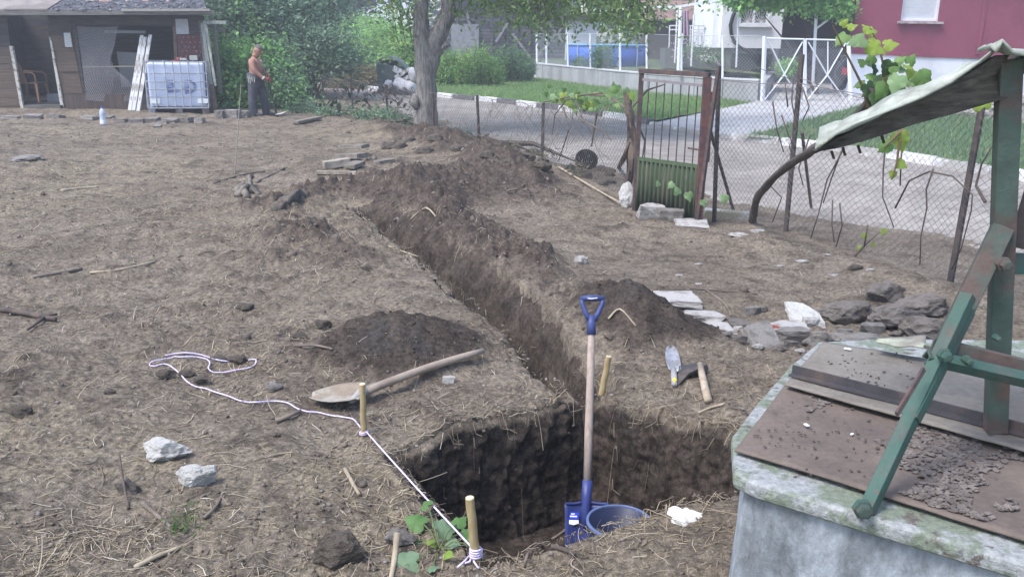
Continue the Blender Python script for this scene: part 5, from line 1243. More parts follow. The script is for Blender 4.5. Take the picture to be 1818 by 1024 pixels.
bush('small_shrub', 'small dark shrub at the left foot of the blue pool', 'shrub', tuple(P(1030, 119, 0.66)), [bl(1032, 111, 34.5, 12, 9)], 26, 30, 0.10, 0.08, MID, 10, 3, aspect=0.3, zmin=0.6)
bush('potted_shrub', 'leafy green shrub behind the white driveway gate', 'shrub', tuple(P(1398, 135, 0.6)), [bl(1397, 120, 26, 12, 14)], 30, 24, 0.10, 0.09, BRIGHT, 12, 3, zmin=0.0)
bush('flower_bed', 'mixed flowering plants along the porch base', 'flowers', tuple(P(1235, 106, 0.7)), [bl(1215, 88, 31.6, 14, 14), bl(1240, 92, 31.6, 22, 10), bl(1265, 100, 30.5, 18, 10)], 60, 24, 0.12, 0.08, MID + [(0.42, 0.32, 0.42), (0.5, 0.5, 0.5)], 13, 5, zmin=0.5)
bush('pergola_vine', 'dense bright green vine spreading over the pergola by the white house', 'vine', tuple(Q(1452, 180, 28.4)[:2]) + (0.1,),
     [bl(1325, -6, 29, 34, 14), bl(1400, -8, 29, 50, 18), bl(1470, -4, 28.5, 34, 22), bl(1380, -40, 29, 90, 26), bl(1500, 12, 28.2, 8, 14)], 300, 40, 0.20, 0.15, BRIGHT, 14, 2, aspect=0.8, zmin=1.5, droop=0.4)
bush('garden_tree', 'light green garden tree rising behind the low brown shed', 'tree', (X(1250, 52), 52, 0.6), [bl(1180, -10, 52, 60, 30), bl(1250, 30, 50, 20, 50), bl(1120, 0, 52, 50, 26), bl(1215, 60, 48, 14, 30)], 240, 36, 0.5, 0.3, MID + BRIGHT[:1], 15, 10, aspect=0.6, parent_names=('crown', 'trunk'), zmin=0.5)
# far wood closing the horizon
rw_ = np.random.RandomState(60); blobs = []
for i in range(40): blobs.append((-64 + i * 3.4 + rw_.uniform(-1, 1), 88 + rw_.uniform(-6, 10), rw_.uniform(3, 6), rw_.uniform(3, 5), 3.5, rw_.uniform(5, 9)))
c, pos, ci = clumps(rw_, blobs, 1500, 26, 1.0); ok = pos[:, 2] > -0.2
fw = leaf_mesh('far_wood', pos[ok], 0.75 * rw_.uniform(.6, 1.3, ok.sum()), crown_cols(rw_, ci, 1500, MID + DARK + GREY)[ok], None, rw_, 0.6); tag(fw, 'distant green wood closing the view behind the houses', 'wood', kind='stuff')

# ---- forked walnut tree by the fence
tb = P(758, 232); TB = Vector((tb.x, tb.y, gz(tb.x, tb.y)))
tree = thing('walnut_tree', 'old forked tree with grey ridged bark standing at the fence', 'tree', tuple(TB))
TY = TB.y
def tq(px, py, dy=0.0): return Q(px, py, TY + dy)
mb = MB()
def rough_tube(mb, pts, rs_, n=22, sub=10, amp=0.03, seed=0):
    P_, R_ = [], []
    for i in range(len(pts) - 1):
        for k in range(sub):
            t_ = k / sub; P_.append(Vector(pts[i]).lerp(Vector(pts[i + 1]), t_)); R_.append(rs_[i] + (rs_[i + 1] - rs_[i]) * t_)
    P_.append(Vector(pts[-1])); R_.append(rs_[-1])
    for _ in range(3): P_ = [P_[0]] + [(P_[i - 1] + P_[i] * 2 + P_[i + 1]) / 4 for i in range(1, len(P_) - 1)] + [P_[-1]]
    o = len(mb.v); mb.tube(P_, R_, n)
    for i in range(len(P_)):
        for j in range(n):
            a = 2 * math.pi * j / n; ridge = abs(float(vnoise(j * 1.7 + 0.4 * i * .3, i * 0.22, seed))) * amp + float(vnoise(math.cos(a) * 1.4 + 5, i * .3 + math.sin(a) * 1.4, seed + 1)) * amp * 0.8
            v = mb.v[o + i * n + j]; d = v - P_[i]
            if d.length > 1e-6: mb.v[o + i * n + j] = v + d.normalized() * ridge
rough_tube(mb, [TB - Vector((0, 0, .15)), tq(757, 200), tq(757, 160), tq(755, 115), tq(749, 70), tq(747, 30), tq(747, -10), tq(742, -70)], [0.215, 0.188, 0.176, 0.176, 0.142, 0.124, 0.12, 0.11], seed=3)
rough_tube(mb, [tq(760, 140, 0.0), tq(766, 105, .02), tq(772, 75, .03), tq(784, 50, .05), tq(795, 25, .07), tq(799, -8, .1), tq(803, -60, .12)], [0.10, 0.15, 0.15, 0.14, 0.12, 0.115, 0.10], seed=8)
rough_tube(mb, [tq(738, 170, -.05), tq(735, 180, -.16), tq(739, 192, -.1)], [0.05, 0.08, 0.05], n=10, sub=3, amp=0.02, seed=12)
rough_tube(mb, [tq(770, 100, -.02), tq(786, 84, -.05), tq(797, 79, -.08)], [0.07, 0.05, 0.035], n=10, sub=3, amp=0.01, seed=13)
mb.build('trunk', mt_bark, tree, smooth=True)
rt = np.random.RandomState(77)
# limbs reach out over the street and droop; leaves hang along the twigs
def limb(a, b, droop, r0, nseg=8):
    pts = []
    for i in range(nseg + 1):
        t_ = i / nseg; p = Vector(a).lerp(Vector(b), t_); p.z += droop * math.sin(math.pi * t_) ; p += Vector(rt.normal(size=3) * 0.05); pts.append(p)
    return pts, [r0 * (1 - 0.8 * i / nseg) for i in range(nseg + 1)]
lpos, lcol, lsz = [], [], []
WAL = [(0.075, 0.12, 0.04), (0.095, 0.15, 0.05), (0.06, 0.095, 0.035), (0.115, 0.165, 0.06)]
def spray(p, n, rad, drop, pal=WAL):
    kc = np.array(pal[rt.randint(len(pal))]) * rt.uniform(.8, 1.2)
    for _ in range(n):
        lpos.append((p.x + rt.normal() * rad, p.y + rt.normal() * rad, p.z + rt.normal() * rad * 0.6 - abs(rt.normal()) * drop)); lcol.append(2.0 * kc * rt.uniform(.85, 1.2)); lsz.append(rt.uniform(0.07, 0.14))
T1, T2 = tq(742, -70), tq(803, -60, .12)
lm = []
ends = [(T2, (1.2, 16.2, 3.3)), (T2, (2.6, 17.4, 3.0)), (T2, (3.4, 15.6, 3.1)), (T2, (4.3, 17.8, 2.9)), (T2, (0.2, 18.6, 3.4)), (T2, (5.0, 19.4, 3.4)), (T1, (-3.4, 16.3, 3.6)), (T1, (-4.2, 18.6, 3.9)), (T1, (-1.4, 19.6, 4.4)), (T1, (-2.0, 15.2, 4.2)), (T2, (1.6, 20.0, 3.8)), (T1, (-0.6, 14.6, 4.6)), (T2, (2.2, 19.0, 5.2)), (T1, (-3.2, 18, 5.6)), (T2, (0.6, 17, 6.2))]
lb = MB()
for i, (a, e) in enumerate(ends):
    pts, rr_ = limb(a, e, 0.9 + rt.rand() * 0.5, 0.085); lb.tube(pts, rr_, 7)
    for k in range(2, len(pts)):
        for _ in range(3):
            q = pts[k] + Vector((rt.normal() * .55, rt.normal() * .55, rt.normal() * .25 - 0.05)); lb.tube([pts[k], pts[k].lerp(q, .5) + Vector((0, 0, .08)), q], [0.018, 0.012, 0.005], 4)
            spray(q, 60, 0.26, 0.18)
lb.build('limb', mt_bark, tree, smooth=True)
# drooping twigs whose leaf sprays hang into view over the street
def hang(px, py, Y, n=40, up=0.7, pal=WAL, rad=0.16):
    e = Q(px, py, Y); a = e + Vector((rt.normal() * .25 - 0.15, rt.normal() * .25, up + 0.35)); hb.tube([a, a.lerp(e, .5) + Vector((0.06, 0, 0.05)), e], [0.016, 0.01, 0.004], 4)
    for t_ in (0.25, 0.45, 0.65, 0.8, 0.95): spray(a.lerp(e, t_), n // 5, rad, 0.10, pal)
hb = MB()
for (px, py, Y) in [(820, 40, 16.5), (850, 30, 17), (880, 45, 16.8), (905, 55, 16.0), (930, 48, 17), (960, 35, 16.5), (985, 40, 17.2), (1010, 30, 16.5), (1035, 40, 15.5), (1060, 30, 16), (1085, 45, 15.6), (1105, 60, 15.5), (1122, 66, 15.2), (1138, 50, 15.8), (1090, 75, 15.2), (1130, 78, 15.0), (1020, 55, 15.8), (945, 60, 16.2), (870, 25, 16), (1000, 12, 16), (1070, 10, 16), (1120, 25, 16), (830, 15, 16.5), (955, 80, 15.5), (1035, 15, 15.5), (900, 20, 16), (1148, 60, 16), (915, 8, 17), (975, 60, 16.5)]:
    hang(px, py - 12, Y, 90, rad=0.2)
    hang(px + 12, py - 28, Y + .5, 90, rad=0.22)
for (px, py, Y) in [(725, 20, 16.2), (712, 40, 16.6), (735, 60, 16.8), (720, 78, 17.0), (735, 92, 17.2), (700, 15, 16.0), (690, 5, 16.5), (728, 5, 16.8), (705, 62, 17.2), (740, 35, 17.5)]:
    hang(px, py, Y, 75, pal=WAL + MID)
for (px, py, Y) in [(1105, 15, 22), (1135, 30, 23), (1115, 40, 24)]: hang(px, py, Y, 40, pal=BRIGHT, rad=0.25)
tag(hb.build('twig', mt_twig, tree), kind='stuff')
leaf_mesh('crown', np.array(lpos), np.array(lsz), np.array(lcol), tree, rt, 0.42, droop=0.5)

# ---- grape vine: old stem from the fence to the well roof, shoots and big lobed leaves
mt_vleaf = M('grape_leaf', (0.1, 0.15, 0.05), attr=True, rough=0.5, var=0.12, vscale=30, bump=0.1, transl=0.3)
vine = thing('grape_vine', 'gnarled grape vine with broad yellow green leaves climbing onto the well roof', 'vine', tuple(G(1334, 390)))
vst = [G(1334, 392) - Vector((0, 0, .05)), Q(1342, 355, 8.2), Q(1370, 318, 7.4), Q(1415, 285, 6.2), Q(1460, 258, 4.8), Q(1510, 222, 3.6), Q(1540, 190, 3.1), Q(1555, 165, 2.95)]
mb = MB(); rough_tube(mb, vst, [0.036, 0.030, 0.026, 0.023, 0.020, 0.017, 0.014, 0.010], n=10, sub=6, amp=0.014, seed=20); mb.build('stem', M('dark_vine_bark', (0.075, 0.06, 0.052), (0.12, 0.10, 0.085), scale=12, stretch=(3, 3, 1), bump=0.8), vine, smooth=True)
def vine_leaf(c, d, nrm, s, col, V, F, C):
    d = Vector(d).normalized(); nrm = Vector(nrm); r_ = d.cross(nrm).normalized(); u = r_.cross(d).normalized()
    prof = [(0.03, 0.0), (-.10, .14), (-.10, .30), (.04, .44), (.18, .50), (.26, .43), (.36, .47), (.50, .40), (.60, .27), (.70, .25), (.82, .12), (1.02, 0.0)]
    ol = [(a, b) for a, b in prof] + [(a, -b) for a, b in prof[-2:0:-1]]; o = len(V)
    V.append(tuple(Vector(c) + d * s * 0.35)); C.append(col)
    for a, b in ol: V.append(tuple(Vector(c) + d * (a * s) + r_ * (b * s) + u * s * (-0.30 * abs(b) - 0.22 * a * a + 0.07 * math.sin(a * 9 + b * 7)))); C.append(col)
    n_ = len(ol)
    for i in range(n_): F.append((o, o + 1 + i, o + 1 + (i + 1) % n_))
VL, VF, VC = [], [], []
rv = random.Random(31); shoot = MB()
def shoot_to(pts, leaves):
    MB().tube(pts, [0.006 - 0.004 * i / (len(pts) - 1) for i in range(len(pts))], 5).build('shoot', M('green_brown_shoot', (0.14, 0.10, 0.06), bump=0), vine)
LCOL = {'y': (0.25, 0.33, 0.06), 'g': (0.14, 0.24, 0.07), 'd': (0.07, 0.12, 0.05), 'p': (0.20, 0.30, 0.14)}
YV = 3.0
shoot_to([Q(1545, 200, YV), Q(1530, 150, YV), Q(1500, 90, YV), Q(1478, 45, YV)], 0)
shoot_to([Q(1555, 190, YV), Q(1572, 130, YV), Q(1560, 80, YV), Q(1545, 50, YV)], 0)
shoot_to([Q(1570, 200, YV), Q(1592, 150, YV), Q(1585, 110, YV)], 0)
shoot_to([Q(1560, 200, YV), Q(1600, 170, YV), Q(1640, 150, YV)], 0)
shoot_to([Q(1560, 190, YV), Q(1590, 110, YV), Q(1610, 95, YV)], 0)
for (px, py, s, k, a) in ((1520, 72, .060, 'p', 200), (1560, 85, .068, 'y', 330), (1585, 78, .05, 'y', 10), (1492, 70, .055, 'g', 225), (1515, 45, .035, 'y', 20), (1545, 52, .045, 'y', -20), (1500, 40, .03, 'y', 60), (1552, 55, .04, 'y', 0),
        (1545, 105, .04, 'g', 200), (1600, 105, .035, 'g', 40), (1540, 110, .035, 'd', 170), (1590, 115, .05, 'g', 30), (1575, 125, .055, 'd', 250), (1605, 120, .05, 'p', -15), (1625, 125, .065, 'y', -10), (1635, 140, .07, 'g', 190), (1620, 105, .04, 'g', 60),
        (1560, 150, .06, 'd', 230), (1590, 150, .065, 'p', 250), (1545, 135, .04, 'g', 160), (1600, 155, .06, 'g', -25), (1565, 165, .06, 'g', 240), (1580, 172, .055, 'd', 280), (1540, 165, .045, 'd', 210), (1600, 170, .05, 'd', -60), (1555, 180, .05, 'd', 260), (1525, 150, .04, 'g', 200), (1650, 135, .03, 'y', -60), (1575, 140, .05, 'd', 90), (1555, 120, .04, 'd', 120), (1585, 185, .06, 'd', 260),
        (1545, 160, .05, 'd', 300), (1615, 145, .05, 'p', 210), (1570, 190, .06, 'd', 230), (1530, 110, .03, 'g', 140)):
    p = Q(px, py, YV + rv.uniform(-.12, .10)); an = math.radians(a); d = Vector((math.cos(an), rv.uniform(-.3, .3), math.sin(an) * 0.9))
    vine_leaf(p - d * s * .5, d, (rv.uniform(-.4, .4), -0.8, rv.uniform(0.2, .9)), s * 0.98, np.array(LCOL[k]) * rv.uniform(.8, 1.15), VL, VF, VC)
# hanging shoot under the roof edge
shoot_to([Q(1600, 210, 2.75), Q(1598, 250, 2.7), Q(1592, 290, 2.7), Q(1584, 318, 2.7)], 0); shoot_to([Q(1598, 236, 2.7), Q(1570, 262, 2.7)], 0)
for (px, py, s, k, a) in ((1603, 252, .055, 'y', 285), (1572, 262, .04, 'g', 215), (1603, 292, .032, 'y', -25), (1586, 312, .025, 'y', 260), (1575, 230, .025, 'y', 200), (1740, 188, .03, 'y', 10), (1752, 183, .03, 'y', 170)):
    p = Q(px, py, 2.7); an = math.radians(a); d = Vector((math.cos(an), -.1, math.sin(an))); vine_leaf(p - d * s * .5, d, (0.1, -1, .3), s * 1.15, np.array(LCOL[k]), VL, VF, VC)

npmesh('leaves', VL, np.array(VF), mt_vleaf, vine, col=np.array(VC))
# dry vine canes and a leafy arch on the low fence, withered bits on the wire
dv = thing('dry_vine', 'tangled dry vine arching over the fence beside the green gate', 'vine', tuple(G(1112, 345)))
mb = MB(); VL, VF, VC = [], [], []
rough_tube(mb, [G(1112, 350), Q(1122, 300, 9.2), Q(1126, 240, 9.2), Q(1118, 200, 9.2), Q(1108, 165, 9.2)], [0.026, 0.028, 0.02, 0.03, 0.008], n=8, sub=6, amp=0.022, seed=31)
rough_tube(mb, [G(1096, 300), Q(1110, 280, 9.4), Q(1122, 250, 9.3)], [0.02, 0.025, 0.03], n=8, sub=4, amp=0.012, seed=33)
for pts in ([(1118, 200), (1085, 172), (1040, 168), (1005, 178), (985, 205), (980, 240)], [(1115, 195), (1070, 165), (1010, 172), (965, 182)], [(1020, 175), (1035, 215), (1075, 235), (1085, 250)], [(1122, 190), (1150, 160), (1180, 150)], [(1000, 190), (1010, 230), (992, 285)], [(1060, 200), (1050, 260)], [(1130, 215), (1145, 250), (1140, 285)]):
    P3 = [Q(x, y, 9.4 + (1120 - x) / 160 * 2.9 if x < 1120 else 9.0) for x, y in pts]; mb.tube(P3, [0.012 - 0.007 * i / len(P3) for i in range(len(P3))], 5)
mb.build('cane', M('dry_vine_cane', (0.15, 0.115, 0.09), (0.10, 0.08, 0.07), scale=10, bump=0.6), dv)
for i in range(42):
    px = rv.uniform(970, 1120); py = 172 + rv.uniform(-14, 22) + 8 * math.sin(px * .05); p = Q(px, py, 9.4 + (1120 - px) / 160 * 2.9); an = rv.uniform(0, 6.28)
    d = Vector((math.cos(an), rv.uniform(-.4, .4), math.sin(an) * .7)); vine_leaf(p, d, (rv.uniform(-.5, .5), -1, rv.uniform(0, 1)), rv.uniform(.05, .11), np.array(LCOL[rv.choice('ggpyg')]) * rv.uniform(.75, 1.1), VL, VF, VC)
for (px, py) in ((1170, 330), (1195, 325), (1205, 345), (1225, 350), (1222, 342), (1248, 355), (1288, 347)):
    p = Q(px, py, 8.3); an = rv.uniform(0, 6.28); vine_leaf(p, (math.cos(an), -.2, math.sin(an)), (0, -1, .5), rv.uniform(.05, .10), np.array(LCOL['p']) * 1.1, VL, VF, VC)
npmesh('leaves', VL, np.array(VF), mt_vleaf, dv, col=np.array(VC))
# withered tendrils hanging on the right stretch of fence
wt = thing('withered_tendrils', 'withered brown vine tendrils hanging on the fence between the leaning posts', 'vine', tuple(G(1440, 420)))
for k, pts in enumerate(([(1500, 262), (1470, 320), (1455, 380), (1442, 425)], [(1495, 268), (1478, 315), (1460, 360)], [(1575, 235), (1572, 300), (1570, 350), (1590, 405)], [(1655, 300), (1640, 335), (1648, 370), (1635, 420), (1632, 470)],
          [(1590, 370), (1610, 320), (1650, 305), (1690, 312), (1725, 345), (1728, 375), (1705, 440), (1695, 480)], [(1765, 250), (1740, 290), (1730, 330), (1748, 358)], [(1412, 140), (1407, 180), (1413, 230), (1402, 260), (1410, 300)], [(1388, 205), (1402, 240), (1412, 262)], [(1400, 190), (1395, 150)], [(1425, 155), (1435, 190), (1428, 215)],
          [(1362, 325), (1385, 350), (1370, 395)], [(1372, 180), (1380, 230), (1390, 270)], [(1480, 355), (1476, 400), (1482, 430)], [(1490, 360), (1492, 400), (1486, 440)], [(1540, 400), (1535, 440)], [(1605, 250), (1596, 330)], [(1440, 240), (1420, 300), (1428, 330)])):
    P3 = [Q(x, y, 7.75 - max(0, x - 1400) / 290 * 1.7 + 0.03) for x, y in pts]; P3 = [p + Vector((rv.uniform(-.01, .01), rv.uniform(-.03, .03), 0)) for p in P3]
    MB().tube(P3, [0.0075 - 0.004 * i / len(P3) for i in range(len(P3))] if k != 5 else [0.004, 0.006, 0.009, 0.012], 5).build('tendril', mt_twig, wt, smooth=True)
# dead leaves and strips on the left stretch of wire, larger dull leaves near the trunk
dl = thing('withered_leaves', 'withered brown leaves dangling from the top wire left of the trunk', 'vine', tuple(P(700, 200)))
rl = np.random.RandomState(5); pos, col, sz = [], [], []; mb = MB()
for i in range(70):
    px = rl.uniform(600, 735); py = 150 + rl.uniform(-4, 22) + (12 if px > 690 else 0); p = Q(px, py, 17.2 + (770 - px) / 200 * 5); pos.append(tuple(p)); col.append(np.array((0.10, 0.085, 0.075)) * rl.uniform(.5, 1.5)); sz.append(rl.uniform(.07, .17))
for i in range(34):
    px = rl.uniform(560, 660); py = rl.uniform(150, 185); p = Q(px, py, 19.5); pos.append(tuple(p)); col.append(np.array((0.06, 0.075, 0.05)) * rl.uniform(.7, 1.3)); sz.append(rl.uniform(.14, .24))
leaf_mesh('leaves', np.array(pos), np.array(sz), np.array(col), dl, rl, 0.5, droop=0.9)
for i in range(20):
    px = rl.uniform(560, 735); a = Q(px, 155, 17.2 + (770 - px) / 200 * 5); mb.tube([a, a + Vector((rl.normal() * .2, 0, -.1)), a + Vector((rl.normal() * .3, 0, -.25 - rl.rand() * .25))], 0.006, 3)
mb.build('twig', mt_twig, dl)

# ---- leafy weed beside the near stake
lw = thing('broadleaf_weed', 'ragged green broadleaf weed growing beside the near wooden stake', 'weed', tuple(G(775, 975)))
VL, VF, VC = [], [], []; st = MB(); w0 = G(780, 975)
for (px, py, s, a, k, h) in ((752, 925, .10, 150, 'g', .06), (775, 935, .11, 30, 'p', .07), (740, 985, .13, 200, 'p', .03), (810, 935, .07, 60, 'g', .10), (822, 945, .06, 10, 'g', .08), (760, 900, .07, 110, 'g', .10), (795, 955, .06, -30, 'p', .06), (745, 945, .05, 240, 'g', .04), (790, 975, .05, 300, 'y', .05), (770, 990, .06, 260, 'p', .02), (765, 960, .05, 80, 'y', .05), (828, 960, .05, 40, 'g', .06)):
    g_ = G(px, py + 18); c_ = g_ + Vector((0, 0, h)); an = math.radians(a); c_.z -= h * .5; st.tube([w0, w0.lerp(c_, .5) + Vector((0, 0, .02)), c_], 0.0025, 4)
    vine_leaf(c_, (math.cos(an), math.sin(an) * .7, rv.uniform(-.1, .3)), (rv.uniform(-.4, .4), -0.5, 1), s * .82, np.array({'g': (0.10, 0.20, 0.06), 'p': (0.17, 0.26, 0.15), 'y': (0.2, 0.3, 0.05)}[k]), VL, VF, VC)
st.build('stem', M('green_stem', (0.1, 0.13, 0.05)), lw); npmesh('leaves', VL, np.array(VF), mt_vleaf, lw, col=np.array(VC))
sprig = thing('weed_sprig', 'thin green sprig lying in the soil by the two white stones', 'weed', tuple(G(325, 935)))
rsg = np.random.RandomState(3); g_ = G(325, 935); pos = np.array([(g_.x + rsg.normal() * .03, g_.y + rsg.normal() * .05, g_.z + abs(rsg.normal()) * .03) for _ in range(90)])
leaf_mesh('leaves', pos, rsg.uniform(.015, .035, 90), np.array([(0.09, 0.15, 0.05)]) * rsg.uniform(.7, 1.3, (90, 1)), sprig, rsg, 0.3)
for (bx, by, tp) in (((1515, 452), 0, [(1530, 440), (1560, 415)]),):
    cv = thing('vine_cutting', 'short vine cutting with two leaves stuck in the soil near the fence', 'cutting', tuple(G(1512, 455)))
    g_ = G(1512, 455); MB().tube([g_ - Vector((0, 0, .03)), Q(1535, 435, g_.y), Q(1562, 412, g_.y)], [0.012, 0.009, 0.004], 6).build('stem', mt_twig, cv, smooth=True)
    VL, VF, VC = [], [], []
    for (px, py, s, a) in ((1540, 420, .06, 160), (1565, 412, .06, 20), (1530, 438, .05, 220), (1548, 432, .045, -30)): vine_leaf(Q(px, py, g_.y), (math.cos(math.radians(a)), -.1, math.sin(math.radians(a))), (0, -1, .5), s, np.array(LCOL['y']) * .8, VL, VF, VC)
    npmesh('leaves', VL, np.array(VF), mt_vleaf, cv, col=np.array(VC))

bush('dry_weeds', 'scruffy dry weeds along the foot of the low wire fence right of the forked tree', 'weeds', tuple(P(850, 250)),
     [bl(800, 240, 16, 26, 7), bl(850, 252, 14.6, 24, 8), bl(905, 265, 13.4, 24, 8), bl(965, 278, 12.4, 22, 10), bl(1030, 300, 11.3, 26, 9)], 90, 16, 0.09, 0.07, [(0.10, 0.085, 0.055), (0.07, 0.08, 0.05), (0.13, 0.11, 0.075)], 61, 14, aspect=0.2)
dv2 = thing('dry_creeper', 'thin dry creeper stems tangled in the low wire fence right of the forked tree', 'creeper', tuple(P(960, 285)))
rdv = random.Random(19)
for i in range(30):
    px = rdv.uniform(850, 1090); Yf = 14.6 - (px - 850) / 270 * 5.2; y0 = 180 + (px - 850) * .02; q = [Q(px, y0 + rdv.uniform(-5, 10), Yf)]
    for k in range(4): q.append(q[-1] + Vector((rdv.uniform(-.16, .16), rdv.uniform(-.04, .04), -rdv.uniform(.08, .2))))
    MB().tube(q, [.005, .004, .004, .003, .002], 4).build('stem', M('pale_dry_creeper', (0.20, 0.17, 0.14), bump=0.3), dv2, smooth=True)
# ---- grass on the verges
def grass(name, label, front, back, z0, z1, n, seed, hmin=0.05, hmax=0.13, pal=MID + BRIGHT, patchy=0.0):
    rs = np.random.RandomState(seed); lf_, lb_ = line_len(front), line_len(back); pts = []
    while len(pts) < n:
        t_ = rs.rand(); v = rs.rand(); a, _ = line_at(front, lf_ * t_); b_, _ = line_at(back, lb_ * t_); p = a.lerp(b_, v)
        pts.append((p.x, p.y, z0 + (z1 - z0) * v))
    pts = np.array(pts); h = rs.uniform(hmin, hmax, n); a = rs.uniform(0, 6.28, n); w_ = rs.uniform(.006, .012, n)
    dx, dy = np.cos(a) * w_, np.sin(a) * w_; ln = rs.normal(size=(n, 2)) * h[:, None] * .5
    p0 = pts - np.stack([dx, dy, np.full(n, .02)], -1); p1 = pts + np.stack([dx, dy, np.full(n, -.02)], -1); p2 = pts + np.stack([ln[:, 0], ln[:, 1], h], -1)
    V = np.stack([p0, p1, p2], 1).reshape(-1, 3); F = np.arange(3 * n).reshape(n, 3)
    pal = np.array(pal); col = 2.0 * pal[rs.randint(len(pal), size=n)] * rs.uniform(.75, 1.2, (n, 1))
    o = npmesh(name, V, F, mt_leaf, col=np.repeat(col, 3, 0)); tag(o, label, 'grass', kind='stuff')
grass('verge_grass', 'short green grass of the verge below the retaining wall', kv_left, [DL1] + WALL[1:] + [(-3.0, 42.0), (-8, 46)], 0.045, 0.07, 45000, 1, pal=MID + YELL + [(0.15, 0.17, 0.09)])
grass('verge_grass', 'short dull grass of the verge below the stone wall', kv_right, [DR1] + STONE[1:], 0.045, 0.12, 30000, 2, pal=MID + GREY)
# ================================================================== TOOLS AND DIGGING
mt_wood = M('grey_ash_handle', (0.30, 0.245, 0.20), (0.22, 0.175, 0.14), scale=5, stretch=(1, 1, 1), var=0.15, vscale=40, bump=0.2)
mt_stake = M('barked_stake', (0.36, 0.28, 0.15), (0.27, 0.20, 0.10), scale=18, lo=0.42, hi=0.62, stretch=(1, 1, 0.4), var=0.2, bump=0.3, c=(0.12, 0.09, 0.06), cscale=16, clo=0.63, chi=0.7)
mt_cut = M('cut_wood_end', (0.58, 0.49, 0.33), bump=0.1)
mt_blue = M('blue_powder_coat', (0.035, 0.05, 0.18), rough=0.42, var=0.2, spec=0.4, bump=0.15, c=(0.13, 0.105, 0.085), cscale=13, clo=0.57, chi=0.68)
# ---- blue spade standing in the pit
YS = 3.50
s_top, s_bot = Q(1052, 535, 3.86), Q(1041, 1010, 3.36)
sax = (s_top - s_bot).normalized(); Ls = (s_top - s_bot).length
spd = thing('blue_spade', 'blue spade with wooden shaft and triangular grip standing upright in the pit', 'spade', tuple(s_bot))
def sp_(px, py):                       # point on the tilted plane of the spade
    a, b, c = _ray(px, py); n = Vector((0, sax.z, -sax.y)); o = Vector((0, 0, CAM_H)); d = Vector((a, b, c)); t = (s_bot - o).dot(n) / d.dot(n); return o + d * t
n_sp = Vector((0, -sax.z, sax.y)).normalized()
MB().tube([sp_(1050, 590), sp_(1048, 680), sp_(1045, 770), sp_(1043, 862)], [0.0155, 0.0175, 0.0185, 0.0185], 12).build('shaft', M('pale_shaft_wood', (0.34, 0.275, 0.235), (0.27, 0.215, 0.18), scale=6, stretch=(6, 6, 0.8), bump=0.15, c=(0.16, 0.13, 0.11), cscale=10, clo=0.66, chi=0.72), spd, smooth=True)
gr = MB(); gr.tube([sp_(1050, 594), sp_(1050, 576), sp_(1050, 560)], [0.021, 0.020, 0.017], 10)
gr.tube([sp_(1050, 572), sp_(1040, 556), sp_(1034, 540), sp_(1033, 531)], [0.015, 0.012, 0.0105, 0.0105], 8); gr.tube([sp_(1051, 572), sp_(1062, 556), sp_(1069, 540), sp_(1071, 531)], [0.015, 0.012, 0.0105, 0.0105], 8)
gr.tube([sp_(1031, 530), sp_(1052, 529), sp_(1073, 530)], [0.012, 0.0145, 0.012], 10); gr = gr.build('grip', M('blue_plastic', (0.045, 0.06, 0.17), rough=0.45, var=0.08, bump=0.05), spd, smooth=True)
MB().tube([sp_(1043, 530.5) + n_sp * 0.012, sp_(1050, 531) + n_sp * 0.0125, sp_(1060, 529.5) + n_sp * 0.012], 0.0028, 6).build('grip_mark', M('white_print', (0.75, 0.75, 0.78), bump=0), gr)
MB().tube([sp_(1043, 852), sp_(1041, 885), sp_(1040, 915), sp_(1039, 940)], [0.0225, 0.0225, 0.018, 0.008], 12).build('socket', mt_blue, spd, smooth=True)
nb_u, nb_v = 12, 14; vs = []
for j in range(nb_v + 1):
    for i in range(nb_u + 1):
        u, v = i / nb_u, j / nb_v; wpx = 39 - 4 * v
        vs.append(tuple(sp_(1041 - 3 * v + (u * 2 - 1) * wpx, 893 + 120 * v) + n_sp * (-0.03 * (1 - (2 * u - 1) ** 2) + 0.02)))
fs = [(j * (nb_u + 1) + i, j * (nb_u + 1) + i + 1, (j + 1) * (nb_u + 1) + i + 1, (j + 1) * (nb_u + 1) + i) for j in range(nb_v) for i in range(nb_u)]
bld = npmesh('blade', vs, np.array(fs), mt_blue, spd, smooth=True); bld.modifiers.new('thickness', 'SOLIDIFY').thickness = 0.003
MB().tube([sp_(1003, 893) + n_sp * .022, sp_(1020, 893) + n_sp * .008, sp_(1032, 891) + n_sp * .004], 0.005, 6).build('tread', mt_blue, bld)
MB().tube([sp_(1050, 891) + n_sp * .004, sp_(1063, 893) + n_sp * .008, sp_(1079, 893) + n_sp * .022], 0.005, 6).build('tread', mt_blue, bld)
def flat(name, pts, mat, parent, lift=0.004): return MB().prism([sp_(x, y) + n_sp * lift for x, y in pts], n_sp * 0.0008).build(name, mat, parent)
stk = flat('sticker', [(1012, 908), (1027, 909), (1027, 921), (1010, 921)], M('sticker_blue', (0.03, 0.06, 0.55), rough=0.4, bump=0), bld, 0.012)
flat('sticker_print', [(1011.5, 914), (1024, 914.5), (1024, 917), (1011.5, 916.5)], M('white_print', (0.75, 0.75, 0.78)), stk, 0.0135)
flat('sticker_print', [(1014, 910), (1021, 910.5), (1019, 912.5), (1013, 912)], M('white_print', (0.75, 0.75, 0.78)), stk, 0.0135)
flat('sticker', [(1010, 922), (1027, 922), (1027, 928), (1018, 931), (1010, 929)], M('white_print', (0.75, 0.75, 0.78)), bld, 0.012)

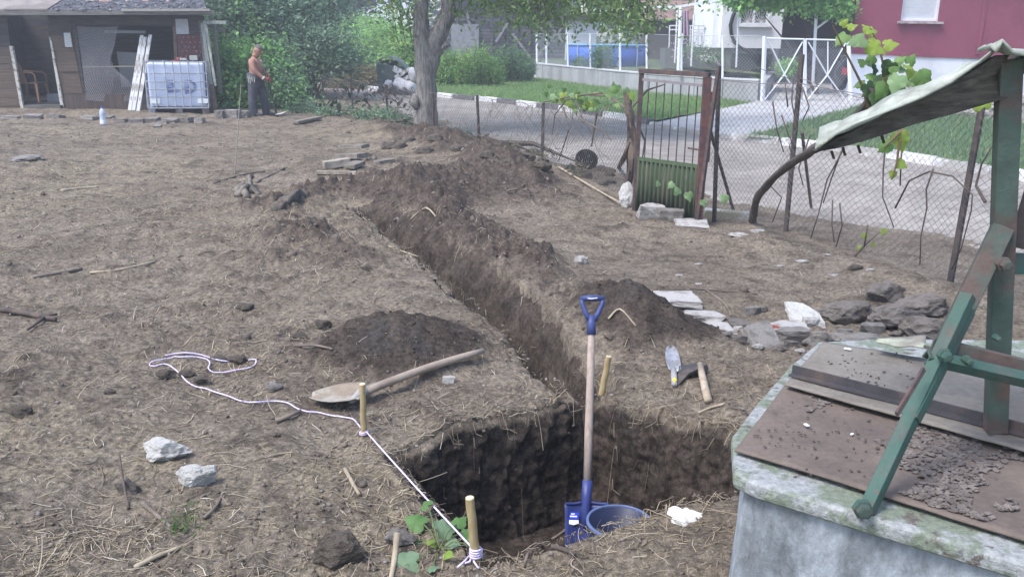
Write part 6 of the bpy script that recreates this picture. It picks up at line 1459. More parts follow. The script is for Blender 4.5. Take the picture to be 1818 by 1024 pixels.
# ---- dark blue bucket in the pit
bc = Q(1100, 925, 3.22); bz0 = -0.66
bk_ = thing('bucket', 'dark blue plastic bucket with pale rim standing in the pit behind the near ledge', 'bucket', (bc.x, bc.y, bz0))
rim_z = bc.z; br_ = 0.130; bh = rim_z - bz0
MB().lathe((bc.x, bc.y, bz0), [(br_ * .78, 0.0), (br_ * .99, bh), (br_ * .955, bh), (br_ * .75, 0.012), (0.001, 0.012)], 36).build('body', M('navy_plastic', (0.016, 0.023, 0.06), rough=0.45, var=0.1, bump=0.05), bk_, smooth=True)
MB().lathe((bc.x, bc.y, rim_z - 0.012), [(br_ * .955, 0.0), (br_ * 1.04, 0.0), (br_ * 1.045, 0.014), (br_ * .96, 0.017), (br_ * .95, 0.012), (br_ * .955, 0.0)], 40, cap=False).build('rim', M('grey_blue_rim', (0.10, 0.135, 0.26), rough=0.4, bump=0), bk_, smooth=True)
MB().tube([Vector((bc.x + br_ * 1.03 * math.cos(t), bc.y + br_ * .1 + br_ * 1.03 * math.sin(t) * .1, rim_z - 0.03 - 0.10 * abs(math.sin(t)))) for t in [i * math.pi / 10 + math.pi for i in range(11)]], 0.003, 5).build('handle', mt_wire, bk_)

# ---- stakes, string
def stake(label, base, top, r, tie=False):
    b, t = Vector(base), Vector(top); o = thing('wooden_stake', label, 'stake', tuple(b)); d = (t - b).normalized()
    pts = [b - d * 0.12] + [b.lerp(t, i / 6) + Vector((0.0015 * math.sin(i * 2.1), 0, 0)) for i in range(7)]
    MB().tube(pts, [r * .7] + [r * (1.03 - .012 * i) for i in range(7)], 14).build('pole', mt_stake, o, smooth=False)
    MB().tube([t - d * 0.0005, t + d * 0.003], [r * .96, r * .90], 14).build('cut_end', mt_cut, o)
    return o
kn = G(845, 992); st1 = stake('tall barked wooden stake with string tied at its foot beside the green weed', kn, Q(834, 884, kn.y), 0.0152)
kf = G(646, 772); st2 = stake('wooden stake standing in front of the lying shovel blade', kf, Q(643.5, 682, kf.y), 0.0140)
kb2 = P(1068, 690, 0.0); kb2.z = -0.03; st3 = stake('wooden stake leaning behind the blue spade at the pit corner', kb2, Q(1081, 633, kb2.y + 0.02), 0.0155)
mt_str = M('lilac_white_cord', (0.66, 0.60, 0.74), (0.50, 0.42, 0.66), scale=120, lo=0.48, hi=0.52, var=0.05, bump=0.2, bscale=300)
cord = thing('string_line', 'white and lilac cord stretched between two stakes and looping over the soil', 'cord', tuple(kf))
a, b = kf + Vector((0.012, -0.012, 0.012)), kn + Vector((-0.012, 0.0, 0.03))
MB().tube([a.lerp(b, i / 10) + Vector((0, 0, 0.012 - 0.004 * math.sin(math.pi * i / 10))) for i in range(11)], 0.0036, 6).build('taut_line', mt_str, cord, smooth=True)
path = [(640, 762), (628, 748), (612, 744), (590, 741), (565, 735), (545, 733), (528, 727), (510, 718), (485, 715), (455, 717), (430, 715), (405, 706), (380, 698), (365, 692), (347, 689), (332, 680), (322, 668), (308, 655), (292, 649), (275, 653), (266, 651), (270, 645), (285, 641), (305, 638), (330, 636), (352, 637), (368, 641), (373, 648), (370, 656), (378, 662), (398, 663), (420, 659), (440, 656), (452, 650), (455, 642), (446, 641), (430, 643), (402, 644), (380, 640), (355, 632), (330, 629), (308, 631), (294, 634)]
def smooth_path(pp, n=4):
    P3 = [Vector(p) for p in pp]; o_ = []
    for i in range(len(P3) - 1):
        p0, p1, p2, p3 = P3[max(i - 1, 0)], P3[i], P3[i + 1], P3[min(i + 2, len(P3) - 1)]
        for k in range(n):
            t = k / n; o_.append(0.5 * ((2 * p1) + (p2 - p0) * t + (2 * p0 - 5 * p1 + 4 * p2 - p3) * t * t + (3 * p1 - p0 - 3 * p2 + p3) * t ** 3))
    o_.append(P3[-1]); return o_
gpth = [G(x, y, 0.010) for x, y in path]; gpth = smooth_path(gpth, 4)
gpth = [Vector((p.x, p.y, max(p.z, gz(p.x, p.y) + 0.004))) for p in gpth]
MB().tube(gpth, 0.0036, 6).build('loose_cord', mt_str, cord, smooth=True)
def wrap(c, r, z0, n, up=0.006): return [Vector((c.x + r * math.cos(t * .6), c.y + r * math.sin(t * .6), c.z + z0 + up * t * .6 / 6.28)) for t in range(n)]
MB().tube(wrap(kn, 0.0195, 0.008, 42, 0.009), 0.0036, 6).build('knot', mt_str, cord, smooth=True)
MB().tube(wrap(kf, 0.018, 0.004, 24, 0.008), 0.0034, 6).build('knot', mt_str, cord, smooth=True)
for pts in ([(838, 985), (826, 1000), (812, 1012)], [(838, 985), (842, 1003), (850, 1014)], [(840, 985), (834, 1002), (822, 1006)]):
    MB().tube([G(x, y, 0.012) for x, y in pts], 0.0034, 6).build('loose_end', mt_str, cord, smooth=True)

# ---- shovel with wooden handle lying on the ground
sv = thing('lying_shovel', 'worn round point shovel with wooden handle lying beside the dug heap', 'shovel', tuple(G(600, 725)))
h0, h1 = G(642, 712, 0.045), G(858, 640, 0.055)
hp = [h0.lerp(h1, i / 8) + Vector((0, 0, 0.012 * math.sin(math.pi * i / 8))) for i in range(9)]
MB().tube([hp[0].lerp(hp[1], -0.0)] + hp[1:], [0.0205, 0.0205, .02, .02, .0195, .019, .0185, .0175, .014], 12).build('handle', mt_wood, sv, smooth=True)
MB().tube([G(622, 722, .028), G(640, 713, .044), G(668, 703, .052)], [0.012, 0.0235, 0.0235], 12).build('socket', M('worn_grey_steel', (0.30, 0.29, 0.28), (0.22, 0.19, 0.165), scale=9, rough=0.5, bump=0.2), sv, smooth=True)
tipc, hb_ = G(553, 716), G(641, 718)
dirv = (tipc - hb_); Lb = dirv.length; dirv.normalize(); rt_ = Vector((dirv.y, -dirv.x, 0)); vs = []
nu_, nv_ = 14, 18
for j in range(nv_ + 1):
    v = j / nv_; wv = 0.115 * (1 - max(0, v - .35) ** 2 * 1.75) * (0.88 + 0.12 * min(1, v * 6))
    for i in range(nu_ + 1):
        u = i / nu_ * 2 - 1; p = hb_ + dirv * (Lb * v) + rt_ * (u * wv)
        vs.append((p.x, p.y, hb_.z + 0.018 + 0.035 * u * u * (1 - .5 * v) + 0.022 * (1 - v) + 0.01 * v))
fs = [(j * (nu_ + 1) + i, j * (nu_ + 1) + i + 1, (j + 1) * (nu_ + 1) + i + 1, (j + 1) * (nu_ + 1) + i) for j in range(nv_) for i in range(nu_)]
o = npmesh('blade', vs, np.array(fs), M('muddy_worn_steel', (0.34, 0.31, 0.26), (0.23, 0.185, 0.14), scale=8, lo=0.42, hi=0.6, rough=0.6, var=0.2, bump=0.3), sv, smooth=True); o.modifiers.new('thickness', 'SOLIDIFY').thickness = 0.003

# ---- trowel and adze on the right bank
tr = thing('garden_trowel', 'shiny metal trowel with yellow tipped grey handle lying by the adze', 'trowel', tuple(G(1193, 660)))
ta, tb_ = G(1197, 664, 0.02), G(1190, 624, 0.03)
dv_ = (tb_ - ta); Lt = dv_.length; dv_.normalize(); rt_ = Vector((dv_.y, -dv_.x, 0)); vs = []
for j in range(13):
    v = j / 12; wv = 0.036 * math.sqrt(max(0.02, 1 - max(0, v - .45) ** 2 * 3.2)) * (0.8 + .2 * min(1, v * 4))
    for i in range(9):
        u = i / 4 - 1; p = ta + dv_ * (Lt * v) + rt_ * (u * wv); vs.append((p.x, p.y, p.z + .014 * u * u - 0.006))
fs = [(j * 9 + i, j * 9 + i + 1, (j + 1) * 9 + i + 1, (j + 1) * 9 + i) for j in range(12) for i in range(8)]
o = npmesh('blade', vs, np.array(fs), M('scuffed_bright_steel', (0.52, 0.52, 0.54), (0.36, 0.34, 0.33), scale=14, rough=0.38, metal=0.6, bump=0.2), tr, smooth=True); o.modifiers.new('thickness', 'SOLIDIFY').thickness = 0.002
MB().tube([G(1195, 662, .022), G(1196, 674, .024), G(1197, 690, .022)], [0.013, 0.0165, 0.014], 10).build('handle', M('grey_plastic', (0.30, 0.29, 0.29), rough=0.5, bump=0.05), tr, smooth=True)
c_ = G(1197, 686, .034); MB().lathe(c_, [(0.003, -.002), (0.0095, -.002), (0.0095, .004), (0.004, .004)], 14, m=Matrix.Rotation(0.9, 3, 'X')).build('hang_ring', M('yellow_plastic', (0.75, 0.60, 0.03), bump=0), tr, smooth=True)
az = thing('hand_adze', 'small adze with dark iron head and stubby wooden handle beside the trowel', 'adze', tuple(G(1240, 680)))
hd = MB(); a0, a1 = G(1206, 668, .028), G(1240, 663, .040)
q = [G(1205, 660, .035), G(1236, 659, .05), G(1238, 671, .05), G(1222, 676, .03), G(1206, 686, .014), G(1203, 672, .02)]
hd.prism(q, (0, 0, -0.012)); hd.tube([G(1238, 664, .036), G(1252, 666, .036)], [0.022, 0.022], 10)
hd.build('head', M('dark_forged_iron', (0.055, 0.05, 0.05), (0.10, 0.08, 0.07), scale=12, rough=0.55, bump=0.3), az, bevel=0.002)
ha = [G(1242, 661, .042), G(1246, 680, .036), G(1251, 700, .03), G(1257, 719, .022)]
MB().tube(ha, [0.0165, 0.0175, 0.0185, 0.019], 12).build('handle', M('pale_adze_wood', (0.40, 0.33, 0.26), (0.30, 0.24, 0.18), scale=10, bump=0.2), az, smooth=True)

# ================================================================== STONES AND RUBBLE
mt_rock = M('dusty_grey_rock', (0.27, 0.25, 0.23), (0.18, 0.16, 0.145), scale=3, lo=0.42, hi=0.62, var=0.25, vscale=18, bump=0.7, bscale=20, bdist=0.05)
mt_brn = M('brown_earthy_rock', (0.205, 0.18, 0.16), (0.13, 0.112, 0.098), scale=3, lo=0.4, hi=0.62, var=0.25, vscale=18, bump=0.7, bscale=20, bdist=0.05, c=(0.42, 0.40, 0.38), cscale=3.5, clo=0.70, chi=0.74)
mt_pale = M('pale_broken_concrete', (0.46, 0.44, 0.42), (0.30, 0.27, 0.25), scale=3.5, lo=0.44, hi=0.62, var=0.2, vscale=20, bump=0.6, bscale=18, bdist=0.05, c=(0.12, 0.10, 0.09), cscale=7, clo=0.62, chi=0.68)
mt_wht = M('white_chalky_stone', (0.78, 0.76, 0.72), (0.60, 0.58, 0.54), scale=2.5, lo=0.46, hi=0.64, var=0.15, vscale=14, bump=0.8, bscale=14, bdist=0.08, c=(0.20, 0.19, 0.18), cscale=6, clo=0.66, chi=0.72)
mt_clod = M('dry_soil_clod', (0.20, 0.168, 0.138), (0.14, 0.115, 0.094), scale=3, var=0.3, vscale=20, bump=0.9, bscale=22, bdist=0.06)
RT = {'rock': mt_rock, 'brown': mt_brn, 'pale': mt_pale, 'white': mt_wht, 'clod': mt_clod}
def slab_mesh(seed, name):
    from mathutils import noise as mn
    r = random.Random(seed); bm = bmesh.new(); bmesh.ops.create_cube(bm, size=2.0)
    for v in bm.verts: v.co += Vector((r.uniform(-.45, .35), r.uniform(-.45, .35), r.uniform(-.25, .25))) * 0.8
    for _ in range(3):
        n = Vector((r.uniform(-1, 1), r.uniform(-1, 1), r.uniform(-.3, .4))).normalized(); d = r.uniform(0.75, 1.05)
        g = bmesh.ops.bisect_plane(bm, geom=list(bm.verts) + list(bm.edges) + list(bm.faces), plane_co=n * d, plane_no=n, clear_outer=True)
        ed = [e for e in g['geom_cut'] if isinstance(e, bmesh.types.BMEdge)]
        if ed: bmesh.ops.holes_fill(bm, edges=ed)
    bmesh.ops.triangulate(bm, faces=list(bm.faces)); bmesh.ops.subdivide_edges(bm, edges=list(bm.edges), cuts=5, use_grid_fill=True)
    for v in bm.verts:
        k = mn.noise(v.co * 2.2 + Vector((seed, 0, 0))) * .10 + mn.noise(v.co * 6 + Vector((0, seed, 0))) * .06 + mn.noise(v.co * 14) * .025
        v.co += v.co.normalized() * k
    me = bpy.data.meshes.new(name); bm.to_mesh(me); bm.free(); return me
def rock(name, label, cat, box, kind, seed, flat=None, ang=0.6, group=None, tilt=0.0, sink=0.14, depth=None):
    x0, y0, x1, y1 = box; g = G((x0 + x1) / 2, y1 - (y1 - y0) * 0.25); k = (g - Vector((0, 0, CAM_H))).length / F_PX
    wd = (x1 - x0) * k * 1.08; el = math.asin(max(0.05, min(0.99, (CAM_H - g.z) / (g - Vector((0, 0, CAM_H))).length)))
    dp = depth * wd if depth else wd * 0.55; hpx = (y1 - y0) * k
    ht = max(0.12 * wd, 0.88 * hpx, (hpx - dp * math.sin(el)) / math.cos(el)); 
    if flat: ht = flat * wd; dp = max(0.3 * wd, (hpx - ht * math.cos(el)) / math.sin(el))
    me = (slab_mesh(seed, name) if ang >= 1.0 else stone_mesh(seed, 4 if wd > .1 else 3, 1.0, ang, name)); me.materials.append(RT[kind])
    # normalise the lump to a unit box so that its size is the size seen
    co = np.empty(len(me.vertices) * 3); me.vertices.foreach_get('co', co); co = co.reshape(-1, 3)
    mn_, mx_ = co.min(0), co.max(0); co = (co - (mn_ + mx_) / 2) / (mx_ - mn_); me.vertices.foreach_set('co', co.ravel()); me.update()
    o = link(name, me, None, None, loc=(g.x, g.y, g.z + ht * (0.5 - sink)))
    o.scale = (wd, dp, ht * (1 + sink * .6)); o.rotation_euler = (tilt, tilt * .4, 0)
    return tag(o, label, cat, group)
rock('concrete_slab', 'broken white concrete slab crumbed with soil above the right dug heap', 'slab', (1147, 511, 1240, 544), 'pale', 1, flat=0.12, ang=1.3)
rock('concrete_slab', 'pale angular concrete piece leaning over another beside the right heap', 'slab', (1217, 546, 1282, 570), 'pale', 2, flat=0.14, ang=1.3)
rock('concrete_slab', 'pale flat concrete piece half covered by the right dug heap', 'slab', (1246, 563, 1302, 592), 'pale', 3, flat=0.16, ang=1.3)
rock('tile_fragment', 'small brown tile fragment between pale concrete pieces', 'tile', (1295, 561, 1330, 580), 'brown', 4, flat=0.15, ang=1.0)
rock('concrete_slab', 'grey lined concrete slab tilted towards the rock heap', 'slab', (1322, 572, 1378, 614), 'rock', 5, flat=0.2, ang=1.3, tilt=0.25)
rock('concrete_slab', 'thin pale slab lying across the rubble behind the grey tilted one', 'slab', (1360, 565, 1428, 590), 'pale', 6, flat=0.13, ang=1.3)
rock('rubble_stone', 'wedge shaped pale brown stone beside the red scrap', 'stone', (1371, 583, 1436, 612), 'rock', 7, ang=1.0)
rock('flat_stone', 'flat buff stone resting on a rounded dark one', 'stone', (1360, 603, 1399, 617), 'rock', 8, flat=0.16, ang=0.8)
rock('rounded_stone', 'rounded dark brown stone under the flat buff one', 'stone', (1369, 611, 1399, 629), 'brown', 9, ang=0.2)
rock('concrete_slab', 'bright white slab leaning against the brown rock heap', 'slab', (1402, 540, 1456, 576), 'white', 10, flat=0.25, ang=1.2, tilt=0.2)
rock('rubble_stone', 'lumpy grey stone touching the corner of the rusty lid', 'stone', (1424, 588, 1475, 624), 'rock', 11, ang=0.5)
rock('brown_rock', 'angular brown rock next to the bright white slab', 'rock', (1464, 536, 1545, 582), 'brown', 12, ang=0.8)
rock('brown_rock', 'earthy brown rock lying farthest towards the fence', 'rock', (1540, 501, 1600, 545), 'brown', 13, ang=0.5)
rock('brown_rock', 'long rounded brown rock with white lime spots on top', 'rock', (1588, 523, 1678, 568), 'brown', 14, ang=0.3)
rock('brown_rock', 'big oval brown rock in the middle of the rock heap', 'rock', (1544, 542, 1634, 590), 'brown', 15, ang=0.3)
rock('brown_rock', 'rounded brown rock lying beside the green frame leg', 'rock', (1602, 565, 1678, 610), 'brown', 16, ang=0.3)
rock('flat_rock', 'low flat grey rock with lime stains behind the rusty lid', 'rock', (1480, 584, 1582, 614), 'rock', 17, flat=0.16, ang=0.6)
rock('small_stone', 'small wedge of stone in front of the big oval rock', 'stone', (1527, 575, 1564, 594), 'rock', 18, ang=1.0)
rock('concrete_chunk', 'tilted broken concrete chunk at the left foot of the green gate', 'chunk', (1133, 363, 1177, 393), 'pale', 19, ang=1.2, tilt=0.3)
rock('concrete_chunk', 'square grey concrete chunk in front of the green gate', 'chunk', (1166, 371, 1216, 398), 'rock', 20, ang=1.2)
rock('concrete_chunk', 'flat pale concrete chunk by the gate sill', 'chunk', (1199, 385, 1260, 404), 'pale', 21, flat=0.16, ang=1.2)
rock('painted_stone', 'white painted stone at the foot of the gate post', 'stone', (1098, 330, 1128, 380), 'white', 22, ang=0.6)
rock('white_stone', 'rough white chalky stone lying above its rounder neighbour', 'stone', (258, 780, 334, 824), 'white', 23, ang=0.9)
rock('white_stone', 'rounded white chalky stone below its jagged neighbour', 'stone', (320, 822, 380, 870), 'white', 24, ang=0.7)
rock('brown_stone', 'rounded brown stone beside an upright twig in the straw', 'stone', (208, 846, 246, 882), 'brown', 25, ang=0.4)
rock('soil_clod', 'big crumbly lump of dried soil left of the green weed', 'clod', (560, 943, 648, 1014), 'clod', 26, ang=0.1)
rock('grey_stone', 'smooth grey stone half buried next to the green weed', 'stone', (686, 936, 738, 972), 'rock', 27, ang=0.3)
rock('small_stone', 'small buff stone left of the shovel blade', 'stone', (472, 678, 502, 699), 'rock', 28, ang=0.7)
rock('flat_stone', 'flat grey stone lying alone in the far left soil', 'stone', (28, 272, 66, 290), 'rock', 29, flat=0.25, ang=0.9)
rock('white_shard', 'small white shard below the lying shovel handle', 'shard', (786, 667, 808, 681), 'white', 30, ang=1.0)
rock('white_stone', 'pale round stone on the flat soil behind the trench', 'stone', (1018, 455, 1044, 474), 'pale', 31, ang=0.4)
for i, bx in enumerate(((280, 655, 312, 678), (318, 655, 345, 672), (345, 668, 372, 684), (375, 628, 402, 644), (405, 630, 440, 650))):
    rock('soil_lump', 'dry soil lump lying inside the loop of the lilac cord', 'lump', bx, 'clod', 40 + i, ang=0.4, group='soil lumps around the cord loop')
for i, bx in enumerate(((420, 538, 450, 553), (1505, 470, 1530, 482), (640, 470, 662, 484), (520, 590, 545, 604), (560, 568, 588, 590), (185, 690, 205, 702), (20, 720, 55, 745))):
    rock('soil_lump', 'dry soil lump lying on the open straw strewn ground', 'lump', bx, 'clod', 50 + i, ang=0.3, group='scattered soil lumps')
for i in range(46):
    r_ = random.Random(900 + i); px = r_.uniform(690, 1090); t = (px - 690) / 400; py = 232 + 78 * t + r_.uniform(-8, 34); s = r_.uniform(11, 30)
    rock('bank_clod', 'dark clod on the rough soil bank along the low wire fence', 'clod', (px - s / 2, py - s * .6, px + s / 2, py), 'clod', 300 + i % 9, ang=0.15, group='clods on the fence bank', sink=.3)
for i, (px, py, s) in enumerate(((1290, 600, 16), (1312, 612, 20), (1345, 622, 18), (1335, 560, 22), (1352, 556, 18), (1440, 582, 24), (1452, 560, 18), (1405, 618, 18), (1420, 628, 14), (1500, 598, 20), (1590, 600, 18), (1310, 590, 14), (1455, 605, 16), (1640, 612, 16))):
    rock('rubble_piece', 'small broken rubble piece scattered among the larger slabs and rocks', 'rubble', (px - s * .6, py - s * .7, px + s * .6, py), ('rock', 'brown', 'pale')[i % 3], 70 + i, ang=(0.4, 1.1)[i % 2], group='small rubble pieces')
for i, (px, py, s) in enumerate(((1312, 420, 34), (1345, 412, 26), (1240, 470, 14), (1382, 474, 16), (1425, 466, 22), (1205, 490, 13), (1470, 455, 12), (1545, 480, 14), (1480, 490, 18), (1240, 505, 12))):
    rock('pale_chip', 'flat pale stone chip pressed into the bare soil near the leaning fence', 'stone', (px - s * .5, py - s * .3, px + s * .5, py), 'pale', 90 + i, flat=.14, ang=(0.4, 1.1)[i % 2], group='pale chips in the soil', sink=.3)
red = rock('red_scrap', 'crumpled red plastic scrap among the pale rubble', 'scrap', (1364, 587, 1382, 596), 'white', 33, flat=0.25, ang=0.8)
red.data.materials.clear(); red.data.materials.append(M('red_plastic', (0.30, 0.07, 0.05), rough=0.6, var=0.1, bump=0.2)); red.location.z += 0.045
lm_ = G(1212, 918); limev = []
lime = MB(); rl_ = random.Random(3)
n_ = 26; vs = [lm_ + Vector((0, 0, .022))]
for k in range(1, 4):
    for i in range(n_):
        a_ = 6.283 * i / n_; r_ = (0.052 + 0.012 * math.sin(3 * a_ + 1) + 0.008 * math.sin(7 * a_)) * k / 3; x, y = lm_.x + r_ * 1.15 * math.cos(a_), lm_.y + r_ * math.sin(a_)
        vs.append(Vector((x, y, gz(x, y) + (0.020, 0.014, -0.004)[k - 1] + rl_.uniform(-.002, .003))))
fs = [(0, 1 + i, 1 + (i + 1) % n_) for i in range(n_)] + [(1 + (k - 1) * n_ + i, 1 + k * n_ + i, 1 + k * n_ + (i + 1) % n_, 1 + (k - 1) * n_ + (i + 1) % n_) for k in (1, 2) for i in range(n_)]
lime.add(vs, fs); tag(lime.build('lime_patch', M('white_lime', (0.80, 0.80, 0.80), (0.6, 0.6, 0.58), scale=12, bump=0.8), loc=tuple(lm_), smooth=True), 'small patch of white lime powder on the near pit ledge', 'lime')

# ---- planks, logs, root stump, branches
def board(label, a, b, wd, th, mat=None, lift=0.02, name='plank', cat='plank'):
    A, B = G(*a, lift), G(*b, lift); return tag(MB().bar(A, B, wd, th).build(name, mat or M('grey_split_wood', (0.22, 0.195, 0.165), (0.15, 0.13, 0.11), scale=5, stretch=(1, 4, 4), bump=0.5), loc=tuple(A), bevel=0.006, jit=0.004), label, cat)
board('dark top board of the small plank stack by the soil bank', (607, 277), (650, 277), 0.20, 0.05, lift=0.14)
board('dark lower board of the small plank stack by the soil bank', (606, 287), (645, 288), 0.22, 0.06, lift=0.07)
board('split pale log pointing out from the plank stack', (575, 301), (621, 294), 0.12, 0.09, M('pale_split_log', (0.33, 0.29, 0.24), (0.2, 0.17, 0.14), scale=4, bump=0.5), lift=0.05)
board('short pale board behind the split log', (620, 302), (640, 296), 0.14, 0.05, lift=0.04)
board('thin flat board lying right of the plank stack', (668, 291), (696, 287), 0.12, 0.04, lift=0.02)
board('long straight pale stick in front of the plank stack', (562, 311), (633, 313), 0.04, 0.04, M('pale_split_log', (0.33, 0.29, 0.24)), lift=0.04)
board('grey board lying by the weeds left of the trunk', (525, 222), (568, 214), 0.12, 0.05, lift=0.05)
lg = thing('old_log', 'dark half buried log beside the far end of the trench', 'log', tuple(G(520, 362)))
mb = MB(); rough_tube(mb, [G(494, 372, .0), G(512, 358, .02), G(530, 350, .03), G(548, 346, .0)], [0.035, 0.06, 0.055, 0.03], n=14, sub=6, amp=0.045, seed=51); mb.build('wood', M('dark_rotten_wood', (0.125, 0.105, 0.088), (0.07, 0.06, 0.052), scale=8, bump=0.9), lg, smooth=True)
rtp = thing('root_stump', 'gnarled grey root stump lying alone left of the trench end', 'root', tuple(G(440, 348)))
for i, pts in enumerate(([(420, 345, 0), (427, 341, .06), (436, 338, .08)], [(422, 350, 0), (432, 344, .07), (444, 342, .06), (460, 347, 0)], [(440, 352, 0), (434, 345, .06), (430, 338, .05)], [(445, 345, .03), (446, 336, .08), (443, 331, .10), (451, 330, .10)])):
    mb = MB(); rough_tube(mb, [G(x, y, h) for x, y, h in pts], [0.032, 0.026, 0.02, 0.015][:len(pts)], n=8, sub=4, amp=0.02, seed=60 + i); mb.build('root', M('grey_root', (0.19, 0.165, 0.14), (0.11, 0.095, 0.08), scale=9, bump=0.8), rtp, smooth=True)
def stick(label, pts, rpx, mat=mt_twig, lift=0.008, name='stick', group=None, cat='stick', fork=None):
    P3 = [G(x, y, lift) if len(q) == 0 else G(x, y, q[0]) for x, y, *q in pts]; k = (P3[0] - Vector((0, 0, CAM_H))).length / F_PX; r = rpx * k / 2
    S = smooth_path(P3, 4); mb = MB().tube(S, [r * (1 - .35 * i / len(S)) * (1 + .08 * math.sin(i * 1.9)) for i in range(len(S))], 7)
    if fork:
        for f in fork: mb.tube([G(x, y, lift) for x, y in f], [r * .6, r * .35], 6)
    return tag(mb.build(name, mat, smooth=True, loc=tuple(P3[0])), label, cat, group)
mt_pst = M('pale_dry_stick', (0.38, 0.32, 0.23), (0.27, 0.22, 0.16), scale=12, bump=0.4)
mt_gst = M('grey_dry_stick', (0.20, 0.165, 0.135), (0.13, 0.105, 0.085), scale=12, bump=0.5)
stick('thick dark forked branch lying at the left edge of the yard', [(-20, 552), (40, 560), (75, 568), (100, 572)], 10, lift=0.02, name='branch', cat='branch', fork=[[(70, 568), (102, 563)], [(78, 570), (50, 590)]])
stick('short thick brown stick lying under the cord near the shovel tip', [(490, 752), (512, 744), (534, 734)], 9, mt_gst, 0.015)
stick('pale broken stick lying in straw left of the taut cord', [(613, 835), (625, 858), (638, 880)], 8, mt_pst)
stick('pale short stick lying in the soil below the two white stones', [(255, 898), (280, 918), (305, 940)], 8, mt_gst)
stick('thin curved stick lying right of the rounded white stone', [(362, 922), (385, 900), (402, 862)], 6, mt_gst)
stick('grey stick lying flat in the middle of the straw covered yard', [(60, 494), (105, 486), (146, 478)], 6, mt_gst)
stick('long thin pale stem lying behind the grey stick', [(160, 486), (215, 480), (275, 466)], 4, mt_pst)
stick('curved pale stem lying in the far straw', [(110, 340), (140, 335), (175, 333)], 5, mt_pst)
stick('thin upright twig standing in the far soil', [(417, 312), (425, 280, .35), (433, 225, 0.78)], 2.4, mt_gst)
stick('long brown fallen branch below the upright twig', [(380, 327), (415, 315), (450, 308), (470, 306)], 5, name='branch', cat='branch')
stick('pale forked root lying between pile and upright twig', [(455, 325), (480, 312), (505, 300)], 5, mt_gst)
stick('crooked pale root hanging over the right pit bank', [(1285, 720), (1262, 726), (1240, 735)], 5, mt_pst)
stick('upright pale stick stuck at the front edge left of the weed', [(706, 975, .06), (700, 1000, .01), (694, 1030)], 12, mt_pst)
stick('thin crooked root lying over the front pit edge', [(1006, 938, .02), (985, 948), (960, 958), (938, 985), (932, 1010)], 5, mt_gst)
stick('thick dark root in the straw of the near ledge', [(978, 975), (1000, 980), (1020, 990)], 10, lift=0.012)
stick('thin pale stem standing bent across the trench wall', [(1080, 570), (1100, 560), (1130, 555)], 4, mt_pst)
stick('pale root lying across the trench side', [(690, 440), (715, 448), (742, 458)], 3.5, mt_pst)
stick('forked pale root across the trench side', [(730, 440), (758, 452), (782, 458)], 3.5, mt_pst)
stick('long curved root lying right of the pale slabs', [(1255, 520), (1285, 540), (1298, 562)], 4, mt_gst)
stick('long straight thin twig lying on the bare soil behind the slabs', [(1225, 517), (1290, 520), (1345, 524)], 3)
stick('thin grey twig by the left heap', [(525, 616), (560, 619), (590, 622)], 5, mt_gst)
stick('pale stem crossing the bank below the low fence', [(990, 300), (1040, 330), (1100, 365)], 4, mt_pst, 0.03)
stick('dead twig fallen on the bank near the round grate', [(900, 345), (930, 330), (955, 300, .15)], 3.5, mt_gst, 0.03)
stick('upright broken twig beside the brown stone', [(228, 905), (222, 878, .05), (216, 846, .10)], 5)
stick('bleached stick lying near the front left corner', [(240, 1010), (280, 990), (318, 975)], 9, mt_pst)

# ---- round grate leaning on the fence bank
rg = G(1045, 303, .02); gt = thing('round_grate', 'dark round metal grate leaning against the low wire fence', 'grate', tuple(rg))
cg = Q(1041, 284, rg.y + .1); mm_ = Matrix.Rotation(0.55, 3, 'Y') @ Matrix.Rotation(-1.15, 3, 'X'); rr_ = 0.155
MB().lathe(cg, [(rr_ * .9, 0), (rr_, -.008), (rr_, .018), (rr_ * .9, .012)], 28, m=mm_, cap=False).build('rim', M('black_iron', (0.03, 0.028, 0.03), bump=0.2), gt)
MB().lathe(cg, [(0.001, .004), (rr_ * .92, .004), (rr_ * .92, -.002), (0.001, -.002)], 28, m=mm_).build('plate', M('black_iron', (0.03, 0.028, 0.03)), gt)
for i in range(-6, 7):
    h = math.sqrt(max(0, (rr_ * .9) ** 2 - (i * .021) ** 2)); MB().tube([cg + mm_ @ Vector((i * .021, -h, .008)), cg + mm_ @ Vector((i * .021, h, .008))], 0.004, 4).build('bar', M('dark_grey_iron', (0.07, 0.065, 0.065)), gt)
